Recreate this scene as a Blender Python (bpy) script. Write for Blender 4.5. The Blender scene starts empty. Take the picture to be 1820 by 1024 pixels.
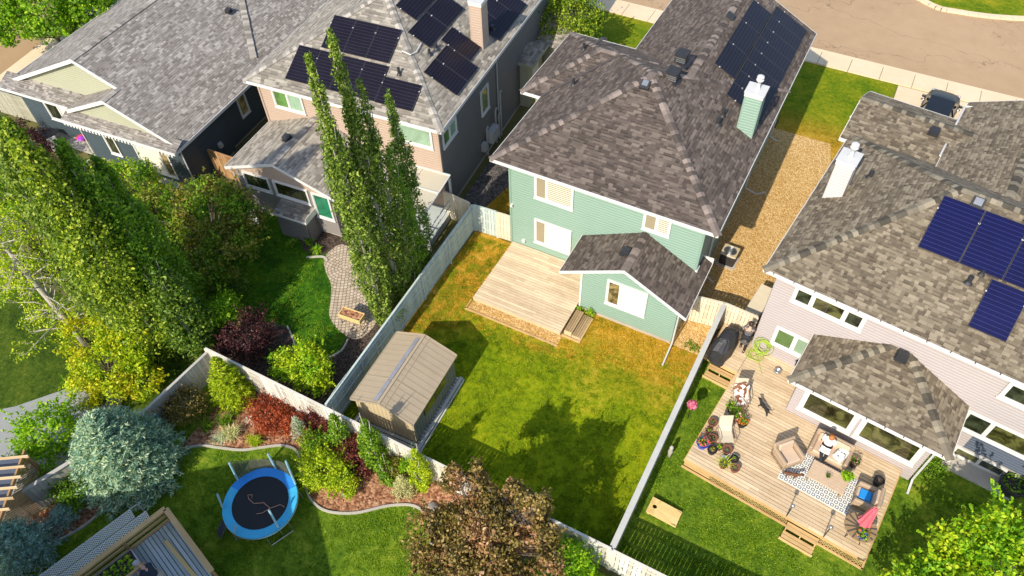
import bpy, math, random
import numpy as np
from mathutils import Vector, Matrix
R = math.radians
random.seed(7); RS = np.random.RandomState(11)
SC = bpy.context.scene
COL = SC.collection

# ------------------------------------------------------------ camera, sky, sun
cam = bpy.data.cameras.new('camera'); camo = bpy.data.objects.new('camera', cam); COL.objects.link(camo)
SC.camera = camo
yaw, pit, rol = R(-29.5025), R(50.2862), R(-2.0318)
dv = Vector((math.sin(yaw)*math.cos(pit), math.cos(yaw)*math.cos(pit), -math.sin(pit)))
rv = Vector((math.cos(yaw), -math.sin(yaw), 0)); uv_ = rv.cross(dv)
r2 = rv*math.cos(rol) + uv_*math.sin(rol); u2 = -rv*math.sin(rol) + uv_*math.cos(rol)
M = Matrix((r2, u2, -dv)).transposed().to_4x4(); M.translation = Vector((12.7358, -22.6964, 28.0))
camo.matrix_world = M
cam.sensor_width = 36; cam.lens = 1334.26/1820*36; cam.clip_end = 900; cam.clip_start = .5
AZ, EL = R(-175), R(38.7)
S = Vector((math.sin(AZ)*math.cos(EL), math.cos(AZ)*math.cos(EL), math.sin(EL)))
w = bpy.data.worlds.new('World'); SC.world = w; w.use_nodes = True
nt = w.node_tree; sky = nt.nodes.new('ShaderNodeTexSky'); sky.sky_type = 'NISHITA'; sky.sun_disc = False
sky.sun_elevation = EL; sky.sun_rotation = AZ % (2*math.pi)
nt.links.new(sky.outputs[0], nt.nodes['Background'].inputs[0]); nt.nodes['Background'].inputs[1].default_value = .15
sl = bpy.data.lights.new('sun', 'SUN'); sl.energy = 3.75; sl.angle = R(.5); sl.color = (1, .92, .78)
so = bpy.data.objects.new('sun', sl); COL.objects.link(so); so.rotation_euler = S.to_track_quat('Z', 'Y').to_euler()
SC.view_settings.view_transform = 'Standard'; SC.view_settings.look = 'None'
SC.view_settings.exposure = 0.54; SC.view_settings.gamma = 1

# ------------------------------------------------------------ materials
MAT = {}
def nm(name):
    m = bpy.data.materials.new(name); m.use_nodes = True; MAT[name] = m
    return m, m.node_tree.nodes, m.node_tree.links, m.node_tree.nodes['Principled BSDF']
def ramp(N, L, fac, cols, interp='LINEAR'):
    r = N.new('ShaderNodeValToRGB'); e = r.color_ramp; e.interpolation = interp
    while len(e.elements) < len(cols): e.elements.new(.5)
    for i, (p, c) in enumerate(cols): e.elements[i].position = p; e.elements[i].color = (*c, 1)
    L.new(fac, r.inputs[0]); return r.outputs[0]
def math_(N, L, op, a, b=None, c=None):
    n = N.new('ShaderNodeMath'); n.operation = op
    for i, x in enumerate((a, b, c)):
        if x is None: continue
        if isinstance(x, (int, float)): n.inputs[i].default_value = x
        else: L.new(x, n.inputs[i])
    return n.outputs[0]
def noise_(N, L, vec, scale, det=4, rough=.6, dist=0):
    n = N.new('ShaderNodeTexNoise'); n.inputs['Scale'].default_value = scale; n.inputs['Detail'].default_value = det
    n.inputs['Roughness'].default_value = rough; n.inputs['Distortion'].default_value = dist
    if vec is not None: L.new(vec, n.inputs['Vector'])
    return n.outputs['Fac']
def mix(N, L, f, a, b, mode='MIX'):
    n = N.new('ShaderNodeMix'); n.data_type = 'RGBA'; n.blend_type = mode
    for s, x in ((0, f), (6, a), (7, b)):
        if isinstance(x, (int, float)): n.inputs[s].default_value = x
        elif isinstance(x, tuple): n.inputs[s].default_value = (*x, 1)
        else: L.new(x, n.inputs[s])
    return n.outputs[2]
def bump(N, L, B, h, st=.5, d=.02):
    b = N.new('ShaderNodeBump'); b.inputs['Strength'].default_value = st; b.inputs['Distance'].default_value = d
    L.new(h, b.inputs['Height']); L.new(b.outputs[0], B.inputs['Normal'])
def paint(name, col, rough=.6, var=.12, scale=1.5, bmp=0, fine=30, metal=0, island=0, coat=0):
    m, N, L, B = nm(name); tc = N.new('ShaderNodeTexCoord').outputs['Object']
    a = tuple(c*(1-var) for c in col); b = tuple(min(1, c*(1+var)) for c in col)
    n1 = noise_(N, L, tc, scale, 5, .65); n2 = noise_(N, L, tc, fine, 3)
    f = math_(N, L, 'ADD', math_(N, L, 'MULTIPLY', n1, .65), math_(N, L, 'MULTIPLY', n2, .35))
    if island:
        g = N.new('ShaderNodeNewGeometry').outputs['Random Per Island']
        f = math_(N, L, 'ADD', math_(N, L, 'MULTIPLY', f, 1-island), math_(N, L, 'MULTIPLY', g, island))
    L.new(ramp(N, L, f, [(.2, a), (.8, b)] if island > .6 else [(.3, a), (.7, b)]), B.inputs['Base Color'])
    B.inputs['Roughness'].default_value = rough; B.inputs['Metallic'].default_value = metal
    B.inputs['Coat Weight'].default_value = coat
    if bmp: bump(N, L, B, n2, bmp, .01)
    return m
def shingle(name, cols, w=.30, h=.145, dash=.8):
    m, N, L, B = nm(name); uv = N.new('ShaderNodeUVMap'); sp = N.new('ShaderNodeSeparateXYZ'); L.new(uv.outputs[0], sp.inputs[0])
    v = math_(N, L, 'DIVIDE', sp.outputs[1], h); row = math_(N, L, 'FLOOR', v); fr = math_(N, L, 'FRACT', v)
    wr = N.new('ShaderNodeTexWhiteNoise'); wr.noise_dimensions = '1D'; L.new(row, wr.inputs['W'])
    u = math_(N, L, 'ADD', math_(N, L, 'DIVIDE', sp.outputs[0], w), math_(N, L, 'MULTIPLY', wr.outputs[0], 7.3))
    # irregular tab widths
    wob = math_(N, L, 'MULTIPLY', math_(N, L, 'SINE', math_(N, L, 'MULTIPLY', math_(N, L, 'ADD', u, row), 2.1)), .28)
    u = math_(N, L, 'ADD', u, wob)
    cu = math_(N, L, 'FLOOR', u)
    cx = N.new('ShaderNodeCombineXYZ'); L.new(cu, cx.inputs[0]); L.new(row, cx.inputs[1])
    wn = N.new('ShaderNodeTexWhiteNoise'); wn.noise_dimensions = '2D'; L.new(cx.outputs[0], wn.inputs['Vector'])
    c2 = N.new('ShaderNodeVectorMath'); c2.operation = 'SCALE'; L.new(cx.outputs[0], c2.inputs[0]); c2.inputs['Scale'].default_value = .37
    n1 = noise_(N, L, c2.outputs[0], 1.1, 2); n2 = noise_(N, L, uv.outputs[0], 45, 2); n3 = noise_(N, L, uv.outputs[0], .35, 3)
    n1 = noise_(N, L, uv.outputs[0], .9, 3)
    f = math_(N, L, 'ADD', math_(N, L, 'MULTIPLY', wn.outputs[0], .56), math_(N, L, 'MULTIPLY', n1, .12))
    f = math_(N, L, 'ADD', f, math_(N, L, 'MULTIPLY', n2, .28)); f = math_(N, L, 'ADD', f, math_(N, L, 'MULTIPLY', math_(N, L, 'SUBTRACT', n3, .5), .3))
    k = len(cols); c = ramp(N, L, f, [(.22+.56*i/(k-1), cols[i]) for i in range(k)])
    fu = math_(N, L, 'FRACT', u); w2 = N.new('ShaderNodeTexWhiteNoise'); w2.noise_dimensions = '2D'; ofs = N.new('ShaderNodeVectorMath'); ofs.operation = 'ADD'; L.new(cx.outputs[0], ofs.inputs[0]); ofs.inputs[1].default_value = (13.7, 5.1, 0); L.new(ofs.outputs[0], w2.inputs['Vector'])
    slot = math_(N, L, 'MULTIPLY', math_(N, L, 'LESS_THAN', fr, .34), math_(N, L, 'GREATER_THAN', w2.outputs[0], .52)); slot = math_(N, L, 'MULTIPLY', slot, math_(N, L, 'GREATER_THAN', fu, .12))
    c = mix(N, L, math_(N, L, 'MULTIPLY', slot, dash), c, (.45, .42, .40), 'MULTIPLY')
    L.new(c, B.inputs['Base Color']); B.inputs['Roughness'].default_value = .9
    ht = math_(N, L, 'ADD', math_(N, L, 'MULTIPLY', math_(N, L, 'SUBTRACT', 1, fr), 1.0), math_(N, L, 'MULTIPLY', math_(N, L, 'ROUND', wn.outputs[0]), .8))
    ht = math_(N, L, 'ADD', ht, math_(N, L, 'MULTIPLY', n2, .25))
    bump(N, L, B, ht, 1.0, .03); return m
def wood(name, c1, c2, axis='X', rough=.75, knots=True, island=.5):
    m, N, L, B = nm(name); tc = N.new('ShaderNodeTexCoord').outputs['Object']
    mp = N.new('ShaderNodeMapping'); L.new(tc, mp.inputs[0])
    mp.inputs['Scale'].default_value = {'X': (.8, 14, 14), 'Y': (14, .8, 14), 'Z': (14, 14, .8)}[axis]
    g = N.new('ShaderNodeNewGeometry').outputs['Random Per Island']
    off = N.new('ShaderNodeCombineXYZ'); 
    for i in range(3): L.new(math_(N, L, 'MULTIPLY', g, 37.), off.inputs[i])
    L.new(off.outputs[0], mp.inputs['Location'])
    n1 = noise_(N, L, mp.outputs[0], 1, 6, .7, .4); n2 = noise_(N, L, tc, 1.1, 3)
    f = math_(N, L, 'ADD', math_(N, L, 'MULTIPLY', n1, 1-island), math_(N, L, 'MULTIPLY', g, island*.8))
    f = math_(N, L, 'ADD', f, math_(N, L, 'MULTIPLY', math_(N, L, 'SUBTRACT', n2, .5), .5))
    cols = [(.2, c1), (.75, c2)]
    if knots: cols = [(.05, tuple(x*.45 for x in c1)), (.25, c1), (.75, c2)]
    L.new(ramp(N, L, f, cols), B.inputs['Base Color']); B.inputs['Roughness'].default_value = rough
    bump(N, L, B, n1, .35, .006); return m
def leaf(name, cols, tr=.35, rough=.5, spread=.75):
    m, N, L, B = nm(name); g = N.new('ShaderNodeNewGeometry').outputs['Random Per Island']
    tc = N.new('ShaderNodeTexCoord').outputs['Object']
    n1 = noise_(N, L, tc, 1.3, 3)
    f = math_(N, L, 'ADD', math_(N, L, 'MULTIPLY', g, spread), math_(N, L, 'MULTIPLY', math_(N, L, 'SUBTRACT', n1, .35), 1-spread+.35))
    k = len(cols); c = ramp(N, L, f, [(.05+.9*i/(k-1), cols[i]) for i in range(k)])
    L.new(c, B.inputs['Base Color']); B.inputs['Roughness'].default_value = rough; B.inputs['Specular IOR Level'].default_value = .3
    t = N.new('ShaderNodeBsdfTranslucent'); L.new(mix(N, L, 1., c, (1.25, 1.35, .5), 'MULTIPLY'), t.inputs[0])
    ms = N.new('ShaderNodeMixShader'); ms.inputs[0].default_value = tr
    L.new(B.outputs[0], ms.inputs[1]); L.new(t.outputs[0], ms.inputs[2]); L.new(ms.outputs[0], N['Material Output'].inputs[0]); return m
def ground_mat(name, cols, s1=.35, s2=3, s3=40, bmp=.6, w3=.3, vor=0, rough=.95, mulch=None):
    m, N, L, B = nm(name); tc = N.new('ShaderNodeTexCoord').outputs['Object']
    n1 = noise_(N, L, tc, s1, 4, .6, .3); n2 = noise_(N, L, tc, s2, 5, .7); n3 = noise_(N, L, tc, s3, 3, .8)
    f = math_(N, L, 'ADD', math_(N, L, 'MULTIPLY', n1, .5), math_(N, L, 'MULTIPLY', n2, .5-w3/2)); f = math_(N, L, 'ADD', f, math_(N, L, 'MULTIPLY', n3, w3))
    h = n3
    if vor:
        v = N.new('ShaderNodeTexVoronoi'); v.inputs['Scale'].default_value = vor; L.new(tc, v.inputs['Vector'])
        sp = N.new('ShaderNodeSeparateColor'); L.new(v.outputs['Color'], sp.inputs[0])
        f = math_(N, L, 'ADD', math_(N, L, 'MULTIPLY', f, .45), math_(N, L, 'MULTIPLY', sp.outputs[0], .55))
        h = math_(N, L, 'SUBTRACT', 1, v.outputs['Distance'])
    k = len(cols); lo, hi = (.3, .66) if not vor else (.2, .8)
    c = ramp(N, L, f, [(lo+(hi-lo)*i/(k-1), cols[i]) for i in range(k)])
    if name == 'asphalt':
        dn = N.new('ShaderNodeVectorMath'); dn.operation = 'ADD'; L.new(tc, dn.inputs[0]); nn = N.new('ShaderNodeTexNoise'); nn.inputs['Scale'].default_value = .7; L.new(tc, nn.inputs['Vector']); sc_ = N.new('ShaderNodeVectorMath'); sc_.operation = 'SCALE'; sc_.inputs['Scale'].default_value = 2.2; L.new(nn.outputs['Color'], sc_.inputs[0]); L.new(sc_.outputs[0], dn.inputs[1])
        mpp = N.new('ShaderNodeMapping'); mpp.inputs['Scale'].default_value = (.09, .3, 1); L.new(dn.outputs[0], mpp.inputs[0]); vv = N.new('ShaderNodeTexVoronoi'); vv.feature = 'DISTANCE_TO_EDGE'; vv.inputs['Scale'].default_value = 1; L.new(mpp.outputs[0], vv.inputs['Vector'])
        mr = N.new('ShaderNodeMapRange'); L.new(vv.outputs['Distance'], mr.inputs[0]); mr.inputs[1].default_value = .002; mr.inputs[2].default_value = .009; mr.inputs[3].default_value = .55; mr.inputs[4].default_value = 0; c = mix(N, L, mr.outputs[0], c, (.13, .09, .06))
    L.new(c, B.inputs['Base Color']); B.inputs['Roughness'].default_value = rough; B.inputs['Specular IOR Level'].default_value = .2
    bump(N, L, B, h, bmp, .03); return m
def glass(name, col, rough=.04, sc=1.2, var=(.3, 1.8)):
    m, N, L, B = nm(name); tc = N.new('ShaderNodeTexCoord').outputs['Object']
    n1 = noise_(N, L, tc, sc, 3, .6, 1.2)
    L.new(ramp(N, L, n1, [(.35, tuple(c*var[0] for c in col)), (.5, col), (.62, tuple(min(1, c*var[1]) for c in col))]), B.inputs['Base Color'])
    B.inputs['Roughness'].default_value = rough; B.inputs['Specular IOR Level'].default_value = .9; return m

# roofs
shingle('shingle_brown', [(.065, .048, .039), (.09, .068, .055), (.112, .086, .07), (.138, .107, .087), (.195, .155, .126)], w=.24, h=.145)
shingle('shingle_gray', [(.19, .165, .135), (.27, .24, .195), (.34, .30, .245), (.44, .395, .325)], w=.3, h=.155, dash=.55)
shingle('shingle_slate', [(.19, .165, .142), (.25, .222, .195), (.30, .27, .238), (.44, .40, .355)], w=.24, h=.13, dash=.7)
shingle('shingle_olive', [(.105, .08, .053), (.15, .118, .078), (.187, .149, .10), (.232, .187, .128), (.30, .247, .172)], w=.17, h=.14, dash=.6)
paint('cap_brown', (.17, .135, .115), .9, .6, 3, .3, island=.85)
paint('cap_gray', (.32, .29, .25), .9, .4, 3, .3, island=.8)
paint('cap_olive', (.17, .145, .105), .9, .65, 3, .3, island=.85)
paint('siding_green', (.225, .335, .262), .55, .05, .8)
paint('siding_teal_shade', (.17, .40, .27), .55, .05, .8)
paint('siding_beige', (.42, .31, .235), .6, .06, .8)
paint('siding_charcoal', (.165, .152, .148), .6, .1, .8)
paint('siding_pale', (.40, .35, .34), .6, .04, .8)
paint('siding_blue', (.042, .062, .074), .6, .12, .8)
paint('siding_sage', (.36, .36, .25), .6, .06, .8)
paint('siding_bluegray', (.085, .105, .15), .6, .08, .8)
paint('white_trim', (.68, .66, .625), .45, .03, 2)
paint('porch_panel', (.52,.47,.36), .35, .05, .5); paint('gray_siding', (.24,.215,.20), .6, .08, .8); paint('white_siding', (.50,.48,.455), .55, .04, .8)
paint('white_metal', (.60, .59, .57), .35, .05, 2)
paint('gray_trim', (.45, .45, .43), .5, .08, 2)
paint('concrete', (.46, .42, .36), .85, .14, 1.2, .4)
paint('foundation', (.42, .37, .30), .9, .18, 2, .4)
paint('black_metal', (.02, .02, .022), .4, .3, 4)
paint('black_plastic', (.03, .03, .033), .55, .3, 4)
paint('dark_flashing', (.07, .06, .06), .5, .2, 4)
paint('steel', (.5, .5, .5), .35, .15, 6, metal=.8)
paint('solar_black', (.010, .008, .013), .3, .4, 1.0)
paint('solar_blue', (.004, .005, .045), .35, .3, 1.0)
MAT['solar_blue'].node_tree.nodes['Principled BSDF'].inputs['Specular IOR Level'].default_value = .25; MAT['solar_black'].node_tree.nodes['Principled BSDF'].inputs['Specular IOR Level'].default_value = .22
paint('solar_frame', (.035, .035, .045), .4, .1)
paint('solar_line', (.035, .03, .07), .4, .1)
paint('solar_line_blue', (.02, .03, .17), .4, .1)
glass('glass_dark', (.03, .035, .02)); glass('glass_green', (.10, .20, .055), sc=.8, var=(.7, 1.4)); glass('glass_pale', (.27, .40, .27), sc=.6, var=(.8, 1.2))
glass('glass_teal', (.02, .14, .07), sc=.9, var=(.5, 1.5)); glass('glass_amber', (.045, .045, .014), sc=1.3, var=(.2, 2.6)); glass('glass_tan', (.20, .15, .065), .2, sc=2)
paint('blind_white', (.72, .69, .66), .5, .02); paint('blind_cream', (.76, .71, .58), .6, .05); paint('blind_dark', (.30, .25, .16), .6, .1); paint('blind_shade', (.33,.27,.17), .6, .05)
# woods
wood('deck_new', (.50, .36, .22), (.80, .66, .45), 'X', island=.3); wood('deck_side', (.52, .36, .19), (.78, .6, .36), 'X')
wood('deck_tan', (.48, .34, .20), (.78, .62, .41), 'X', island=.3); wood('lumber', (.42, .25, .10), (.70, .48, .22), 'X'); wood('lumber_y', (.42, .25, .10), (.70, .48, .22), 'Y')
wood('deck_gray', (.36, .41, .41), (.60, .65, .63), 'X', knots=False); wood('weathered', (.34, .32, .29), (.56, .53, .49), 'Z', knots=False)
wood('fence_green', (.40, .48, .44), (.60, .66, .60), 'Z', knots=False, island=.6); wood('fence_white', (.46, .42, .35), (.86, .81, .71), 'Z', knots=False, island=.7)
wood('fence_cream', (.62, .52, .36), (.80, .70, .52), 'Z', knots=False, island=.6); wood('fence_beige', (.30, .28, .20), (.44, .42, .32), 'Z', knots=False)
wood('rail_top', (.40, .40, .37), (.60, .58, .52), 'Y', knots=False); wood('step_wood', (.22, .14, .07), (.42, .29, .15), 'Y')
wood('cedar', (.30, .16, .07), (.50, .30, .14), 'X'); wood('board_yellow', (.62, .42, .15), (.80, .60, .26), 'X', knots=False)
paint('bark', (.16, .13, .095), .9, .3, 6, .6); paint('bark_pale', (.45, .40, .33), .9, .3, 6, .6)
# ground
def lawn_mat(name, cols, dry=None, dryramp=None):
    m, N, L, B = nm(name); tc = N.new('ShaderNodeTexCoord').outputs['Object']
    n1 = noise_(N, L, tc, .55, 5, .65, .6); n2 = noise_(N, L, tc, 4.5, 5, .75); n3 = noise_(N, L, tc, 15, 5, .9)
    f = math_(N, L, 'ADD', math_(N, L, 'MULTIPLY', n1, .34), math_(N, L, 'MULTIPLY', n2, .33)); f = math_(N, L, 'ADD', f, math_(N, L, 'MULTIPLY', n3, .33))
    k = len(cols); c = ramp(N, L, f, [(.40+.20*i/(k-1), cols[i]) for i in range(k)])
    if dry:
        sp = N.new('ShaderNodeSeparateXYZ'); L.new(tc, sp.inputs[0])
        k = len(dry); cd = ramp(N, L, f, [(.41+.18*i/(k-1), dry[i]) for i in range(k)])
        ax, lo, hi, amp = dryramp
        g = math_(N, L, 'ADD', sp.outputs[ax], math_(N, L, 'MULTIPLY', math_(N, L, 'SUBTRACT', n1, .5), amp)); g = math_(N, L, 'ADD', g, math_(N, L, 'MULTIPLY', math_(N, L, 'SUBTRACT', n2, .5), amp*.5))
        if name == 'lawn_main': g = math_(N, L, 'ADD', g, math_(N, L, 'MULTIPLY', math_(N, L, 'MAXIMUM', math_(N, L, 'SUBTRACT', .6, sp.outputs[0]), 0), 1.6))
        mr = N.new('ShaderNodeMapRange'); L.new(g, mr.inputs[0]); mr.inputs[1].default_value = lo; mr.inputs[2].default_value = hi
        c = mix(N, L, mr.outputs[0], c, cd)
    L.new(c, B.inputs['Base Color']); B.inputs['Roughness'].default_value = .95; B.inputs['Specular IOR Level'].default_value = .1
    bump(N, L, B, math_(N, L, 'ADD', n3, n2), .9, .05); return m
DRYC = [(.17, .13, .008), (.36, .22, .015), (.52, .29, .03), (.66, .42, .09)]
lawn_mat('lawn_main', [(.06, .11, .002), (.15, .22, .004), (.26, .32, .006), (.40, .38, .01)], DRYC, (1, -6.4, -2.0, 5.5))
lawn_mat('lawn_rich', [(.035, .08, .006), (.09, .17, .010), (.18, .27, .018), (.36, .36, .04)])
lawn_mat('lawn_front', [(.05, .12, .003), (.12, .19, .005), (.22, .25, .008), (.4, .32, .02)], DRYC, (1, 17.5, 15.0, 2.))
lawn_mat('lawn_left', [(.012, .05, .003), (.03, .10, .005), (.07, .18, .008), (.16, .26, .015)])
lawn_mat('lawn_far_shade', [(.02, .045, .005), (.045, .085, .008), (.085, .13, .012), (.16, .18, .03)])  # duller grass colour, shade of the trees to the south painted in
ground_mat('earth', [(.05, .06, .015), (.10, .10, .03), (.16, .14, .05)])
ground_mat('asphalt', [(.31, .205, .115), (.385, .26, .15), (.46, .315, .19)], .08, .8, 60, .25, .35)
ground_mat('asphalt_west', [(.32, .2, .11), (.37, .24, .13), (.42, .28, .155)], .08, .8, 60, .25, .35)
ground_mat('walk', [(.62, .48, .30), (.70, .55, .36), (.76, .61, .42)], .3, 2, 60, .25, .3)
ground_mat('patio_gray', [(.22, .23, .23), (.28, .29, .29), (.33, .33, .32)], .3, 2, 60, .25, .3)
ground_mat('gravel_tan', [(.34, .18, .045), (.52, .31, .10), (.64, .40, .15), (.78, .56, .28)], .3, 2, 60, 1., .3, vor=19)
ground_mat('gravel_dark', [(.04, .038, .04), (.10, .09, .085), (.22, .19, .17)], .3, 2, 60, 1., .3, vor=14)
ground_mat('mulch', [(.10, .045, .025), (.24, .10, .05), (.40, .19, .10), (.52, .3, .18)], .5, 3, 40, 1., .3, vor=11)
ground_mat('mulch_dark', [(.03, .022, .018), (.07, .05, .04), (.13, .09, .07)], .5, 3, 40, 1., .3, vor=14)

# ------------------------------------------------------------ mesh helpers
Z3 = Vector((0, 0, 1))
def autouv(p):
    p = [Vector(q) for q in p]; n = (p[1]-p[0]).cross(p[-1]-p[0])
    if n.length < 1e-9: n = Vector((0, 0, 1))
    n.normalize()
    if abs(n.z) > .995: return [(q.x, q.y) for q in p]
    u = Z3.cross(n).normalized(); v = n.cross(u)
    return [(q.dot(u), q.dot(v)) for q in p]
class MB:
    def __init__(s): s.v = []; s.f = []; s.m = []; s.uv = []; s.T = Matrix.Identity(4)
    def face(s, pts, mi=0):
        i = len(s.v); pts = [s.T @ Vector(p) for p in pts]; s.v += [tuple(p) for p in pts]; s.f.append(tuple(range(i, i+len(pts)))); s.m.append(mi); s.uv += autouv(pts)
    def shared(s, verts, faces, mi=0):
        i = len(s.v); verts = [tuple(s.T @ Vector(p)) for p in verts]; s.v += verts
        for f in faces:
            s.f.append(tuple(i+k for k in f)); s.m.append(mi); s.uv += autouv([verts[k] for k in f])
    def box(s, x0, y0, z0, x1, y1, z1, mi=0):
        v = [(x, y, z) for z in (z0, z1) for y in (y0, y1) for x in (x0, x1)]
        s.shared(v, [(0, 2, 3, 1), (4, 5, 7, 6), (0, 1, 5, 4), (2, 6, 7, 3), (0, 4, 6, 2), (1, 3, 7, 5)], mi)
    def cbox(s, c, sz, rz=0, mi=0, rx=0, ry=0):
        T = s.T.copy(); s.T = T @ Matrix.Translation(c) @ Matrix.Rotation(rz, 4, 'Z') @ Matrix.Rotation(ry, 4, 'Y') @ Matrix.Rotation(rx, 4, 'X')
        s.box(-sz[0]/2, -sz[1]/2, -sz[2]/2, sz[0]/2, sz[1]/2, sz[2]/2, mi); s.T = T
    def rbox(s, c, sz, r=.03, rz=0, mi=0, rx=0, ry=0):          # box with chamfered edges
        T = s.T.copy(); s.T = T @ Matrix.Translation(c) @ Matrix.Rotation(rz, 4, 'Z') @ Matrix.Rotation(ry, 4, 'Y') @ Matrix.Rotation(rx, 4, 'X')
        X, Y, Z = sz[0]/2, sz[1]/2, sz[2]/2; r = min(r, X*.9, Y*.9, Z*.9)
        bm = []
        for sx in (-1, 1):
            for sy in (-1, 1):
                for sz_ in (-1, 1):
                    bm += [(sx*X, sy*(Y-r), sz_*(Z-r)), (sx*(X-r), sy*Y, sz_*(Z-r)), (sx*(X-r), sy*(Y-r), sz_*Z)]
        def I(sx, sy, sz_, a): return ((sx > 0)*4+(sy > 0)*2+(sz_ > 0))*3+a
        F = []
        for q in (-1, 1):
            F.append([I(q, a, b, 0) for a, b in ((-1, -1), (1, -1), (1, 1), (-1, 1))][::q])
            F.append([I(a, q, b, 1) for a, b in ((-1, -1), (-1, 1), (1, 1), (1, -1))][::q])
            F.append([I(a, b, q, 2) for a, b in ((-1, -1), (1, -1), (1, 1), (-1, 1))][::q])
            for t in (-1, 1):
                F.append([I(q, t, -1, 0), I(q, t, 1, 0), I(q, t, 1, 1), I(q, t, -1, 1)][::-q*t])
                F.append([I(q, -1, t, 0), I(q, 1, t, 0), I(q, 1, t, 2), I(q, -1, t, 2)][::q*t])
                F.append([I(-1, q, t, 1), I(1, q, t, 1), I(1, q, t, 2), I(-1, q, t, 2)][::-q*t])
                for p in (-1, 1): F.append([I(q, t, p, 0), I(q, t, p, 1), I(q, t, p, 2)][::q*t*p])
        s.shared(bm, F, mi); s.T = T
    def tube(s, pts, r, n=8, mi=0, cap=True):
        pts = [Vector(p) for p in pts]; rs = r if isinstance(r, (list, tuple)) else [r]*len(pts)
        V = []; k = len(pts)
        for i, p in enumerate(pts):
            d = (pts[min(i+1, k-1)]-pts[max(i-1, 0)]).normalized()
            a = d.cross(Vector((0, 0, 1)) if abs(d.z) < .9 else Vector((1, 0, 0))).normalized(); b = d.cross(a)
            V += [p+(a*math.cos(2*math.pi*j/n)+b*math.sin(2*math.pi*j/n))*rs[i] for j in range(n)]
        F = [(i*n+j, i*n+(j+1) % n, (i+1)*n+(j+1) % n, (i+1)*n+j) for i in range(k-1) for j in range(n)]
        if cap: F += [tuple(range(n))[::-1], tuple(range((k-1)*n, k*n))]
        s.shared(V, F, mi)
    def lathe(s, c, prof, n=24, mi=0, sx=1, sy=1, ph=0):
        V = [(c[0]+r*sx*math.cos(2*math.pi*j/n+ph), c[1]+r*sy*math.sin(2*math.pi*j/n+ph), c[2]+z) for r, z in prof for j in range(n)]
        k = len(prof); F = [(i*n+j, i*n+(j+1) % n, (i+1)*n+(j+1) % n, (i+1)*n+j) for i in range(k-1) for j in range(n)]
        F += [tuple(range(n))[::-1], tuple(range((k-1)*n, k*n))]; s.shared(V, F, mi)
    def prism(s, poly, z0, z1, mi=0):
        n = len(poly); V = [(x, y, z0) for x, y in poly]+[(x, y, z1) for x, y in poly]
        s.shared(V, [tuple(range(n))[::-1], tuple(range(n, 2*n))]+[(i, (i+1) % n, n+(i+1) % n, n+i) for i in range(n)], mi)
    def build(s, name, mats, parent=None, loc=None, rz=0, smooth=False):
        if getattr(s, 'segs', None):
            g = s.segs+[(len(s.v), len(s.f))]; o = None; k = 0; fl = [0]
            for f in s.f: fl.append(fl[-1]+len(f))
            for (v0, f0), (v1, f1) in zip(g, g[1:]):
                b = MB(); b.v = s.v[v0:v1]; b.f = [tuple(i-v0 for i in f) for f in s.f[f0:f1]]; b.m = s.m[f0:f1]; b.uv = s.uv[fl[f0]:fl[f1]]; o = b.build(name, mats, parent, loc, rz, smooth)
            return o
        me = bpy.data.meshes.new(name); me.from_pydata(s.v, [], s.f)
        if not isinstance(mats, (list, tuple)): mats = [mats]
        for m in mats: me.materials.append(MAT[m])
        me.polygons.foreach_set('material_index', s.m)
        l = me.uv_layers.new(name='UVMap'); l.data.foreach_set('uv', np.array(s.uv, dtype=np.float32).ravel())
        if smooth: me.polygons.foreach_set('use_smooth', [True]*len(s.f))
        me.update(); o = bpy.data.objects.new(name, me); COL.objects.link(o)
        if parent: o.parent = parent
        if loc: o.location = loc
        o.rotation_euler.z = rz
        return o
def thing(name, label, cat, loc=(0, 0, 0), rz=0, group=None):
    o = bpy.data.objects.new(name, None); COL.objects.link(o); o.empty_display_size = .2
    o.location = loc; o.rotation_euler.z = rz; o['label'] = label; o['category'] = cat
    if group: o['group'] = group
    return o
def tag(o, label, cat, group=None):
    o['label'] = label; o['category'] = cat
    if group: o['group'] = group
    return o
def kind(o, k='structure'): o['kind'] = k; return o
def dup(root, loc, rz=0, label=None, sc=None):
    r = root.copy(); COL.objects.link(r); r.location = loc; r.rotation_euler.z = rz
    if label: r['label'] = label
    if sc: r.scale = sc
    for ch in list(root.children):
        c = ch.copy(); COL.objects.link(c); c.parent = r
        for g in ch.children:
            d = g.copy(); COL.objects.link(d); d.parent = c
    return r

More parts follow.
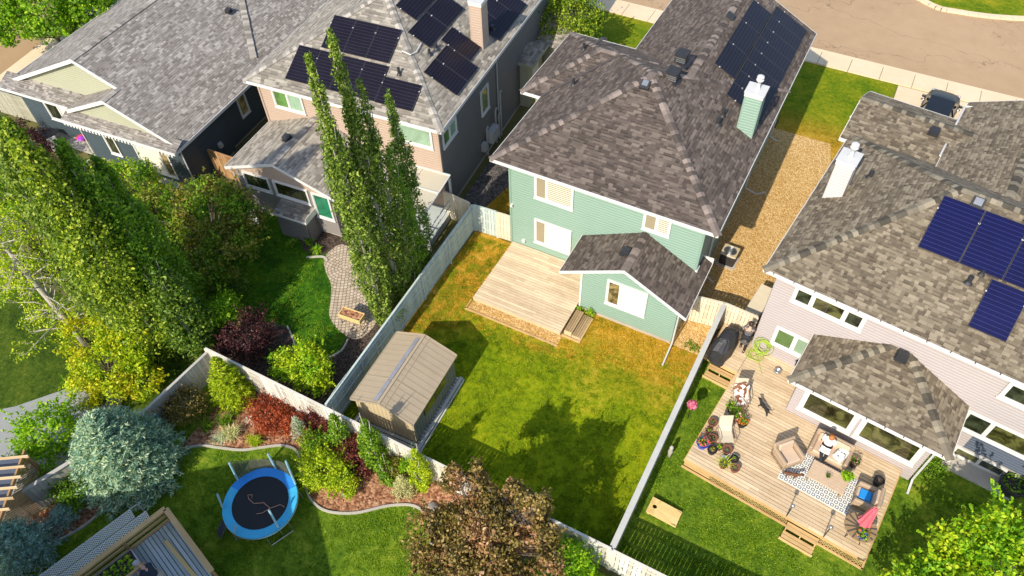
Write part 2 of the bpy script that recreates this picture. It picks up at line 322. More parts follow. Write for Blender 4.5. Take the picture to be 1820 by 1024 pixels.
# ---- buildings
def roof(mb, cap, fas, x0, x1, y0, y1, z, s, ax='Y', e0='h', e1='h', th=.16, ridge_off=0, soffit=True):
    """hip ('h') or gable ('g') roof, ridge along ax; e0/e1 are its low/high ends. Eave top edge at z."""
    def P(a, b, c): return (a, b, c) if ax == 'Y' else (b, a, c)          # a across, b along
    a0, a1, b0, b1 = (x0, x1, y0, y1) if ax == 'Y' else (y0, y1, x0, x1)
    hw = (a1-a0)/2; zr = z+hw*s; am = (a0+a1)/2
    r0 = b0+(hw if e0 == 'h' else 0); r1 = b1-(hw if e1 == 'h' else 0)
    if r1 < r0: r0 = r1 = (r0+r1)/2
    A, B_, C_, D = P(a0, b0, z), P(a1, b0, z), P(a1, b1, z), P(a0, b1, z); E, F = P(am, r0, zr), P(am, r1, zr)
    def fc(*p):
        n = (Vector(p[1])-Vector(p[0])).cross(Vector(p[-1])-Vector(p[0]))
        mb.face(p if n.z > 0 else p[::-1])
    if (Vector(E)-Vector(F)).length > .01: fc(A, E, F, D); fc(B_, C_, F, E)
    else: fc(A, E, D); fc(B_, C_, E)
    if e0 == 'h': fc(A, B_, E)
    if e1 == 'h': fc(D, F, C_)
    segs = []
    if e0 == 'h': segs += [(A, E), (B_, E)]
    if e1 == 'h': segs += [(D, F), (C_, F)]
    if (Vector(E)-Vector(F)).length > .05: segs.append((E, F))
    for p, q in segs: capline(cap, p, q, s)
    # fascia and soffit
    z2 = z-th
    if fas is not None:
        def strip(p, q, t=.025):
            p, q = Vector(p), Vector(q); d = (q-p); h = Vector((d.x, d.y, 0)).normalized(); o = Vector((h.y, -h.x, 0))
            up = Vector((0, 0, .012)); dn = Vector((0, 0, -th))
            v = [p+up, q+up, q+dn, p+dn, p+up+o*t, q+up+o*t, q+dn+o*t, p+dn+o*t]
            fas.shared(v, [(4, 7, 6, 5), (0, 4, 5, 1), (3, 2, 6, 7), (0, 3, 7, 4), (1, 5, 6, 2)])
        if ax == 'Y':
            strip(C_, B_) if False else strip(B_, C_); strip(D, A)
            if e0 == 'h': strip(A, B_)
            elif e0 == 'g': strip(A, E); strip(E, B_)
            if e1 == 'h': strip(C_, D)
            elif e1 == 'g': strip(C_, F); strip(F, D)
        else:
            # across = y, along = x : A(x0,y0) D(x1,y0) C(x1,y1) B(x0,y1)
            strip(A, D); strip(C_, B_)
            if e0 == 'h': strip(B_, A)
            elif e0 == 'g': strip(B_, E); strip(E, A)
            if e1 == 'h': strip(D, C_)
            elif e1 == 'g': strip(D, F); strip(F, C_)
        if soffit:
            i0, i1 = (.42 if e0 == 'g' else 0), (.42 if e1 == 'g' else 0); xa, xb, ya, yb = (x0, x1, y0+i0, y1-i1) if ax == 'Y' else (x0+i0, x1-i1, y0, y1)
            fas.face([(xa, ya, z2+.01), (xa, yb, z2+.01), (xb, yb, z2+.01), (xb, ya, z2+.01)])
            for e_, bb_ in ((e0, 0), (e1, 1)):                       # sloping soffit under a gable overhang
                if e_ != 'g': continue
                q0, q1 = (b0, b0+i0) if bb_ == 0 else (b1-i1, b1)
                for sa in (a0, a1): f4 = [P(sa, q0, z-.05), P(sa, q1, z-.05), P(am, q1, zr-.05), P(am, q0, zr-.05)]; fas.face(f4)
    return zr
def capline(cap, p, q, s, wd=.18, st=.2):
    if cap is None: return
    if not hasattr(cap, 'segs'): cap.segs = []
    cap.segs.append((len(cap.v), len(cap.f)))
    p, q = Vector(p), Vector(q); d = q-p; Ln = d.length; d.normalize(); side = d.cross(Z3).normalized(); n = max(1, int(Ln/st))
    horiz = abs(d.z) < .05
    drop = wd*s*(.95 if horiz else .72)
    for i in range(n):
        a = p+d*(Ln*i/n-.02); b = p+d*(Ln*(i+1)/n+.05); up = Vector((0, 0, .03)); up2 = Vector((0, 0, .012)); jit = .01*random.uniform(-1, 1)
        dz = Vector((0, 0, -drop+.012))
        L0, R0 = a+side*(wd+jit)+dz+up, a-side*(wd+jit)+dz+up; L1, R1 = b+side*(wd+jit)+dz+up2, b-side*(wd+jit)+dz+up2
        cap.shared([a+up, b+up2, L0, L1, R0, R1, a-Z3*.02, L0-Z3*.04, R0-Z3*.04], [(0, 1, 3, 2), (0, 4, 5, 1), (0, 2, 7, 6), (0, 6, 8, 4)])
def lap(mb, p0, p1, z0, z1, prof=None, c=.15, d=.027, mi=0):
    """lap siding on the wall from p0 to p1 (outside is on the right of p0->p1); prof: list of (t, z) for a gable top"""
    p0, p1 = Vector((*p0, 0)), Vector((*p1, 0)); Ln = (p1-p0).length; e = (p1-p0)/Ln; o = Vector((e.y, -e.x, 0))
    zt = max(z for t, z in prof) if prof else z1
    def span(h):
        if not prof or h <= min(prof[0][1], prof[-1][1]): 
            if not prof: return 0, 1
            return 0, 1
        t0, t1 = None, None
        for (ta, za), (tb, zb) in zip(prof, prof[1:]):
            if (za-h)*(zb-h) <= 0 and za != zb:
                t = ta+(h-za)/(zb-za)*(tb-ta)
                if zb > za and t0 is None: t0 = t
                if zb < za: t1 = t
        return (0 if t0 is None else t0), (1 if t1 is None else t1)
    z = z0
    while z < zt-.005:
        zb = min(z+c, zt); a0, a1 = span(z); b0, b1 = span(zb-1e-4)
        zm = z+(zb-z)*.72; m0, m1 = span(zm)
        A = p0+e*(Ln*a0)+o*d+Z3*z; B = p0+e*(Ln*a1)+o*d+Z3*z; M1 = p0+e*(Ln*m1)+o*d+Z3*zm; M0 = p0+e*(Ln*m0)+o*d+Z3*zm; C = p0+e*(Ln*b1)+o*.002+Z3*zb; D = p0+e*(Ln*b0)+o*.002+Z3*zb
        mb.face([A, B, M1, M0], mi); mb.face([M0, M1, C, D], mi); mb.face([A-o*(d-.002), B-o*(d-.002), B, A], mi); z = zb
def window(parent, p, e, w, h, panes, z, glassm='glass_dark', fr='white_trim', fw=.09, name='window', fwb=None):
    """p: (x,y) of the left end seen from outside, e: unit dir to the right, z: sill height; panes: [(fraction, kind)]"""
    e = Vector((*e, 0)).normalized(); o = Vector((e.y, -e.x, 0)); p = Vector((*p, 0))
    T = Matrix((( e.x, -o.x, 0, p.x), (e.y, -o.y, 0, p.y), (0, 0, 1, 0), (0, 0, 0, 1)))   # x along, y inwards
    f = MB(); f.T = T; t = .085
    f.box(0, -t, z, w, .0, z+fw); f.box(0, -t, z+h-fw, w, 0, z+h); f.box(0, -t+.003, z+fw, fw, 0, z+h-fw); f.box(w-fw, -t+.003, z+fw, w, 0, z+h-fw)
    f.box(-.03, -t-.03, z-.035, w+.03, -.004, z-.001)
    x = fw; inner = w-2*fw; tot = sum(q[0] for q in panes); P = []
    for i, (fr_, k) in enumerate(panes):
        wd = inner*fr_/tot
        if i: f.box(x-fw*.5, -t+.006, z+fw, x+fw*.5, 0, z+h-fw)
        P.append((x+(fw*.5 if i else 0), x+wd-(fw*.5 if i < len(panes)-1 else 0), k)); x += wd
    fo = f.build(name, fr, parent)
    for a, b, k in P:
        g = MB(); g.T = T
        if k in ('slats', 'slats_dark'):
            n = int((h-2*fw)/.11); hh = (h-2*fw)/n
            for j in range(n):
                g.face([(a, -.034, z+fw+j*hh), (b, -.034, z+fw+j*hh), (b, -.034, z+fw+(j+.5)*hh), (a, -.034, z+fw+(j+.5)*hh)], 0)
                g.face([(a, -.034, z+fw+(j+.5)*hh), (b, -.034, z+fw+(j+.5)*hh), (b, -.034, z+fw+(j+1)*hh), (a, -.034, z+fw+(j+1)*hh)], 1)
            g.build('blind', ['blind_cream', 'blind_dark'] if k == 'slats' else ['blind_shade', 'blind_dark'], fo)
        else:
            g.face([(a, -.034, z+fw), (b, -.034, z+fw), (b, -.034, z+h-fw), (a, -.034, z+h-fw)])
            g.build('blind' if k == 'blind_white' else 'pane', k if k else glassm, fo)
        s = MB(); s.T = T; q = .03                                   # sash
        s.box(a, -.058, z+fw, b, -.036, z+fw+q); s.box(a, -.058, z+h-fw-q, b, -.036, z+h-fw); s.box(a, -.057, z+fw+q, a+q, -.036, z+h-fw-q); s.box(b-q, -.057, z+fw+q, b, -.036, z+h-fw-q)
        s.build('sash', fr, fo)
    return fo
def downspout(parent, pts, r=.045, m='white_metal'):
    b = MB(); b.tube(pts, r, 6); return b.build('downspout', m, parent)
def solar(parent, quads, m='solar_black', ln='solar_line', pin=True):
    """quads: each (A,B,C,D) corners on the roof plane (A-B top edge, D-C bottom edge)"""
    for q in quads:
        A, B, C, D = [Vector(p) for p in q]; n = (B-A).cross(D-A).normalized(); n = n if n.z > 0 else -n; up = n*.11; t = n*.035
        g = MB(); e = .012
        def L2(a, b, f): return a+(b-a)*f
        g.shared([A+up, B+up, C+up, D+up, A+up-t, B+up-t, C+up-t, D+up-t], [(0, 3, 2, 1) if ((B-A).cross(D-A)).z > 0 else (0, 1, 2, 3), (0, 1, 5, 4), (1, 2, 6, 5), (2, 3, 7, 6), (3, 0, 4, 7)], 1)
        fx = .018/(B-A).length; fy = .018/(D-A).length
        def Q(u, v): return L2(L2(A, B, u), L2(D, C, u), v)+up+n*.003
        g.face([Q(fx, fy), Q(fx, 1-fy), Q(1-fx, 1-fy), Q(1-fx, fy)], 0)
        nv = max(3, int((D-A).length/.16))
        for i in range(1, nv):
            v = i/nv; dv_ = .006/(D-A).length
            g.face([Q(fx, v-dv_)+n*.003, Q(fx, v+dv_)+n*.003, Q(1-fx, v+dv_)+n*.003, Q(1-fx, v-dv_)+n*.003], 2)
        for u in ((.0, 1.) if pin else ()):
            g.cbox(L2(A, B, u)*.75+L2(D, C, u)*.25+up+n*.01, (.05, .05, .03), 0, 3)
        g.build('solar_panel', [m, 'solar_frame', ln, 'white_metal'], parent)
def roofvent(parent, c, sz=.32, name='roof_vent', rz=0):
    b = MB(); b.cbox((c[0], c[1], c[2]+.03), (sz*1.25, sz*1.25, .03), rz, 0, R(8)); b.cbox((c[0], c[1], c[2]+.12), (sz, sz, .14), rz, 0, R(8)); b.cbox((c[0], c[1], c[2]+.2), (sz*1.05, sz*1.05, .02), rz, 0, R(8)); return b.build(name, 'black_plastic', parent)
def pipevent(parent, c, r=.06, h=.35):
    b = MB(); b.lathe(c, [(r*2, 0), (r*1.4, .06), (r, .1), (r, h), (r*.7, h)], 12); return b.build('vent_pipe', 'black_plastic', parent, smooth=False)
def chimney(parent, x0, y0, x1, y1, z0, z1, sid, pipe=True, capm='white_metal'):
    b = MB()
    for p, q in (((x0, y0), (x1, y0)), ((x1, y0), (x1, y1)), ((x1, y1), (x0, y1)), ((x0, y1), (x0, y0))): lap(b, p, q, z0, z1-.2, c=.14)
    c = b.build('chimney', sid, parent)
    t = MB()
    for x in (x0, x1):
        for y in (y0, y1): q_ = MB(); q_.cbox((x, y, (z0+z1-.2)/2), (.06, .06, z1-.2-z0)); q_.build('corner_trim', sid, c)
    t.cbox(((x0+x1)/2, (y0+y1)/2, z1-.1), (x1-x0+.1, y1-y0+.1, .2)); t.cbox(((x0+x1)/2, (y0+y1)/2, z1+.015), (x1-x0+.16, y1-y0+.16, .03)); t.build('chimney_trim', capm, c)
    if pipe:
        f = MB(); xc, yc = (x0+x1)/2+.02, (y0+y1)/2+.05
        f.lathe((xc, yc, z1), [(.13, 0.03), (.11, .06), (.075, .08), (.075, .42), (.15, .43), (.17, .47), (.15, .53), (.11, .54), (.14, .56), (.16, .6), (.14, .66), (.05, .69)], 18); f.build('flue', capm, c, smooth=True)
    return c

# ------------------------------------------------------------ setting
def sheet(name, poly, z, mat, k='structure', th=0):
    b = MB()
    if th: b.prism(poly, z-th, z)
    else: b.face([(x, y, z) for x, y in poly])
    return kind(b.build(name, mat), k)
def spline(pts, n=8, closed=False):
    out = []; P = [Vector(p) for p in pts]; k = len(P)
    for i in range(k if closed else k-1):
        p0, p1, p2, p3 = (P[(i-1) % k] if closed or i else P[0]), P[i], P[(i+1) % k], (P[(i+2) % k] if closed or i < k-2 else P[-1])
        for j in range(n):
            t = j/n; out.append(.5*((2*p1)+(p2-p0)*t+(2*p0-5*p1+4*p2-p3)*t*t+(3*p1-p0-3*p2+p3)*t**3))
    if not closed: out.append(P[-1])
    return [tuple(p) for p in out]
sheet('ground', [(-160, -120), (160, -120), (160, 180), (-160, 180)], 0, 'earth')
sheet('lawn', [(-2.1, -12.7), (10.78, -12.7), (10.84, -2.1), (9.3, -2.1), (9.3, -.1), (-2.2, .2)], .012, 'lawn_main')
sheet('lawn', [(10.78, -12.7), (26, -12.7), (30, 0), (11.3, 0), (10.84, -1.5)], .012, 'lawn_rich')
sheet('lawn', [(-8.1, -13), (26, -13), (26, -24.8), (-9.5, -24.8)], .012, 'lawn_rich')
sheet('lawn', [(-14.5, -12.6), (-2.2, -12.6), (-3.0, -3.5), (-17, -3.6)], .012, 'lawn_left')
sheet('lawn', [(-8.4, -12.8), (-30, -12.8), (-34, -24), (-10.6, -24)], .012, 'lawn_far_shade')
sheet('lawn', [(9.3, 15.1), (12.45, 15.1), (12.5, 13.2), (14.8, 13.2), (14.8, 22.5), (7.2, 22.5), (7.2, 16), (9.3, 16)], .012, 'lawn_front')
sheet('lawn', [(-8.2, 11), (1.8, 10.9), (1.8, 22.5), (-9.5, 22.5)], .012, 'lawn_front')
b = MB(); arc = spline([(9, 38), (14.6, 33.4), (17, 32.9), (21, 33.9), (27, 37)], 6); b.face([(x, y, .13) for x, y in arc]+[(30, 60, .13), (0, 60, .13)]); kind(b.build('lawn', 'lawn_front'), 'structure')
b = MB()
for (x0, y0), (x1, y1) in zip(arc, arc[1:]):
    d = Vector((x1-x0, y1-y0, 0)).normalized(); o = Vector((-d.y, d.x, 0))*.35; a, c = Vector((x0, y0, 0)), Vector((x1, y1, 0))
    b.shared([a-o, c-o, c+o*.2, a+o*.2, a-o+Z3*.14, c-o+Z3*.14, c+o*.2+Z3*.14, a+o*.2+Z3*.14], [(4, 5, 6, 7), (0, 1, 5, 4)])
kind(b.build('kerb', 'walk'), 'structure')
sheet('road', [(-60, 24.15), (60, 24.15), (60, 40), (-60, 40)], .006, 'asphalt')
sheet('road', [(-60, -40), (-37.9, -20), (-36.4, -4), (-38, 6), (-40, 24.15), (-60, 24.15)], .008, 'asphalt_west')
b = MB(); x = -30
while x < 50: b.box(x, 22.55, -.05, x+1.87, 24.05, .10); x += 1.9
kind(b.build('pavement', 'walk'), 'structure')
b = MB(); b.box(-30, 24.05, -.05, 50, 24.22, .085); kind(b.build('kerb', 'walk'), 'structure')
b = MB()
for p, q in (((-37.9, -20), (-36.4, -4)), ((-36.4, -4), (-38, 6)), ((-38, 6), (-40, 24))):
    p, q = Vector((*p, 0)), Vector((*q, 0)); n = int((q-p).length/1.9); d = (q-p)/n; o = Vector((d.y, -d.x, 0)).normalized()
    for i in range(n):
        a, c = p+d*i, p+d*(i+.985); b.shared([a, c, c+o*2.0, a+o*2.0]+[v+Z3*.1 for v in (a, c, c+o*2.0, a+o*2.0)], [(4, 7, 6, 5), (0, 4, 5, 1), (0, 3, 7, 4), (3, 2, 6, 7), (1, 5, 6, 2)])
kind(b.build('pavement', 'walk'), 'structure')
b = MB()
for x0, x1, y0, y1 in ((14.85, 18.0, 12, 22.5), (18.03, 21.3, 12, 22.5), (2.2, 4.9, 15.5, 22.5), (4.93, 7.15, 15.5, 22.5)):
    y = y0
    while y < y1-.1: b.box(x0, y, -.05, x1, min(y+2.6, y1), .03); y += 2.62
kind(b.build('driveway', 'walk'), 'structure')
kind(tag(MB(), '', '') if False else sheet('gravel_path', [(9.1, -.3), (12.4, -.3), (12.9, 13.2), (12.45, 15.1), (9.1, 15.1)], .02, 'gravel_tan'))
sheet('gravel_path', [(9.1, -2.15), (10.82, -2.15), (10.82, -.3), (9.1, -.3)], .022, 'gravel_tan')
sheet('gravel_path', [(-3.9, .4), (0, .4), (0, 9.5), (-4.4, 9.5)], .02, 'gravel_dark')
sheet('lawn', [(-2.6, 1.7), (-1.6, 1.5), (-.3, 3.5), (-.2, 6.5), (-1.5, 6.8), (-2.2, 4)], .034, 'lawn_front')
# weeds scattered: none. beds
bedN = spline([(-7.0, -16.5), (-6.3, -15.9), (-5.5, -15.6), (-4.6, -15.25), (-3.9, -14.75), (-3.2, -14.3), (-2.5, -14.25), (-1.9, -14.8), (-1.3, -15.3), (-.6, -15.7), (.2, -15.75), (1.2, -15.3), (2.2, -14.45), (3.1, -14.0), (3.8, -14.2), (4.3, -14.8), (5.2, -15.6), (7, -16.4), (9, -16.6)], 5)
b = MB(); prev = None
for x, y in bedN: 
    if prev: b.face([(prev[0], -12.78, .03), (prev[0], prev[1], .03), (x, y, .03), (x, -12.78, .03)][::1])
    prev = (x, y)
kind(b.build('mulch_bed', 'mulch'), 'structure')
def edging(path, name='garden_edging', wd=.09, h=.1, label='low curved concrete edging between lawn and mulch', mat='concrete'):
    b = MB(); P = [Vector((x, y, 0)) for x, y in path]; k = len(P); V = []
    for i, p in enumerate(P):
        d = (P[min(i+1, k-1)]-P[max(i-1, 0)]).normalized(); o = Vector((d.y, -d.x, 0))*wd/2; V += [p-o, p-o*.8+Z3*h, p+o*.8+Z3*h, p+o]
    b.shared(V, [(4*i+j, 4*i+4+j, 4*i+5+j, 4*i+1+j) for i in range(k-1) for j in range(3)]); o = b.build(name, mat); tag(o, label, 'edging'); return o
edging(bedN, label='curved concrete lawn edging in front of the trampoline bed')
sheet('mulch_bed', spline([(-8.0, -16.9), (-7.3, -17.4), (-6.9, -18.2), (-7.2, -18.9), (-7.7, -19.7), (-7.9, -20.6), (-8.4, -21.6), (-9.2, -22.8), (-10.6, -23.5), (-10.2, -21.7), (-9.1, -19.2), (-8.5, -17)], 4, True), .03, 'mulch')
edging(spline([(-7.3, -17.4), (-6.9, -18.2), (-7.2, -18.9), (-7.7, -19.7), (-7.9, -20.6), (-8.4, -21.6), (-9.2, -22.8)], 5), label='curved concrete edging below the blue spruce bed')
# left garden: patio of pavers, beds
patio = spline([(-7.9, -3.9), (-6.9, -3.9), (-6.2, -4.2), (-5.3, -5.0), (-4.3, -6.2), (-3.4, -7.2), (-3.6, -8.4), (-4.6, -8.4), (-5.6, -7.9), (-6.2, -7.0), (-6.7, -6.3), (-7.6, -5.6), (-8.1, -4.9)], 5, True)
sheet('paver_patio', patio, .05, 'pavers', th=.05) if False else None
ct = Vector((-6.9, -4.9)); 
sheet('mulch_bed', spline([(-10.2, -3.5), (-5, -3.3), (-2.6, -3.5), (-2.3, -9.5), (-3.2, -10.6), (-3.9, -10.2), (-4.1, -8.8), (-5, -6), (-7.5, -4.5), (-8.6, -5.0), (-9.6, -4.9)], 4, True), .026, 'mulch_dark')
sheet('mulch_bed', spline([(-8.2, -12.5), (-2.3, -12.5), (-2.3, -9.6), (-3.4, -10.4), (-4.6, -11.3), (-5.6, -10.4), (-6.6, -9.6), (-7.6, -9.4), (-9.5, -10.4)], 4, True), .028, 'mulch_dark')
edging(spline([(-8.9, -5.4), (-8.2, -5.0), (-7.8, -5.1)], 5), label='short concrete edging by the paver patio')
edging(spline([(-7.0, -9.3), (-6.0, -10.0), (-5.4, -10.9)], 5), label='curved edging below the dark purple shrub')
edging(spline([(-4.0, -8.6), (-3.9, -9.3), (-4.2, -10.0), (-4.0, -10.5)], 5), label='curved edging beside the planter table lawn')
sheet('patio', [(-14.9, -18.2), (-13.2, -16.0), (-12.5, -15.6), (-11.0, -15.7), (-10.4, -16.5), (-9.6, -18.6), (-10.6, -21), (-15, -21.5), (-17, -20)], .03, 'patio_gray')
sheet('patio', [(-30, -5), (-24, -4.5), (-17.5, -4.6), (-17.5, -3.2), (-30, -3)], .02, 'concrete')
def pavers():
    m, N, L, B = nm('pavers'); tc = N.new('ShaderNodeTexCoord').outputs['Object']
    sp = N.new('ShaderNodeSeparateXYZ'); vs = N.new('ShaderNodeVectorMath'); vs.operation = 'SUBTRACT'; L.new(tc, vs.inputs[0]); vs.inputs[1].default_value = (-6.75, -5.1, 0); L.new(vs.outputs[0], sp.inputs[0])
    r = N.new('ShaderNodeVectorMath'); r.operation = 'LENGTH'; cx = N.new('ShaderNodeCombineXYZ'); L.new(sp.outputs[0], cx.inputs[0]); L.new(sp.outputs[1], cx.inputs[1]); L.new(cx.outputs[0], r.inputs[0])
    ring = math_(N, L, 'DIVIDE', r.outputs['Value'], .17); row = math_(N, L, 'FLOOR', ring)
    an = math_(N, L, 'ARCTAN2', sp.outputs[1], sp.outputs[0]); u = math_(N, L, 'MULTIPLY', math_(N, L, 'MULTIPLY', an, math_(N, L, 'ADD', row, .5)), .95)
    cu = math_(N, L, 'FLOOR', u); c2 = N.new('ShaderNodeCombineXYZ'); L.new(cu, c2.inputs[0]); L.new(row, c2.inputs[1]); wn = N.new('ShaderNodeTexWhiteNoise'); wn.noise_dimensions = '2D'; L.new(c2.outputs[0], wn.inputs['Vector'])
    col = ramp(N, L, wn.outputs[0], [(0, (.42, .33, .24)), (1, (.62, .51, .39))])
    def edge(x): return math_(N, L, 'MINIMUM', math_(N, L, 'FRACT', x), math_(N, L, 'SUBTRACT', 1, math_(N, L, 'FRACT', x)))
    e = math_(N, L, 'MINIMUM', edge(ring), edge(u)); g = N.new('ShaderNodeMapRange'); L.new(e, g.inputs[0]); g.inputs[2].default_value = .13; g.inputs[1].default_value = .02
    L.new(mix(N, L, g.outputs[0], (.12, .09, .06), col), B.inputs['Base Color']); B.inputs['Roughness'].default_value = .9; bump(N, L, B, g.outputs[0], .6, .01)
pavers(); sheet('paver_patio', patio, .05, 'pavers', th=.05)

# ------------------------------------------------------------ green house (middle)
gh = thing('green_house', 'two storey green house with brown shingle roof and black solar panels', 'house')
Rf, Cp, Fs = MB(), MB(), MB()
roof(Rf, Cp, Fs, -.72, 9.81, -.5, 10.33, 5.88, .51)
roof(Rf, Cp, Fs, -1.8, 4.0, 4.57, 10.36, 5.883, .51, ax='X', e0='h', e1='n')
roof(Rf, Cp, Fs, 1.88, 9.815, 6.5, 15.8, 5.886, .51, e0='n', e1='g')
o = Rf.build('roof', 'shingle_brown', gh); Cp.build('ridge_cap', 'cap_brown', gh); Fs.build('fascia', 'white_trim', gh)
V = MB(); V.tube([(-.72, 4.55, 5.93), (2.1, 7.35, 7.38)], .05, 6); V.build('valley_flashing', 'dark_flashing', gh)
Wl = MB()
lap(Wl, (0, 0), (9.2, 0), .25, 5.72); lap(Wl, (9.2, 0), (9.2, 15.4), .25, 5.72); lap(Wl, (0, 9.9), (0, 0), .25, 5.72); lap(Wl, (9.2, 15.4), (2.3, 15.4), .25, 5.72); lap(Wl, (2.3, 15.4), (2.3, 9.9), .25, 5.72); lap(Wl, (2.3, 9.9), (0, 9.9), .25, 5.72)
lap(Wl, (-1.2, 10), (-1.2, 5), .25, 5.72); lap(Wl, (-1.2, 5), (0, 5), .25, 5.72); lap(Wl, (0, 10), (-1.2, 10), .25, 5.72)
Wl.face([(2.3, 15.41, 5.7), (9.4, 15.41, 5.7), (5.85, 15.41, 7.7)][::-1])
Wl.build('wall', 'siding_green', gh)
for x, y in ((0, 0), (9.2, 0)): Tr = MB(); Tr.cbox((x, y, 2.95), (.1, .1, 5.5)); Tr.build('corner_trim', 'siding_green', gh)
F_ = MB(); F_.box(.02, .02, 0, 9.18, 9.88, .26); F_.box(2.32, 9.88, 0, 9.18, 15.38, .26); F_.box(-1.18, 5.02, 0, .1, 9.98, .26); F_.build('foundation', 'foundation', gh)
window(gh, (1.29, -.015), (1, 0), 1.95, 1.42, [(.3, 'slats_dark'), (.7, 'slats')], 4.0)
window(gh, (1.29, -.015), (1, 0), 1.95, 1.6, [(.3, 'slats_dark'), (.7, 'blind_white')], 1.03)
window(gh, (6.53, -.015), (1, 0), 1.25, 1.06, [(.5, 'slats_dark'), (.5, 'slats')], 4.37)
b = MB(); b.cbox((.7, -.08, .8), (.17, .12, .15)); b.build('dryer_vent', 'white_trim', gh)
b = MB(); b.cbox((.1, -.1, 3.0), (.1, .14, .14)); b.build('wall_light', 'white_trim', gh)
# panels
def ep(x, y): return Vector((x, y, 5.88+.51*(9.81-x)))
Q = []
for i in range(8):
    y1 = 15.3-i*1.05; Q.append((ep(7.5, y1), ep(7.5, y1-1.03), ep(9.3, y1-1.03), ep(9.3, y1)))
for i in range(3):
    y1 = 14.4-i*2.08; Q.append((ep(6.42, y1), ep(6.42, y1-2.06), ep(7.44, y1-2.06), ep(7.44, y1)))
solar(gh, Q)
b = MB(); c = ep(5.97, 12); b.cbox((c.x, c.y, c.z+.1), (.4, .4, .12), 0, 0, 0, R(27)); b.build('roof_vent', 'black_plastic', gh)
for (x, y) in ((5.25, 6.9), (5.35, 5.5)):
    z = ep(5.85, 7).z if False else ep(max(x, 5.0), y).z; b = MB(); b.cbox((x, y, z-.02), (.62, .62, .03), R(-4), 0, 0, R(20)); b.cbox((x, y, z+.17), (.42, .42, .42), R(-4)); b.cbox((x-.02, y, z+.42), (.55, .55, .09), R(-4), 0, R(6))
    for k in range(4): b.cbox((x-.01, y-.215, z+.08+k*.09), (.44, .05, .025), R(-4), 1)
    b.build('turret_vent', ['black_plastic', 'steel'], gh)
b = MB(); z = 5.88+.51*4.74; b.cbox((4.5, 4.24, z+.1), (.42, .42, .14), 0, 0, R(27)); b.cbox((4.5, 4.24, z+.2), (.26, .26, .03), 0, 1, R(27)); b.build('roof_vent', ['black_plastic', 'steel'], gh)
pipevent(gh, ep(7.82, 5.63), .07, .4); pipevent(gh, ep(7.81, 4.95), .09, .35)
def wp(x, y): return Vector((x, y, 5.88+.51*(x+.72)))
pipevent(gh, wp(.7, 5.2), .07, .35)
def wn_(x, y): return Vector((x, y, 5.88+.51*(x+1.8)))
pipevent(gh, wn_(.05, 7.8), .07, .35); b = MB(); c = wn_(.5, 8.2); b.tube([c, c+Vector((.25, .2, .25)), c+Vector((.45, .3, .2))], .08, 8); b.build('vent_pipe', 'black_plastic', gh)
chimney(gh, 8.56, 5.66, 9.28, 6.36, 6.0, 8.4, 'siding_green')
downspout(gh, [(9.72, 13.9, 5.7), (9.3, 13.9, 5.4), (9.28, 13.9, .3), (9.7, 13.9, .12)]); downspout(gh, [(9.72, 9.0, 5.7), (9.3, 9.0, 5.4), (9.28, 9.0, .4), (9.9, 9.1, .1), (10.3, 9.5, .1)])
downspout(gh, [(9.72, 2.2, 5.7), (9.3, 2.2, 5.4), (9.28, 2.2, .4), (9.8, 2.2, .1)])
# rear addition of the green house
Rf, Cp, Fs = MB(), MB(), MB()
roof(Rf, Cp, Fs, 3.78, 9.7, -2.5, 0, 2.6, .53, e0='g', e1='n'); roof(Rf, None, Fs, 8.2, 9.703, -.4, 1.0, 2.596, .02, e0='g', e1='g', soffit=False) if False else None
Rf.face([(9.21, 0, 2.87), (9.7, 0, 2.6), (9.7, 1.0, 2.6), (9.21, 1.0, 2.87)])
Fs.box(9.7, 0, 2.45, 9.725, 1.0, 2.61); Fs.box(9.2, 1.0, 2.6, 9.72, 1.03, 2.9); Fs.box(9.2, -.06, 2.85, 9.3, .3, 2.95)
Rf.build('roof', 'shingle_brown', gh); Cp.build('ridge_cap', 'cap_brown', gh); Fs.build('fascia', 'white_trim', gh)
Wl = MB(); pr = [(0, 2.55), (.4485, 4.02), (1, 2.62)]
lap(Wl, (4.75, -2.15), (9.25, -2.15), .28, 2.6, [(0, 2.98), (.439, 4.02), (1, 2.7)]); lap(Wl, (9.25, -2.15), (9.25, 0), .28, 2.6); lap(Wl, (4.75, 0), (4.75, -2.15), .28, 3.0)
Wl.build('wall', 'siding_green', gh)
F_ = MB(); F_.box(4.78, -2.12, 0, 9.22, .01, .29); F_.build('foundation', 'foundation', gh)
Tr = MB(); Tr.cbox((4.74, -2.17, 1.45), (.09, .09, 2.5)); Tr.build('corner_trim', 'white_trim', gh)
window(gh, (5.96, -2.165), (1, 0), 1.9, 1.62, [(.33, 'glass_tan'), (.67, 'blind_white')], 1.27)
roofvent(gh, (6.35, -1.4, 2.6+.53*2.55), .34)
downspout(gh, [(9.68, -2.35, 2.5), (9.33, -2.22, 2.25), (9.32, -2.22, .25), (9.35, -3.45, .1)], .04)
for x in (3.95,): pass

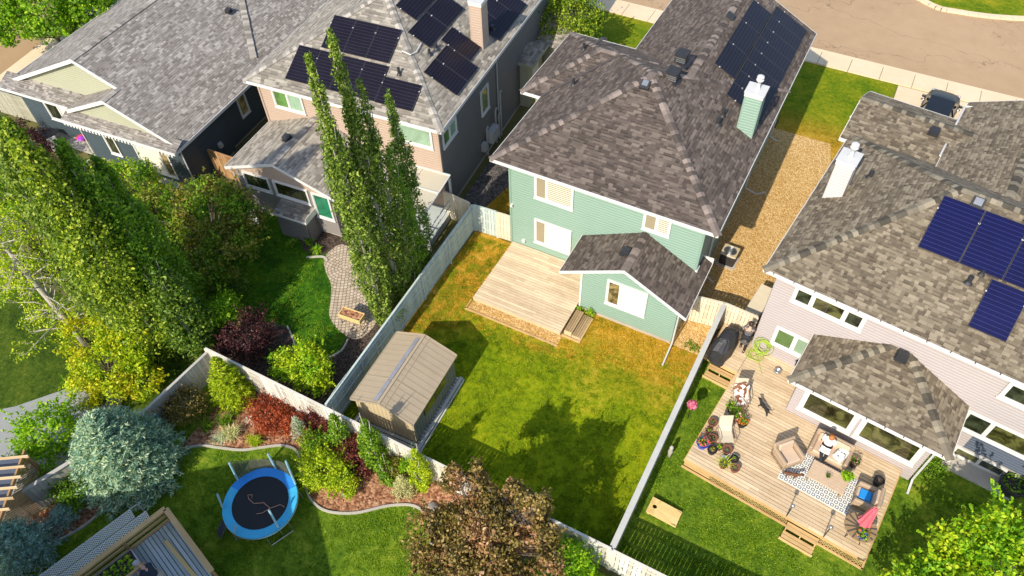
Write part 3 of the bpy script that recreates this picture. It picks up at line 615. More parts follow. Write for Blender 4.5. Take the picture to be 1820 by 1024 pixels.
# ------------------------------------------------------------ grey and beige house (left of it)
gy = thing('beige_house', 'two storey beige house with charcoal side wall and roof full of solar panels', 'house', (-3.72, .17, 0), R(4.8))
Rf, Cp, Fs = MB(), MB(), MB()
roof(Rf, Cp, Fs, -11.18, 0, 0, 17.5, 5.85, .53)
Rf.build('roof', 'shingle_gray', gy); Cp.build('ridge_cap', 'cap_gray', gy); Fs.build('fascia', 'white_trim', gy)
Wl = MB(); lap(Wl, (-10.73, .45), (-.45, .45), .2, 5.7); Wl.build('wall', 'siding_beige', gy)
Wl = MB(); lap(Wl, (-.45, .45), (-.45, 17), .2, 5.7); lap(Wl, (-10.73, 17), (-10.73, .45), .2, 5.7); lap(Wl, (-.45, 17), (-10.73, 17), .2, 5.7); Wl.build('side_wall', 'siding_charcoal', gy)
F_ = MB(); F_.box(-10.7, .48, 0, -.44, 17, .21); F_.build('foundation', 'concrete', gy)
for x in (-.45, -10.73): Tr = MB(); Tr.cbox((x, .44, 2.95), (.11, .11, 5.5)); Tr.build('corner_trim', 'siding_beige', gy)
window(gy, (-9.93, .435), (1, 0), 1.85, 1.12, [(.5, 'glass_green'), (.5, 'glass_pale')], 4.3)
window(gy, (-2.75, .435), (1, 0), 2.0, 1.15, [(1, 'glass_pale')], 4.25)
window(gy, (-.435, .75), (0, 1), 1.5, .95, [(.5, 'glass_green'), (.5, 'glass_pale')], 4.1)
window(gy, (-.435, 5.1), (0, 1), .95, 1.55, [(1, 'glass_teal')], 2.95)
def gs(x, y): return Vector((x, y, 5.85+.53*y))
def ge(x, y): return Vector((x, y, 5.85-.53*x))
Q = []
for i in range(3):
    x0 = -7.65+i*1.28; Q.append((gs(x0, 3.95), gs(x0+1.26, 3.95), gs(x0+1.26, 2.33), gs(x0, 2.33)))
for i in range(4):
    x0 = -8.85+i*1.28; Q.append((gs(x0, 2.2), gs(x0+1.26, 2.2), gs(x0+1.26, .52), gs(x0, .52)))
Q.append((gs(-3.72, 1.72), gs(-1.72, 1.72), gs(-1.72, .5), gs(-3.72, .5)))
for x0, x1, ya, yb in ((-4.82, -3.76, 5.1, 7.1), (-4.82, -3.76, 7.14, 9.15), (-3.66, -2.52, 4.07, 6.0), (-3.66, -2.52, 6.04, 7.95), (-2.38, -.82, 4.98, 6.25)):
    Q.append((ge(x0, yb), ge(x0, ya), ge(x1, ya), ge(x1, yb)))
Q.append((ge(-2.06, 3.65), ge(-2.06, 2.45), ge(-.36, 2.45), ge(-.36, 3.65))); Q.append((ge(-2.06, 4.9), ge(-2.06, 3.69), ge(-.36, 3.69), ge(-.36, 4.9)))
for k in range(3): y0 = 7.5+k*1.28; Q.append((ge(-2.0, y0+1.24), ge(-2.0, y0), ge(-.36, y0), ge(-.36, y0+1.24)))
solar(gy, Q)
chimney(gy, -1.32, 6.35, -.7, 7.0, 6.2, 8.75, 'siding_beige', pipe=False)
pipevent(gy, gs(-3.1, 1.98), .07, .4); pipevent(gy, ge(-2.35, 3.75), .07, .3); pipevent(gy, ge(-2.3, 4.35), .09, .3); pipevent(gy, ge(-.9, 8.0), .1, .3)
b = MB(); b.tube([gs(-3.4, 3.0)+Z3*.08, gs(-2.9, 2.9)+Z3*.1, ge(-2.8, 3.3)+Z3*.1, ge(-2.9, 4.0)+Z3*.08], .03, 6); b.build('conduit', 'white_trim', gy)
downspout(gy, [(-.1, 7.2, 5.7), (-.38, 7.2, 5.4), (-.38, 7.2, .3)], .04, 'gray_trim')
# meters and pipes on the side wall
b = MB(); b.cbox((-.22, 6.0, 1.2), (.4, .9, .7)); b.cbox((-.3, 5.0, 1.0), (.25, .35, .5)); b.build('utility_box', 'gray_trim', gy)
b = MB()
for y, h in ((5.4, 1.9), (6.6, 2.3), (7.0, 1.7), (7.3, 3.0)): b.tube([(-.3, y, .1), (-.3, y, h), (-.3, y+.12, h+.1), (-.3, y+.2, h)], .05, 6)
b.build('utility_pipe', 'gray_trim', gy)
# side entry
b = MB(); roof(b, None, None, -1.2, .5, 10.2, 12.7, 3.1, .45, ax='X', e0='g', e1='h'); b.build('porch_roof', 'shingle_gray', gy)
b = MB(); roof(MB(), None, b, -1.2, .5, 10.2, 12.7, 3.1, .45, ax='X', e0='g', e1='h'); b.box(-.45, 10.4, 0, .15, 12.5, 3.0); b.build('porch_wall', 'siding_sage', gy)
b = MB(); b.box(.15, 10.9, .3, .2, 11.8, 2.5); b.build('porch_door', 'white_trim', gy)
# garage block
b = MB(); lap(b, (-.45, 13), (1.6, 13), 0, 2.7); lap(b, (1.6, 13), (1.6, 17), 0, 2.7); b.build('garage_wall', 'siding_sage', gy)
b = MB(); roof(b, None, None, -1.5, 2.0, 12.7, 17.4, 2.85, .4, e0='h', e1='h'); b.build('garage_roof', 'shingle_gray', gy)
# rear gabled extension
Rf, Cp, Fs = MB(), MB(), MB(); roof(Rf, Cp, Fs, -10.75, -4.3, -3.5, .44, 3.1, .37, e0='g', e1='n')
Rf.build('roof', 'shingle_gray', gy); Cp.build('ridge_cap', 'cap_gray', gy); Fs.build('fascia', 'white_trim', gy)
Wl = MB(); lap(Wl, (-10.35, -3.25), (-4.65, -3.25), 2.9, 3.1, [(0, 3.2), (.5, 4.2), (1, 3.15)]); Wl.build('gable_wall', 'siding_beige', gy)
Wl = MB(); lap(Wl, (-10.35, -3.25), (-4.65, -3.25), .2, 2.9); lap(Wl, (-4.65, -3.25), (-4.65, .4), .2, 3.1); lap(Wl, (-10.35, .4), (-10.35, -3.25), .2, 3.1); Wl.build('wall', 'gray_siding' if 'gray_siding' in MAT else 'siding_charcoal', gy)
F_ = MB(); F_.box(-10.3, -3.2, 0, -4.7, .4, .21); F_.build('foundation', 'concrete', gy)
window(gy, (-8.05, -3.27), (1, 0), 2.05, 1.0, [(1, 'glass_amber')], 1.95); window(gy, (-5.8, -3.27), (1, 0), 1.05, 1.65, [(1, 'glass_teal')], 1.25); window(gy, (-9.9, -3.27), (1, 0), 1.6, 1.0, [(1, 'glass_dark')], 1.95)
roofvent(gy, (-8.0, -1.5, 4.15), .34)
b = MB(); 
for p, q in (((-7.7, -4.15), (-5.9, -4.15)), ((-5.9, -4.15), (-5.9, -3.26)), ((-7.7, -3.26), (-7.7, -4.15))): lap(b, p, q, 0, 1.62)
b.build('bay_wall', 'siding_charcoal', gy)
b = MB(); b.face([(-7.8, -4.25, 1.6), (-5.8, -4.25, 1.6), (-5.8, -3.26, 1.85), (-7.8, -3.26, 1.85)]); b.build('bay_roof', 'shingle_gray', gy)
b = MB(); b.box(-7.82, -4.28, 1.5, -5.78, -4.25, 1.62); b.box(-5.8, -4.25, 1.5, -5.775, -3.3, 1.86); b.build('bay_trim', 'white_trim', gy)
downspout(gy, [(-10.8, -3.4, 3.0), (-10.5, -3.3, 2.6), (-10.5, -3.3, .2)], .04)
# covered porch at the corner
b = MB(); b.face([(-4.65, -2.35, 2.62), (0, -2.35, 2.62), (0, .42, 2.8), (-4.65, .42, 2.8)]); b.face([(-4.65, -2.35, 2.57), (-4.65, .42, 2.75), (0, .42, 2.75), (0, -2.35, 2.57)]); b.build('porch_roof', 'porch_panel' if 'porch_panel' in MAT else 'siding_sage', gy)
b = MB()
for y in (-2.36, -.9, .40): b.box(-4.65, y-.03, 2.6+(y+2.35)*.065, .02, y+.03, 2.68+(y+2.35)*.065)
for x in (-4.6, -3.1, -1.55, 0): b.cbox((x, -.97, 2.72), (.05, 2.8, .05), 0, 0, R(3.7))
for x, y in ((-.02, .33), (-.02, -2.3), (-2.4, -2.3), (-4.55, -2.3)): b.box(x-.05, y-.05, 0, x+.05, y+.05, 2.65)
for z in (.95, 1.35, .55): b.box(-.05, -2.25, z, .0, .3, z+.05); b.box(-4.5, -2.33, z, -.05, -2.28, z+.05)
b.build('porch_frame', 'white_metal', gy)
b = MB(); b.box(-4.6, -2.3, .0, -.1, .43, .45); b.build('porch_floor', 'deck_gray', gy)

# ------------------------------------------------------------ dark blue bungalow (far left)
bg = thing('bungalow', 'single storey dark blue bungalow with pale shingles and two sage gables', 'house', (-17.4, -4.2, 0), R(4.8))
def be(x, y): return (x, y, 6.2-.45*abs(x+6.3))
Rf = MB(); Rf.face([be(-6.3, 1.05), be(-3.8, 1.05), be(-3.8, 21), be(-6.3, 21)]); Rf.face([be(-3.8, -.1), be(.35, -.1), be(.35, 21), be(-3.8, 21)])
Rf.face([be(-12.95, 1.05), be(-6.3, 1.05), be(-6.3, 21), be(-12.95, 21)])
Rf.face([(-7.1, -.1, 5.075-.45*3.3), (-3.8, -.1, 5.075), (-3.8, 1.4, 5.075), (-7.1, 1.4, 5.075-.45*3.3)])
Rf.face([(-12.95, .38, 3.25), (-6.6, .38, 3.25), (-6.6, 1.4, 3.66), (-12.95, 1.4, 3.66)]); Rf.face([(-7.35, -.55, 3.22), (.38, -.55, 3.22), (.38, .2, 3.52), (-7.35, .2, 3.52)])
Rf.build('roof', 'shingle_slate', bg)
Cp = MB(); capline(Cp, be(-6.3, 1.05), be(-6.3, 21), .45); capline(Cp, (-3.8, -.1, 5.075), (-3.8, 1.05, 5.075), .45); capline(Cp, be(-.6, 7.6), be(-3.9, 11.5), .2, wd=.3); Cp.build('ridge_cap', 'cap_gray', bg)
Fs = MB()
def rake(mb, p, q, o=(0, -1, 0), th=.2, t=.03):
    p, q, o = Vector(p), Vector(q), Vector(o)*t; mb.shared([p+Z3*.02, q+Z3*.02, q-Z3*th, p-Z3*th, p+o+Z3*.02, q+o+Z3*.02, q+o-Z3*th, p+o-Z3*th], [(4, 7, 6, 5), (0, 4, 5, 1), (3, 2, 6, 7), (0, 3, 7, 4), (1, 5, 6, 2), (0, 1, 2, 3)])
rake(Fs, be(-12.95, 1.05), be(-6.3, 1.05)); rake(Fs, be(-6.3, 1.05), be(-3.8, 1.05)); rake(Fs, (-7.1, -.1, 3.59), (-3.8, -.1, 5.075)); rake(Fs, (-3.8, -.1, 5.075), be(.35, -.1))
rake(Fs, (-12.95, .38, 3.25), (-6.6, .38, 3.25), th=.14); rake(Fs, (-7.35, -.55, 3.22), (.38, -.55, 3.22), th=.14); rake(Fs, (.36, -.55, 3.21), (.36, 21, 3.21), (1, 0, 0), .15); rake(Fs, (-12.96, 21, 3.21), (-12.96, .4, 3.21), (-1, 0, 0), .15)
Fs.face([(-12.9, .4, 3.1), (-12.9, 21, 3.1), (.35, 21, 3.1), (.35, .4, 3.1)]); Fs.face([(-7.3, -.5, 3.08), (-7.3, .4, 3.08), (.35, .4, 3.08), (.35, -.5, 3.08)])
Fs.build('fascia', 'white_trim', bg)
Wl = MB(); lap(Wl, (-12.5, 1.32), (-3.9, 1.32), 3.6, 3.6, [(0, 3.4), (.72, 6.0), (1, 5.0)], c=.155); lap(Wl, (-7.0, .13), (.25, .13), 3.4, 3.4, [(0, 3.6), (.44, 4.95), (1, 3.3)]); Wl.build('gable_wall', 'siding_sage', bg)
Wl = MB(); lap(Wl, (-12.4, 1.0), (-7.1, 1.0), .2, 3.15); lap(Wl, (-7.1, .1), (0, .1), .2, 3.12); lap(Wl, (-7.1, 1.0), (-7.1, .1), .2, 3.1)
lap(Wl, (0, .1), (0, 3.6), .2, 3.1); lap(Wl, (0, 3.6), (-.25, 3.6), .2, 3.1); lap(Wl, (-.25, 3.6), (-.25, 21), .2, 3.1); lap(Wl, (-12.4, 21), (-12.4, 1.0), .2, 3.1); Wl.build('wall', 'siding_blue', bg)
F_ = MB(); F_.box(-12.3, 1.1, 0, -.3, 21, .21); F_.box(-7.0, .2, 0, -.05, 3.5, .21); F_.build('foundation', 'concrete', bg)
window(bg, (-10.6, .985), (1, 0), 2.6, 1.5, [(.4, 'glass_dark'), (.6, 'blind_cream')], 1.3); window(bg, (-5.5, .085), (1, 0), .8, 1.5, [(1, 'glass_dark')], 1.0); window(bg, (-3.4, .085), (1, 0), 2.4, 1.9, [(.75, 'blind_cream'), (.25, 'glass_tan')], .6)
window(bg, (-.235, 5.05), (0, 1), .75, 1.5, [(1, 'glass_tan')], 1.3)
for i in range(34): b = MB(); b.cbox((-7.1+i*.22, -.6, 3.02), (.11, .02, .12)); b.build('scallop', 'white_trim', bg)
roofvent(bg, (-3.2, 9.6, 4.85), .3); b = MB(); b.cbox((.1, 2.6, 1.3), (.2, .25, .3)); b.build('wall_vent', 'gray_trim', bg)
downspout(bg, [(.3, .0, 3.1), (.08, .05, 2.8), (.08, .05, .2), (.5, -.9, .1)], .04); downspout(bg, [(-7.1, -.2, 3), (-7.15, .05, 2.7), (-7.15, .05, .3), (-7.6, -1.1, .1)], .04)

# ------------------------------------------------------------ pale house (right)
wh = thing('pale_house', 'two storey pale lilac house with olive shingle roof and blue solar panels', 'house', (11.95, -1.41, 0), R(-7))
Rf, Cp, Fs = MB(), MB(), MB()
roof(Rf, Cp, Fs, 0, 17, 0, 9.8, 5.85, .6, ax='X'); roof(Rf, Cp, Fs, -.3, 7.0, 9.3, 13.45, 5.853, .45, ax='X', e0='g', e1='n'); roof(Rf, Cp, Fs, 3.8, 9.4, 6, 14.3, 6.35, .45, e0='n', e1='g')
Rf.build('roof', 'shingle_olive', wh); Cp.build('ridge_cap', 'cap_olive', wh); Fs.build('fascia', 'white_trim', wh)
Wl = MB(); lap(Wl, (.5, .45), (16.5, .45), 1.75, 5.7); lap(Wl, (.5, .45), (9.4, .45), .3, 1.75); lap(Wl, (.5, 9.3), (.5, .45), .3, 5.7); lap(Wl, (16.5, .45), (16.5, 13), .3, 5.7); lap(Wl, (.1, 13.1), (.1, 9.5), .3, 5.7); lap(Wl, (9, 13.1), (.1, 13.1), .3, 5.7); lap(Wl, (.1, 9.5), (.5, 9.3), .3, 5.7); lap(Wl, (4.2, 13.9), (4.2, 9.6), 5.6, 6.2); Wl.face([(4.2, 13.9, 5), (4.2, 13.9, 6.2), (6.6, 13.9, 7.4), (9, 13.9, 6.2), (9, 13.9, 5)]); Wl.build('wall', 'siding_pale', wh)
Wl = MB(); lap(Wl, (9.4, .44), (16.5, .44), .75, 1.7); Wl.box(9.4, .43, 1.7, 16.5, .5, 1.78); Wl.build('lower_wall', 'siding_bluegray', wh)
F_ = MB(); F_.box(.52, .47, 0, 16.4, 13, .31); F_.box(9.4, .445, 0, 16.4, .6, .76); F_.box(9.0, -.4, -.02, 11.6, .43, .1); F_.build('foundation', 'concrete', wh)
window(wh, (1.3, .435), (1, 0), 2.8, .92, [(.25, 'glass_dark'), (.5, 'glass_amber'), (.25, 'glass_dark')], 4.4, fw=.12)
window(wh, (1.2, .435), (1, 0), 1.65, 1.18, [(.55, 'glass_green'), (.45, 'glass_pale')], 1.45, fw=.12)
window(wh, (9.1, .435), (1, 0), 2.4, 1.0, [(1, 'glass_dark')], 4.3, fw=.12); window(wh, (8.7, .435), (1, 0), 4.4, 1.15, [(.2, 'glass_dark'), (.8, 'glass_amber')], 1.78, fw=.1)
window(wh, (9.2, .42), (1, 0), 1.9, .58, [(.5, 'glass_amber'), (.5, 'glass_dark')], .1, fw=.06)
def ws(x, y): return Vector((x, y, 5.85+.6*y))
Q = []
for i in range(5): x0 = 4.45+i*1.45; Q.append((ws(x0, 4.45), ws(x0+1.43, 4.45), ws(x0+1.43, 2.6), ws(x0, 2.6)))
Q.append((ws(7.05, 2.52), ws(8.3, 2.52), ws(8.3, .9), ws(7.05, .9)))
solar(wh, Q, 'solar_blue', 'solar_line_blue')
for x, y in ((5.6, 5.0),): pass
def skyvent(p, nm_='roof_vent'): b = MB(); b.cbox(p+Vector((0, 0, .1)), (.42, .42, .13), 0, 0, R(31)); b.cbox(p+Vector((0, -.03, .19)), (.28, .28, .02), 0, 1, R(31)); b.build(nm_, ['black_plastic', 'steel'], wh)
skyvent(ws(5.55, 4.55)); skyvent(ws(7.3, 4.7)); pipevent(wh, ws(6.45, 2.15), .08, .35); pipevent(wh, ws(6.7, 2.55), .06, .2)
roofvent(wh, (7.75, 12.2, 6.35+.45*1.65), .36); roofvent(wh, (3.1, 10.8, 6.6), .36)
chimney(wh, .5, 4.75, 1.15, 5.5, 6.1, 8.2, 'white_siding' if 'white_siding' in MAT else 'siding_pale'); pipevent(wh, (1.75, 6.1, 6.85), .09, .35)
downspout(wh, [(-.1, 11.6, 5.8), (-.25, 11.6, 5.5), (-.5, 11.6, 5.45)], .06)
downspout(wh, [(3.75, 9.7, 6.4), (3.75, 13.8, 6.4), (4.4, 14.1, 6.42)], .05)
# sunroom
Rf, Cp, Fs = MB(), MB(), MB(); roof(Rf, Cp, Fs, 2.63, 8.65, -2.2, 1.2, 3.1, .5, e1='n')
Rf.build('roof', 'shingle_olive', wh); Cp.build('ridge_cap', 'cap_olive', wh); Fs.build('fascia', 'white_trim', wh)
Wl = MB(); lap(Wl, (3.0, -1.75), (8.15, -1.75), .1, 2.95); lap(Wl, (8.15, -1.75), (8.15, .45), .1, 2.95); lap(Wl, (3.0, .45), (3.0, -1.75), .1, 2.95); Wl.build('wall', 'siding_pale', wh)
window(wh, (3.35, -1.765), (1, 0), 2.15, 1.62, [(1, 'glass_amber')], 1.12, fw=.17); window(wh, (5.6, -1.765), (1, 0), 2.35, 1.62, [(1, 'glass_amber')], 1.12, fw=.17)
roofvent(wh, (5.75, .0, 4.45), .36)
for p in [(2.93+i*.68, -2.24, 3.12) for i in range(9)]+[(.4+i*.82, -.04, 5.87) for i in range(12)]: b = MB(); b.cbox(p, (.03, .09, .05)); b.build('gutter_clip', 'dark_flashing', wh)
downspout(wh, [(8.55, -2.1, 3.0), (8.25, -1.8, 2.7), (8.25, -1.8, .35), (8.3, -2.4, .15)], .045)
b = MB(); b.cbox((2.55, .38, 1.0), (.14, .1, .35)); b.build('meter_box', 'black_plastic', wh)

# ------------------------------------------------------------ fences
def fence(name, label, p0, p1, h, mat, cat='fence', post=2.45, bw=.14, capw=.09, hf=None, capm=None, gap=.016, rails=1, group=None, face=1):
    a, c = Vector((*p0, 0)), Vector((*p1, 0)); Ln = (c-a).length; e = (c-a)/Ln; rz = math.atan2(e.y, e.x)
    t = thing(name, label, cat, tuple(a), rz, group); b = MB(); n = int(Ln/(bw+gap)); st = Ln/n; hf = hf or (lambda u: h)
    for i in range(n):
        x = (i+.5)*st; hh = hf(x/Ln)+random.uniform(-.006, .006); b.cbox((x, face*.025+random.uniform(-.003, .003), hh/2+.03), (st-gap, .02, hh-.06))
    b.build('boards', mat, t)
    k = max(1, round(Ln/post))
    for i in range(k+1):
        q = MB(); hh = hf(i/k); q.box(Ln*i/k-.045, -.05, 0, Ln*i/k+.045, .012, hh-.005); q.build('post', mat, t)
    for z in (.3, .95, 1.5)[:rails*3]:
        if z < h-.2: q = MB(); q.box(0, -.035, z, Ln, .013, z+.09); q.build('rail', mat, t)
    q = MB(); m = 24 if hf(0) != hf(.37) or hf(.5) != hf(.8) else 1
    for i in range(m):
        x0, x1 = Ln*i/m, Ln*(i+1)/m; z0, z1 = hf(i/m), hf((i+1)/m)
        q.shared([(x0, -capw, z0), (x1, -capw, z1), (x1, capw, z1), (x0, capw, z0), (x0, -capw, z0+.035), (x1, -capw, z1+.035), (x1, capw, z1+.035), (x0, capw, z0+.035)], [(4, 5, 6, 7), (0, 3, 2, 1), (0, 1, 5, 4), (2, 3, 7, 6), (1, 2, 6, 5), (0, 4, 7, 3)])
    q.build('cap_rail', capm or mat, t); return t
fence('wooden_fence', 'pale green board fence between the poplar garden and the middle lawn', (-1.82, -12.6), (-2.27, .1), 1.83, 'fence_green', hf=lambda u: 1.83+.1*math.sin(u*19)*(u < .3)-.12*(u > .0)*(u < .02), capw=.045, face=1)
fence('wooden_fence', 'whitish back fence running below the middle lawn behind the bushes', (-8.15, -12.72), (10.7, -12.72), 1.83, 'fence_white', capw=.05, face=-1)
fence('wooden_fence', 'whitish fence behind the board with a hole at the bottom right', (10.78, -12.74), (24, -12.8), 1.83, 'fence_white', capw=.05, gap=.022, face=-1)
fence('wooden_fence', 'long grey topped fence dividing the middle lawn from the furnished deck', (10.72, -12.62), (10.84, -.2), 1.75, 'rail_top', capw=.11, capm='rail_top')
fence('wooden_fence', 'short pale green fence with a gate beside the green house corner', (-2.2, .12), (-.95, .2), 1.83, 'fence_green', capw=.04, face=-1, post=1.2)
fence('wooden_gate', 'sunlit cream gate panel touching the green house corner', (-.92, .2), (-.05, .26), 1.8, 'fence_cream', 'gate', capw=.04, face=-1, post=.9)
fence('wooden_fence', 'cream fence panel across the gravel beside the rear addition', (9.42, -.5), (10.76, -.3), 1.8, 'fence_cream', capw=.05, face=-1, post=1.3)
fence('wooden_fence', 'cream fence panel behind the covered barbecue', (10.9, -.28), (12.35, -.38), 1.8, 'fence_cream', capw=.05, face=-1, post=1.4)
fence('wooden_fence', 'weathered grey fence between the patio and the blue spruce', (-8.45, -17.0), (-8.12, -12.8), 1.6, 'weathered', capw=.06, face=-1, gap=.012)
fence('wooden_fence', 'weathered grey fence running down to the bottom left corner', (-10.9, -23.4), (-8.5, -17.1), 1.6, 'weathered', capw=.08, face=-1, gap=.012)
fence('wooden_fence', 'beige fence at the far left beside the bungalow', (-37, -4.6), (-29.9, -3.9), 1.8, 'fence_beige', capw=.04, face=-1)
fence('wooden_fence', 'short pale fence at the corner of the charcoal wall', (-4.05, .3), (-2.45, .15), 1.83, 'fence_cream', capw=.04, face=-1, post=1.5)
fence('wooden_fence', 'low plank fence between the bungalow and the beige house', (-17.3, -2.6), (-15.0, -2.5), 1.8, 'cedar', capw=.04, face=-1)
def lattice(parent, p, e, w, h, z0, mat, st=.14, nm_='lattice', bar=.022, up=Z3):
    b = MB(); p = Vector(p); e = Vector(e).normalized(); up = Vector(up).normalized(); nrm = e.cross(up)*.006
    def seg(u0, v0, u1, v1, o):
        a, c = p+e*u0+up*(z0+v0)+o, p+e*u1+up*(z0+v1)+o; d = (c-a).normalized(); s = d.cross(nrm.normalized())*bar/2; b.shared([a-s, c-s, c+s, a+s, a-s+nrm, c-s+nrm, c+s+nrm, a+s+nrm], [(4, 7, 6, 5), (0, 1, 2, 3), (0, 4, 5, 1), (2, 6, 7, 3)])
    k = -h
    while k < w:
        u0, v0, u1, v1 = k, 0, k+h, h
        if u0 < 0: v0 -= u0; u0 = 0
        if u1 > w: v1 -= u1-w; u1 = w
        if v1 > v0: seg(u0, v0, u1, v1, nrm*0); seg(w-u0, v0, w-u1, v1, nrm)
        k += st
    return b.build(nm_, mat, parent)

# ------------------------------------------------------------ shed
sh = thing('garden_shed', 'beige metal garden shed with skylight strips by the green fence', 'shed', (.27, -9.98, 0), R(2.6))
b = MB(); hw, hl, ez, rz_ = 1.47, 1.84, 1.80, 2.42
for s_ in (-1, 1):
    A, B_, C_, D = (s_*hw, -hl, ez), (s_*hw, hl, ez), (0, hl, rz_), (0, -hl, rz_); b.face([A, B_, C_, D] if s_ > 0 else [D, C_, B_, A]); b.face([(x, y, z-.05) for x, y, z in ([D, C_, B_, A] if s_ > 0 else [A, B_, C_, D])])
    for y0, y1 in ((-hl, -hl-.03), (hl, hl+.03)): rake(b, (s_*hw, y0, ez), (0, y0, rz_), (0, -1 if y0 < 0 else 1, 0), .09)
    rake(b, (s_*hw, -hl, ez) if s_ > 0 else (s_*hw, hl, ez), (s_*hw, hl, ez) if s_ > 0 else (s_*hw, -hl, ez), (s_, 0, 0), .09)
paint('shed_roof', (.41, .325, .22), .55, .08, 1.2); paint('shed_wall_tan', (.55, .44, .27), .5, .06); paint('shed_wall', (.19, .19, .155), .5, .08); paint('skylight', (.26, .26, .29), .25, .25, 3)
b.build('roof', 'shed_roof', sh)
b = MB()
for i in range(3):
    for s_ in (-1, 1): b.face([(s_*.02*0+s_*hw*k/4, y, rz_-(rz_-ez)*k/4+.004) for k, y in ((0, -hl+.01), (0, hl-.01), (0, hl-.01), (0, -hl+.01))]) if False else None
for s_ in (-1, 1):
    for y in (-.6, .62): b.cbox((s_*hw/2, y, (ez+rz_)/2+.008), (hw*1.07, .018, .012), 0, 0, 0, s_*math.atan2(rz_-ez, hw))
b.cbox((.0, 0, rz_+.012), (.09, 2*hl, .03)); b.cbox((.24, 0, rz_-.09), (.03, 2*hl, .02)); b.build('roof_seam', 'shed_roof', sh)
b = MB()
for s_ in (-1, 1):
    for i in range(13):
        y = -hl+.14+i*.283; q = b.T; b.cbox((s_*hw/2, y, (ez+rz_)/2+.012), (hw*1.06, .018, .006), 0, 0, 0, s_*math.atan2(rz_-ez, hw))
b.build('roof_rib', 'shed_roof', sh)
for y0 in (-1.76, -.62, .52):
    b = MB(); z = lambda x: rz_-(rz_-ez)*abs(x)/hw; y1 = y0+1.1; b.face([(-.33, y0, z(.33)+.03), (-.12, y0, z(.12)+.03), (-.12, y1, z(.12)+.03), (-.33, y1, z(.33)+.03)]); b.build('skylight', 'skylight', sh)
b = MB(); wv = 1.36; lv = 1.72
def ribs(b, p, q, n, z0, z1f):
    p, q = Vector((*p, 0)), Vector((*q, 0)); e = (q-p)/n; o = Vector((e.y, -e.x, 0)).normalized()*.022
    for i in range(n):
        a = p+e*i; c = [a, a+e*.12+o, a+e*.62+o, a+e*.74, a+e]
        for k in range(4): u0, u1 = (i+(0, .12, .62, .74, 1)[k])/n, (i+(0, .12, .62, .74, 1)[k+1])/n; b.face([c[k]+Z3*z0, c[k+1]+Z3*z0, c[k+1]+Z3*z1f(u1), c[k]+Z3*z1f(u0)])
gz = lambda u: ez-.03+(rz_-ez)*(1-abs(2*u-1))*.92
ribs(b, (-wv, -lv), (wv, -lv), 14, .08, gz); b.build('front_wall', 'shed_wall_tan', sh)
b = MB(); ribs(b, (wv, -lv), (wv, lv), 17, .08, lambda u: ez); ribs(b, (wv, lv), (-wv, lv), 14, .08, gz); ribs(b, (-wv, lv), (-wv, -lv), 17, .08, lambda u: ez); b.build('wall', 'shed_wall', sh)
b = MB(); b.box(wv+.005, -.9, 1.0, wv+.05, .9, 1.42); b.build('window', 'glass_dark', sh)
b = MB(); b.box(-wv-.25, -lv-.65, 0, -wv-.08, lv+.1, .1); b.box(wv+.12, -lv-.62, 0, wv+.26, lv+.15, .12); b.box(wv+.3, -lv-.5, 0, wv+.36, lv+.1, .07); b.box(-wv-.3, -lv-.62, 0, wv+.3, -lv-.5, .12); b.build('base_frame', 'rail_top', sh)
b = MB(); y = -lv-.5
while y < lv: b.box(-wv-.2, y, .02, wv+.1, y+.12, .08); y += .17
b.build('floor', 'weathered', sh)

# ------------------------------------------------------------ low deck of the green house
dk = thing('wooden_deck', 'new pale wooden deck against the green house', 'deck', (0, 0, 0))
def deckboards(parent, x0, x1, y0, y1, z, mat, bw=.152, ax='X', fr=True, frm='deck_side', lap_=3.6):
    b = MB()
    if ax == 'X':
        y = y0; i = 0
        while y < y1-.02:
            yy = min(y+bw-.026, y1); xs = [x0]; x = x0+random.uniform(1, lap_)
            while x < x1-.4: xs.append(x); x += lap_
            xs.append(x1)
            for a, c in zip(xs, xs[1:]): b.box(a+.002, y, z-.035, c-.002, yy, z+random.uniform(-.002, .002))
            y += bw; i += 1
    else:
        x = x0
        while x < x1-.02: b.box(x, y0, z-.035, min(x+bw-.026, x1), y1, z+random.uniform(-.002, .002)); x += bw
    return b.build('deck_boards', mat, parent)
deckboards(dk, .08, 4.66, -4.14, -.04, .46, 'deck_new')
b = MB(); b.box(.1, -4.12, .25, 4.64, -4.09, .42); b.box(.1, -4.1, .25, .13, -.05, .42); b.box(4.6, -4.1, .25, 4.63, -.05, .42)
for i in range(5): b.box(.3+i*1.05, -4.0, 0, .4+i*1.05, -3.9, .3)
b.build('rim_joist', 'deck_side', dk)
b = MB(); b.box(-.12, -4.62, 0, 4.75, -4.54, .07); b.box(-.12, -4.6, 0, -.06, -4.0, .07); b.build('timber_edge', 'lumber', dk)
sheet('gravel_bed', [(.02, -4.56), (4.7, -4.56), (4.7, -.1), (.02, -.1)], .03, 'gravel_tan')
st = thing('wooden_steps', 'two dark slatted wooden steps beside the new deck', 'steps', (0, 0, 0))
for i, (x0, x1, z) in enumerate(((4.72, 5.08, .34), (5.1, 5.5, .19))):
    b = MB(); k = x0
    while k < x1-.03: b.box(k, -3.8, z-.03, k+.085, -2.5, z); k += .1
    b.build('tread', 'step_wood', st); b = MB(); b.box(x0, -3.84, 0, x1, -3.8, z-.03); b.box(x0, -2.5, 0, x1, -2.46, z-.03); b.box(x1-.02, -3.8, 0, x1, -2.5, z-.035); b.build('riser', 'deck_side', st)
b = MB(); b.box(5.5, -3.9, 0, 5.58, -2.45, .1); b.box(4.7, -3.98, 0, 5.58, -3.9, .1); b.build('timber_edge', 'lumber_y', st)
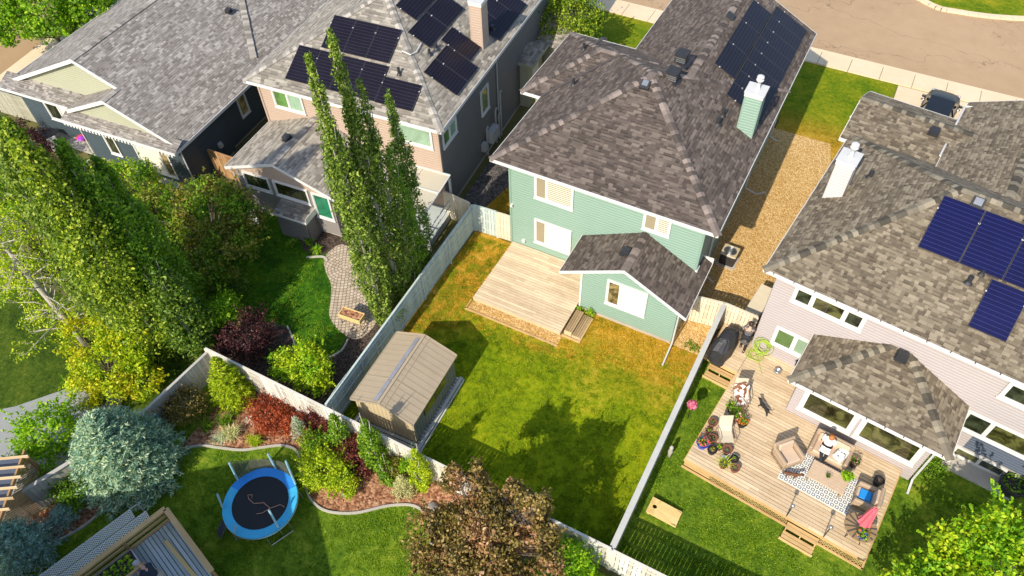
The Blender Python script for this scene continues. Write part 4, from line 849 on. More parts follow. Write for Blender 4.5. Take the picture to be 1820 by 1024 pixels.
# air conditioner etc.
ac = thing('air_conditioner', 'tan topped air conditioner on the gravel by the green wall', 'air conditioner', (10.0, 3.85, 0), R(-2))
b = MB(); b.rbox((0, 0, .4), (.72, .72, .7), .06); b.build('casing', 'black_plastic', ac)
b = MB(); b.rbox((0, 0, .78), (.78, .78, .06), .03); b.build('top_cover', 'shed_wall_tan', ac)
b = MB()
for r in (.1, .17, .24, .29): b.lathe((0, 0, .81), [(r, 0), (r+.015, .012), (r+.03, 0)], 24)
b.lathe((0, 0, .8), [(.09, 0), (.09, .03), (.02, .05)], 16); b.build('fan_grille', 'steel', ac)
b = MB(); b.cbox((0, 0, .03), (.9, .9, .06)); b.build('pad', 'concrete', ac)
b = MB(); b.box(-.09, -.35, -.0, .09, .35, .7)
tag(MB() and (lambda o: o)(b.build('planter_box', 'white_trim', None, (12.2, 1.5, 0))), 'plain cream panel box standing on the gravel by the pale house', 'box') if False else bpy.data.meshes
bp = thing('storage_box', 'cream storage box at the pale house corner on the gravel', 'storage box', (12.15, 1.15, 0), R(-7))
b = MB(); b.rbox((0, 0, .55), (.62, 1.9, 1.05), .04); b.build('body', 'fence_cream', bp); b = MB(); b.rbox((0, 0, 1.12), (.7, 2.0, .08), .03); b.build('lid', 'fence_cream', bp)
# dark ladder-like slats added on the gravel as the fence lattice's cast shadow
tr = thing('lattice_shadow', 'dark slats added on the gravel as the shadow of the cream fence lattice', 'shadow', (10.55, .25, .03), R(-7))
b = MB(); b.box(-1.1, -.28, 0, 1.6, -.24, .04); b.box(-1.1, .24, 0, 1.6, .28, .04)
for i in range(13): b.box(-1.05+i*.21, -.3, .04, -1.0+i*.21, .3, .07)
b.build('slats', 'step_wood', tr)
# cornhole board
cb = thing('cornhole_board', 'pale plywood bean bag toss board with a round hole lying on the grass', 'game board', (11.8, -9.83, 0), R(-2)); cb.rotation_euler = (0, R(3), R(-2))
b = MB(); n = 24; hx, r_ = -.39, .085; ring = [(hx+r_*math.cos(2*math.pi*i/n), r_*math.sin(2*math.pi*i/n)) for i in range(n)]
out = []
for i in range(n):
    a = 2*math.pi*i/n; c, s_ = math.cos(a), math.sin(a); k = min((.61-hx if c > 0 else hx+.61)/abs(c) if abs(c) > 1e-6 else 9, .335/abs(s_) if abs(s_) > 1e-6 else 9); out.append((hx+c*k, s_*k))
for i in range(n):
    j = (i+1) % n; b.face([(*ring[i], .24), (*out[i], .24), (*out[j], .24), (*ring[j], .24)]); b.face([(*ring[i], .24), (*ring[j], .24), (*ring[j], .2), (*ring[i], .2)])
for cx, cy in ((-.61, .335), (-.61, -.335), (.61, .335), (.61, -.335)):
    s1 = sorted(out, key=lambda q: (q[0]-cx)**2+(q[1]-cy)**2)[:2]; b.face([(*s1[0], .2397), (cx, cy, .2397), (*s1[1], .2397)] if ((cx-s1[0][0])*(s1[1][1]-s1[0][1])-(cy-s1[0][1])*(s1[1][0]-s1[0][0])) > 0 else [(*s1[1], .2397), (cx, cy, .2397), (*s1[0], .2397)])
b.build('top', 'board_yellow', cb)
b = MB(); b.box(-.61, -.335, .13, .61, -.31, .235); b.box(-.61, .31, .13, .61, .335, .235); b.box(-.61, -.31, .13, -.585, .31, .235); b.box(.585, -.31, .13, .61, .31, .235); b.build('frame', 'board_yellow', cb)
for y in (-.29, .29): b = MB(); b.box(-.55, y-.02, 0, -.47, y+.02, .14); b.build('leg', 'board_yellow', cb)

# ------------------------------------------------------------ big deck of the pale house (local frame of that house)
def WP(x, y, z=0): a = R(-7); return (11.95+x*math.cos(a)-y*math.sin(a), -1.41+x*math.sin(a)+y*math.cos(a), z)
RW = R(-7)
bd = thing('wooden_deck', 'large tan wooden deck with furniture behind the pale house', 'deck', (11.95, -1.41, 0), RW)
b = deckboards(bd, .6, 7.72, -6.1, -1.8, .6, 'deck_tan', .152); b2 = deckboards(bd, .6, 3.0, -1.79, .42, .6, 'deck_tan', .152); b3 = deckboards(bd, -.95, .59, -1.2, .95, .6, 'deck_tan', .152)
b = MB(); b.box(.6, -6.14, .42, 7.72, -6.1, .575); b.box(7.72, -6.14, .42, 7.76, -1.8, .575); b.box(.56, -6.14, .42, .6, -1.2, .575); b.box(-.99, -1.24, .42, .56, -1.2, .575); b.box(-.99, -1.2, .42, -.95, .95, .575); b.build('rim_joist', 'lumber', bd)
b = MB(); b.box(.55, -6.22, .0, 7.85, -6.16, .1); b.box(7.78, -6.22, .0, 7.85, -1.9, .1); b.build('timber_edge', 'lumber', bd)
lattice(bd, (1.7, -6.13, 0), (1, 0, 0), 3.2, .36, .08, 'lumber'); lattice(bd, (6.15, -6.13, 0), (1, 0, 0), 1.6, .36, .08, 'lumber')
b = MB(); b.box(.6, -6.12, .1, 1.7, -6.1, .25); b.box(.6, -6.12, .28, 1.7, -6.1, .4); b.build('skirt_board', 'lumber', bd)
def steps(label, x, y, w, n, rise, run, mat, z0):
    t = thing('wooden_steps', label, 'steps', WP(x, y), RW)
    for i in range(n):
        z = z0-rise*(i+1); yy = -run*(i+1)
        for k in range(2): b = MB(); b.box(0, yy+k*run/2+.004, z-.035, w, yy+(k+1)*run/2-.02, z); b.build('tread', 'lumber', t)
    b = MB()
    for xx in (.02, w/2-.02, w-.06): b.box(xx, -run*n-.02, 0, xx+.04, 0, .1); b.box(xx, -run*(n-1), .1, xx+.04, 0, z0-rise-.04)
    b.box(-.04, -run*n-.06, 0, w+.04, -run*n-.02, z0-rise*n-.04); b.build('stringer', 'lumber', t); return t
steps('pale wooden steps from the big deck down to the lawn between two lamp posts', 4.92, -6.16, 1.2, 2, .2, .30, 'lumber', .6); steps('pale wooden steps by the barbecue and the long fence', -.6, -1.26, 1.15, 2, .2, .27, 'lumber', .6)
def lamp_post(x, y, lab):
    t = thing('deck_lamp', lab, 'lamp', WP(x, y, .0), RW); b = MB(); b.tube([(0, 0, .1), (0, 0, 1.4)], .02, 8); b.tube([(0, 0, 1.3), (0, -.12, 1.45)], .012, 6); b.build('post', 'black_metal', t)
    b = MB(); b.lathe((0, 0, 1.4), [(.03, 0), (.07, .03), (.085, .1), (.06, .14), (.02, .17)], 14); b.build('lamp_head', 'steel', t, smooth=True)
lamp_post(4.78, -6.1, 'dark thin lamp post at the left side of the lawn steps'); lamp_post(6.2, -6.1, 'dark thin lamp post at the right side of the lawn steps')

# ------------------------------------------------------------ foliage helpers
LM = {}
def leaves(name, P, Nn, size, mat, parent=None, aspect=.55, jit=.6, fold=.0, loc=None, T=None):
    n = len(P); P = np.asarray(P, float); Nn = np.asarray(Nn, float)
    d = Nn/np.maximum(np.linalg.norm(Nn, axis=1, keepdims=True), 1e-6)+RS.randn(n, 3)*jit; d /= np.linalg.norm(d, axis=1, keepdims=True)
    t = np.cross(d, RS.randn(n, 3)) if T is None else T-d*np.sum(T*d, axis=1, keepdims=True)
    t /= np.maximum(np.linalg.norm(t, axis=1, keepdims=True), 1e-6); b = np.cross(d, t)
    s = (size*(.55+.9*RS.rand(n)))[:, None] if not isinstance(size, tuple) else (size[0]+(size[1]-size[0])*RS.rand(n))[:, None]
    V = np.stack([P-t*s*.5, P+b*s*.5*aspect+d*s*.08, P+t*s*.5, P-b*s*.5*aspect+d*s*.08], axis=1).reshape(-1, 3)
    me = bpy.data.meshes.new(name); me.vertices.add(4*n); me.vertices.foreach_set('co', V.astype(np.float32).ravel())
    me.loops.add(4*n); me.loops.foreach_set('vertex_index', np.arange(4*n, dtype=np.int32)); me.polygons.add(n); me.polygons.foreach_set('loop_start', np.arange(0, 4*n, 4, dtype=np.int32))
    me.materials.append(MAT[mat]); me.update(calc_edges=True); me.validate()
    o = bpy.data.objects.new(name, me); COL.objects.link(o)
    if parent: o.parent = parent
    if loc: o.location = loc
    return o
def sph(n, up=0):
    v = RS.randn(n, 3); v[:, 2] += up; return v/np.linalg.norm(v, axis=1, keepdims=True)
def clumps(c, r, n, cr, low=-.35, fill=.25):
    """n clump centres near the surface of an ellipsoid, with radii"""
    d = sph(int(n*2.2)); d = d[d[:, 2] > low][:n]; k = len(d); rr = 1-fill*RS.rand(k)**1.5
    lump = 1+.16*np.sin(d[:, 0]*5+c[0])*np.cos(d[:, 1]*4+c[1])
    C = np.array(c)+d*np.array(r)*(rr*lump)[:, None]; return C, cr*(.6+.8*RS.rand(k)), d
def cloud(C, cr, d, per, flat=.8):
    m = len(C); k = np.maximum(3, (per*(cr/cr.mean())**2)).astype(int); idx = np.repeat(np.arange(m), k)
    o = sph(len(idx)); rad = (RS.rand(len(idx))**.45)[:, None]; P = C[idx]+o*rad*cr[idx][:, None]*np.array([1, 1, flat])
    sho = RS.rand(m) < .3; sel = sho[idx] & (RS.rand(len(idx)) < .45); sd = d+np.array([0, 0, .35])+RS.randn(m, 3)*.25; q = RS.rand(len(idx), 1)**.8     # shoots that break the outline
    P = np.where(sel[:, None], C[idx]+sd[idx]*q*cr[idx][:, None]*1.55+o*cr[idx][:, None]*.22*(1.2-q), P)
    return P, o*.75+d[idx]*.35+np.array([0, 0, .35])
def trunk(parent, H, r, targets=(), mat='bark', base=(0, 0, 0), lean=(0, 0), n=10, nm_='trunk'):
    b = MB(); p0 = Vector(base); pts = [p0+Vector((lean[0]*t*t+.05*math.sin(t*7+H)*r*4, lean[1]*t*t+.05*math.cos(t*6)*r*4, H*t)) for t in [i/6 for i in range(7)]]
    b.tube(pts, [r*(1.25 if i == 0 else 1-.13*i) for i in range(7)], n)
    for q in targets:
        q = Vector(q); t = max(.12, min(.8, (q.z-p0.z)/H*.55)); a = pts[int(t*6)]; mid = a.lerp(q, .5)+Vector((0, 0, .08*(q-a).length)); b.tube([a, mid, q], [r*.3, r*.17, r*.06], 5)
    return b.build(nm_, mat, parent, smooth=True)
def tree(name, label, cat, base, parts, leafmat, size, per, trunk_h, trunk_r, bark='bark', group=None, nl=10, aspect=.6, jit=.8, extra=None, flat=.8, mat2=None, frac=.35, low=-.35):
    t = thing(name, label, cat, (*base, 0), 0, group); PP, NN, tg = [], [], []
    for c, r, n, cr in parts:
        C, k, d = clumps(c, r, n, cr, low); P, N_ = cloud(C, k, d, per, flat); PP.append(P); NN.append(N_); tg += [tuple(C[i]) for i in RS.choice(len(C), min(nl, len(C)), False)]
    P = np.concatenate(PP); N_ = np.concatenate(NN); k = P[:, 2] > .03
    P, N_ = P[k], N_[k]; nm_ = 'foliage' if cat != 'tree' else 'crown'
    if mat2:
        q = (np.sin(P[:, 0]*2.7+1.3)*np.cos(P[:, 1]*3.1+.7)+np.sin(P[:, 2]*3.3+P[:, 0])*.6+RS.randn(len(P))*.45) > (1-2*frac)*.9
        leaves(nm_, P[q], N_[q], size, mat2, t, aspect, jit); P, N_ = P[~q], N_[~q]
    leaves(nm_, P, N_, size, leafmat, t, aspect, jit)
    trunk(t, trunk_h, trunk_r, tg, bark); return t
def column(base, H, r, n, per, leafmat, size, label, lean=(0, 0), wavy=.2, z0=.25, group=None, cat='tree', name='columnar_poplar', bark='bark_pale', tip=.12, up=.8, clump=.3):
    t = thing(name, label, cat, (*base, 0), 0, group); u = RS.rand(n)**.92; z = z0+(H-z0)*u
    R_ = r*np.minimum(1, (1-u)*1.7+tip)*np.minimum(1, .45+u*3.2)*(1+wavy*np.sin(u*17+base[0]*3)+wavy*RS.randn(n)*.5)
    a = RS.rand(n)*2*math.pi; rr = R_*(.55+.45*RS.rand(n)); C = np.stack([lean[0]*u+rr*np.cos(a), lean[1]*u+rr*np.sin(a), z], 1)
    d = np.stack([np.cos(a), np.sin(a), np.full(n, up)], 1); cr = clump*(.6+.7*RS.rand(n))*np.minimum(1, .4+(1-u)*2)
    k = np.maximum(4, per*(cr/clump)**1.5).astype(int); idx = np.repeat(np.arange(n), k); o = sph(len(idx)); P = C[idx]+o*(RS.rand(len(idx))**.5)[:, None]*cr[idx][:, None]*np.array([.75, .75, 1.25])
    leaves('crown' if cat == 'tree' else 'foliage', P, o*.7+d[idx]*.4+np.array([0, 0, .2]), size, leafmat, t, .6, .85)
    b = MB(); b.tube([(lean[0]*s, lean[1]*s, H*s*.96) for s in (0, .3, .6, 1)], [.13*r/.8, .1*r/.8, .06*r/.8, .015], 8)
    for i in range(int(H*3)):
        s = .05+.85*i/(H*3); aa = i*2.4; z_ = s*H; rr = r*min(1, (1-s)*1.7+tip)*.75; b.tube([(lean[0]*s, lean[1]*s, z_), (lean[0]*s+rr*.7*math.cos(aa), lean[1]*s+rr*.7*math.sin(aa), z_+.6), (lean[0]*s+rr*math.cos(aa), lean[1]*s+rr*math.sin(aa), z_+1.3)], [.035, .022, .008], 5)
    b.build('trunk', bark, t, smooth=True); return t
def conifer(base, H, r, n, leafmat, label, size=.16, name='spruce_tree', cat='tree', group=None, droop=.1, z0=.15, power=.8, whorl=7):
    """branches as radiating sprays of short needle twigs"""
    t = thing(name, label, cat, (*base, 0), 0, group); P, D, Tn = [], [], []; b = MB(); b.tube([(0, 0, 0), (0, 0, H*.6), (0, 0, H*.98)], [.05*H**.5, .03*H**.5, .008], 7)
    for i in range(n):
        u = RS.rand()**1.15; u = .45*u+.55*(round(u*whorl)/whorl)*.98+.01*RS.randn(); u = min(max(u, 0), .99); z = z0+(H-z0)*u; L_ = r*(1-u)**power*(.72+.38*RS.rand())+.08; a = RS.rand()*2*math.pi; el = .15+.9*u+.25*RS.randn()*.4
        dv_ = np.array([math.cos(a)*math.cos(el), math.sin(a)*math.cos(el), math.sin(el)]); m = max(8, int(L_/.055*1.5))
        q = 1-(1-np.linspace(0, 1, m))*.6; spine = np.array([0, 0, z])[None]+dv_[None]*(q*L_)[:, None]; spine[:, 2] -= droop*q*q*L_
        side = np.cross(dv_, [0, 0, 1.]); side /= np.linalg.norm(side); w_ = (RS.rand(m)-.5)*2*(1.1-q)*.30*L_+RS.randn(m)*.02
        pts = spine+side[None]*w_[:, None]+RS.randn(m, 3)*.02; P.append(pts); tn = dv_[None]+side[None]*np.sign(w_)[:, None]*.7+RS.randn(m, 3)*.25; Tn.append(tn); D.append(np.tile([0, 0, 1.], (m, 1))+RS.randn(m, 3)*.4)
        if i % 6 == 0: b.tube([(0, 0, z), tuple(spine[-1])], [.02, .005], 4)
    P = np.concatenate(P); k = P[:, 2] > .02
    leaves('crown' if cat == 'tree' else 'foliage', P[k], np.concatenate(D)[k], size, leafmat, t, .22, .5, T=np.concatenate(Tn)[k]); b.build('trunk', 'bark', t); return t
def tuft(base, n, h, spread, mat, label, name='ornamental_grass', cat='plant', w=.018, group=None, z=0, parent=None, rad=.08):
    """arching strap leaves from one base"""
    t = thing(name, label, cat, (*base, z), 0, group) if parent is None else parent; V, F = [], []
    for i in range(n):
        a = random.uniform(0, 2*math.pi); e = random.uniform(.2, 1)*spread; hh = h*random.uniform(.7, 1.1); x0, y0 = random.uniform(-rad, rad), random.uniform(-rad, rad); c, s = math.cos(a), math.sin(a); k = len(V)
        for q in (0, .35, .7, 1): rr = e*q**1.3; zz = hh*(math.sin(q*2.2)/.95); ww = w*(1.1-q); V += [(x0+c*rr-s*ww, y0+s*rr+c*ww, zz), (x0+c*rr+s*ww, y0+s*rr-c*ww, zz)]
        F += [(k, k+1, k+3, k+2), (k+2, k+3, k+5, k+4), (k+4, k+5, k+7, k+6)]
    me = bpy.data.meshes.new('blades'); me.from_pydata(V, [], F); me.materials.append(MAT[mat]); o = bpy.data.objects.new('leaf_blades', me); COL.objects.link(o); o.parent = t; return t
G = lambda *a: a
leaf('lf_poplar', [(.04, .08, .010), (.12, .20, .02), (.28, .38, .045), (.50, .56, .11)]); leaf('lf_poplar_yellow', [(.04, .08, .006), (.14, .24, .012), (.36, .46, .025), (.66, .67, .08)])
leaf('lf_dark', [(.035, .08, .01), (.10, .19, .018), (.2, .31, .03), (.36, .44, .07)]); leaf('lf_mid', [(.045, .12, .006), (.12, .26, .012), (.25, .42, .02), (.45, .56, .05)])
leaf('lf_bright', [(.06, .18, .004), (.18, .40, .008), (.38, .58, .015), (.6, .72, .04)]); leaf('lf_yellow', [(.20, .25, .004), (.48, .48, .01), (.72, .66, .02), (.85, .70, .08)])
leaf('lf_lime', [(.14, .24, .006), (.34, .48, .012), (.58, .66, .02), (.75, .75, .06)]); leaf('lf_olive', [(.06, .085, .01), (.17, .19, .02), (.32, .29, .04), (.46, .30, .09)])
leaf('lf_brown', [(.04, .03, .01), (.14, .11, .02), (.30, .22, .05), (.52, .36, .17)], .22); leaf('lf_bronze', [(.10, .05, .02), (.28, .15, .05), (.48, .26, .12), (.66, .42, .27)], .22); leaf('lf_purple', [(.015, .006, .008), (.04, .014, .016), (.10, .03, .03), (.2, .07, .06)], .15)
leaf('lf_red', [(.16, .02, .008), (.34, .05, .015), (.52, .11, .035), (.62, .25, .09)], .2); leaf('lf_maroon', [(.05, .01, .01), (.13, .02, .02), (.24, .06, .04), (.3, .14, .08)], .2)
leaf('lf_spruce', [(.05, .15, .12), (.24, .43, .33), (.58, .72, .48), (.9, .9, .58)], .25); leaf('lf_spruce_blue', [(.09, .24, .21), (.24, .44, .39), (.44, .62, .52), (.74, .82, .66)], .2)
leaf('lf_silver', [(.25, .33, .22), (.40, .48, .32), (.6, .64, .45), (.75, .74, .52)], .2); leaf('lf_cream', [(.35, .4, .14), (.55, .55, .22), (.75, .68, .35), (.85, .78, .5)], .2)
leaf('lf_pink', [(.4, .04, .12), (.7, .15, .28), (.85, .35, .45), (.9, .6, .6)], .3); leaf('lf_orange', [(.6, .08, .02), (.8, .2, .04), (.85, .35, .1)], .3); leaf('lf_magenta', [(.5, .01, .12), (.8, .03, .2), (.85, .25, .02), (.8, .6, .03)], .3); leaf('lf_white', [(.7, .7, .62), (.85, .85, .8)], .2)

# ------------------------------------------------------------ south house (its roof shades the lower lawn)
shs = thing('rear_house', 'house behind the lower garden whose gable roof shades the trampoline lawn', 'house', (-3.1, -24.6, 0), 0)
b = MB(); sl_ = .67
for s_ in (-1, 1):
    p = [(s_*6.5, -14, 8.4-6.5*sl_), (s_*6.5, 0, 8.4-6.5*sl_), (0, 0, 8.4), (0, -14, 8.4)]; b.face(p if s_ > 0 else p[::-1])
b.build('roof', 'shingle_gray', shs)
b = MB(); lap(b, (6, -.5), (-6, -.5), .2, 3.9, [(0, 4.1), (.5, 8.1), (1, 4.1)]); lap(b, (6, -13.5), (6, -.5), .2, 4.1); lap(b, (-6, -.5), (-6, -13.5), .2, 4.1); b.box(-5.9, -13.4, 0, 5.9, -.6, .2); b.build('wall', 'siding_beige', shs)
window(shs, (2.6, -.485), (-1, 0), 1.8, 1.3, [(.5, 'glass_green'), (.5, 'glass_dark')], 1.5); window(shs, (-2.2, -.485), (-1, 0), 1.9, 2.0, [(.5, 'glass_dark'), (.5, 'glass_green')], .9)
b = MB()
for s_ in (-1, 1): rake(b, (s_*6.5, .02, 8.4-6.5*sl_), (0, .02, 8.4), (0, 1, 0))
b.build('fascia', 'white_trim', shs)

# ------------------------------------------------------------ lower left deck with railing
LO = (-4.32, -18.91, 0); LR = R(-17)
def LP(x, y, z=0): return (LO[0]+x*math.cos(LR)-y*math.sin(LR), LO[1]+x*math.sin(LR)+y*math.cos(LR), z)
ld = thing('raised_deck', 'grey raised deck with thick golden wood railing in the bottom left', 'deck', LO, LR)
deckboards(ld, -.2, 4.6, -5.0, -.12, .8, 'deck_gray', .15, 'X')
b = MB(); b.box(-.28, -5, .5, -.24, -.06, .76); b.box(-.28, -.081, .5, 4.65, -.04, .76)
for x in (-.15, 2, 4.5):
    for y in (-.2, -2.5, -4.8): q = MB(); q.box(x, y-.1, 0, x+.1, y, .5); q.build('support_post', 'lumber', ld)
b.build('rim_joist', 'lumber', ld)
def railside(p0, p1, nposts):
    p0, p1 = Vector(p0), Vector(p1); e = (p1-p0).normalized(); ln = (p1-p0).length; rz = math.atan2(e.y, e.x); m = (p0+p1)/2; lm = 'lumber' if abs(e.x) > .5 else 'lumber_y'
    b = MB(); b.cbox((m.x, m.y, 1.8), (ln+.2, .2, .045), rz); b.build('cap_rail', lm, ld)
    for z in (1.05, 1.38, 1.66): b = MB(); b.cbox((m.x, m.y, z), (ln, .045, .13), rz); b.build('rail', lm, ld)
    for i in range(nposts): q = p0+e*(ln*i/(nposts-1)); b = MB(); b.cbox((q.x, q.y, 1.12), (.1, .1, 1.32), rz); b.build('post', 'cedar', ld)
railside((-.14, -.1, 0), (-.14, -5.0, 0), 4); railside((0, 0, 0), (3.05, 0, 0), 3)
pn = thing('lattice_panel', 'long grey lattice screen leaning outside the golden railing', 'lattice', LP(-.35, -.6, 0), LR)
lattice(pn, (-.62, 0, 1.2), (0, -1, 0), 4.4, .62, 0, 'white_trim', .13, bar=.03, up=(1, 0, .35)); lattice(pn, (-1.25, -.4, 1.0), (0, -1, 0), 3.9, .62, 0, 'white_trim', .13, bar=.03, up=(1, 0, .35))
b = MB()
for x, z in ((-1.26, 1.0), (-.62, 1.2), (.0, 1.42)): b.box(x-.02, -4.4, z-.03, x+.02, 0, z)
for y in (-.1, -2.2, -4.3): b.box(-1.28, y-.03, 0, -1.22, y+.03, 1.0)
b.build('frame', 'rail_top', pn)
bb = thing('wooden_plank', 'loose golden plank lying on the grey raised deck', 'plank', LP(1.5, -.62, .82), LR+R(3)); b = MB(); b.rbox((0, 0, .03), (2.2, .15, .05), .01); b.build('plank', 'board_yellow', bb)
pb = thing('raised_planter', 'raised planter box with rows of lettuce beside the crouching gardener', 'planter', LP(.1, -2.9, .8), LR)
b = MB(); b.box(-.0, -1.3, 0, .04, 1.25, .62); b.box(.86, -1.3, 0, .9, 1.25, .62); b.box(.04, 1.21, 0, .86, 1.25, .62); b.box(.04, -1.3, 0, .86, -1.26, .62); b.build('box', 'steel', pb)
b = MB(); b.box(.04, -1.26, .5, .86, 1.21, .56); b.build('soil', 'mulch_dark', pb)
P = []; 
for i in range(3):
    for j in range(9):
        c = np.array([.2+.25*i, -1.1+.26*j, .6]); P.append(c+sph(26)*np.array([.09, .09, .08]))
P = np.concatenate(P); leaves('lettuce', P, np.tile([0, 0, 1.], (len(P), 1)), .09, 'lf_bright', pb, .8)
b = MB(); b.cbox((.88, 0, .66), (.1, 2.6, .05)); b.build('top_board', 'lumber_y', pb)
# pergola at the left edge
pg = thing('wooden_pergola', 'brown wooden pergola with a slatted side at the left edge', 'pergola', (-10.7, -20.0, 0), R(33))
b = MB()
for i in range(6): b.cbox((-1.3, -.12-i*.42, 2.42), (3.6, .05, .13))
b.build('rafter', 'deck_side', pg)
b = MB(); b.cbox((.2, -1.3, 2.3), (.07, 3.0, .15)); b.cbox((-2.6, -1.3, 2.3), (.07, 3.0, .15)); b.build('beam', 'cedar', pg)
for x, y in ((.2, .05), (.2, -2.7), (-2.6, .05), (-2.6, -2.7)): b = MB(); b.box(x-.06, y-.06, 0, x+.06, y+.06, 2.25); b.build('post', 'cedar', pg)
lattice(pg, (.2, .05, 0), (0, -1, 0), 2.7, 1.9, .2, 'cedar', .12, bar=.035)
b = MB(); b.face([(-2.6, .0, 2.2), (-2.6, -2.7, 2.2), (.1, -2.7, 2.2), (.1, 0, 2.2)]); b.build('shade_cloth', 'siding_bluegray', pg)

# ------------------------------------------------------------ trampoline
tp = thing('trampoline', 'blue rimmed round trampoline with a collapsed net and foam poles', 'trampoline', (-2.0, -16.85, 0), R(10))
paint('tramp_blue', (.02, .22, .62), .4, .12, 2); paint('tramp_cyan', (.05, .42, .68), .4, .12, 2); paint('tramp_mat', (.006, .007, .009), .6, .2, 3); paint('foam', (.28, .5, .58), .6, .08); paint('net', (.10, .10, .08), .8, .2); paint('strap', (.42, .22, .15), .7, .2)
b = MB(); n = 40; re, rx = 1.42, 1.42
b.face([(1.12*math.cos(2*math.pi*i/n), 1.12*math.sin(2*math.pi*i/n), .78) for i in range(n)]); b.build('jumping_mat', 'tramp_mat', tp)
b = MB()
for i in range(n):
    a0, a1 = 2*math.pi*i/n, 2*math.pi*(i+1)/n; mi = 0 if .9 < (a0+.2) % 6.283 < 3.1 else 1; wob = lambda a: .02*math.sin(a*7)
    b.shared([(1.08*math.cos(a0), 1.08*math.sin(a0), .80), (1.08*math.cos(a1), 1.08*math.sin(a1), .80), (re*math.cos(a1), re*math.sin(a1), .84+wob(a1)), (re*math.cos(a0), re*math.sin(a0), .84+wob(a0)), (re*1.01*math.cos(a1), re*1.01*math.sin(a1), .72), (re*1.01*math.cos(a0), re*1.01*math.sin(a0), .72)], [(0, 3, 2, 1)[::-1] if False else (0, 1, 2, 3)[::-1], (3, 2, 4, 5)[::-1]], mi)
b.build('spring_pad', ['tramp_blue', 'tramp_cyan'], tp)
b = MB(); b.tube([(re*math.cos(2*math.pi*i/n), re*math.sin(2*math.pi*i/n), .76) for i in range(n+1)], .025, 6, cap=False); b.build('frame_ring', 'steel', tp)
for i in range(4):
    a = math.pi/4+i*math.pi/2+.2; da = .32; b = MB(); b.tube([(re*math.cos(a-da), re*math.sin(a-da), .76), ((re+.05)*math.cos(a-da), (re+.05)*math.sin(a-da), .04), ((re+.05)*math.cos(a+da), (re+.05)*math.sin(a+da), .04), (re*math.cos(a+da), re*math.sin(a+da), .76)], .022, 6); b.build('leg', 'steel', tp)
for a, top, lean in ((.82, 2.35, (-.15, .25)), (1.65, 1.9, (-.1, .1)), (2.75, 2.3, (0.1, .05)), (3.6, 1.9, (.1, .1)), (4.5, 1.6, (.25, .1)), (5.75, 1.7, (-.35, .3))):
    x, y = re*math.cos(a), re*math.sin(a); b = MB(); b.tube([(x, y, .35), (x+lean[0]*.1, y+lean[1]*.1, .8), (x+lean[0], y+lean[1], top)], .022, 6); b.tube([(x+lean[0]*.12, y+lean[1]*.12, .85), (x+lean[0], y+lean[1], top-.05)], .042, 8, 1); b.build('net_pole', ['steel', 'foam'], tp)
b = MB(); a1, a2 = 1.0, 2.7; pts1 = []; k = 9
for i in range(k+1):
    a = .82+(2.75-.82)*i/k; top = 2.2-1.0*math.sin(math.pi*i/k)**.6; pts1.append(((re+.02)*math.cos(a)+(-.1 if i < k else .05), (re+.02)*math.sin(a)+.15, top, re*math.cos(a), re*math.sin(a)))
for p, q in zip(pts1, pts1[1:]): b.face([(p[3], p[4], .82), (q[3], q[4], .82), (q[0], q[1], q[2]), (p[0], p[1], p[2])])
nt_ = b.build('safety_net', 'net', tp)
m_ = MAT['net']; m_.node_tree.nodes['Principled BSDF'].inputs['Alpha'].default_value = .55
b = MB(); b.tube([(-.5, .0, .8), (-.2, -.12, .83), (.15, .02, .84), (.5, -.1, .83), (.8, .15, .83), (1.0, .1, .85)], .015, 5); b.tube([(.5, -.1, .85), (.3, -.35, .82), (.1, -.45, .81)], .015, 5); b.tube([(-.5, 0, .8), (-.62, .12, .81), (-.45, .18, .81), (-.4, .05, .82)], .015, 5); b.build('strap', 'strap', tp)
ldr = thing('trampoline_ladder', 'small dark step ladder leaning at the trampoline edge', 'ladder', (-2.82, -18.25, 0), R(-30))
b = MB(); 
for x in (-.17, .17): b.tube([(x, -.3, 0), (x, .25, .78)], .018, 6)
b.build('side_rail', 'steel', ldr)
for i in range(3): b = MB(); t_ = .22+i*.26; b.cbox((0, -.3+.55*t_, .78*t_+.02), (.34, .16, .03)); b.build('rung', 'black_plastic', ldr)

# ------------------------------------------------------------ deck furniture
paint('cushion_tan', (.56, .42, .30), .8, .06, 3); paint('wicker', (.40, .29, .19), .7, .15, 20); paint('cushion_gray', (.35, .34, .33), .8, .08); paint('cushion_blue', (.01, .26, .68), .7, .06); paint('sling', (.60, .52, .38), .7, .06); paint('table_wood', (.55, .40, .27), .6, .12, 4)
def armchair(lab, x, y, rz, w=.86, name='patio_armchair', cat='armchair', z=.61):
    t = thing(name, lab, cat, WP(x, y, z), RW+rz); h = w/2
    b = MB(); b.rbox((0, 0, .18), (w, .82, .26), .03); b.build('base', 'wicker', t)
    for s in (-1, 1): b = MB(); b.rbox((s*(h-.07), 0, .33), (.14, .84, .56), .035); b.build('armrest', 'wicker', t)
    b = MB(); b.rbox((0, .36, .44), (w, .13, .76), .035, rx=R(-8)); b.build('backrest', 'wicker', t)
    b = MB(); b.rbox((0, -.06, .38), (w-.3, .66, .14), .04); b.build('seat_cushion', 'cushion_tan', t)
    b = MB(); b.rbox((0, .25, .62), (w-.3, .13, .44), .045, rx=R(-10)); b.build('back_cushion', 'cushion_tan', t); return t
armchair('tan armchair facing the rug with nobody in it', 3.85, -3.9, R(55), .95); armchair('wide tan sofa under the sunroom windows with a woman on it', 5.15, -2.85, R(0), 1.5, 'patio_sofa', 'sofa')
a2 = armchair('tan armchair with a bright blue seat cushion on the right', 6.95, -3.95, R(-85), .9); b = MB(); b.rbox((0, -.08, .48), (.46, .44, .09), .04); b.build('cushion', 'cushion_blue', a2)
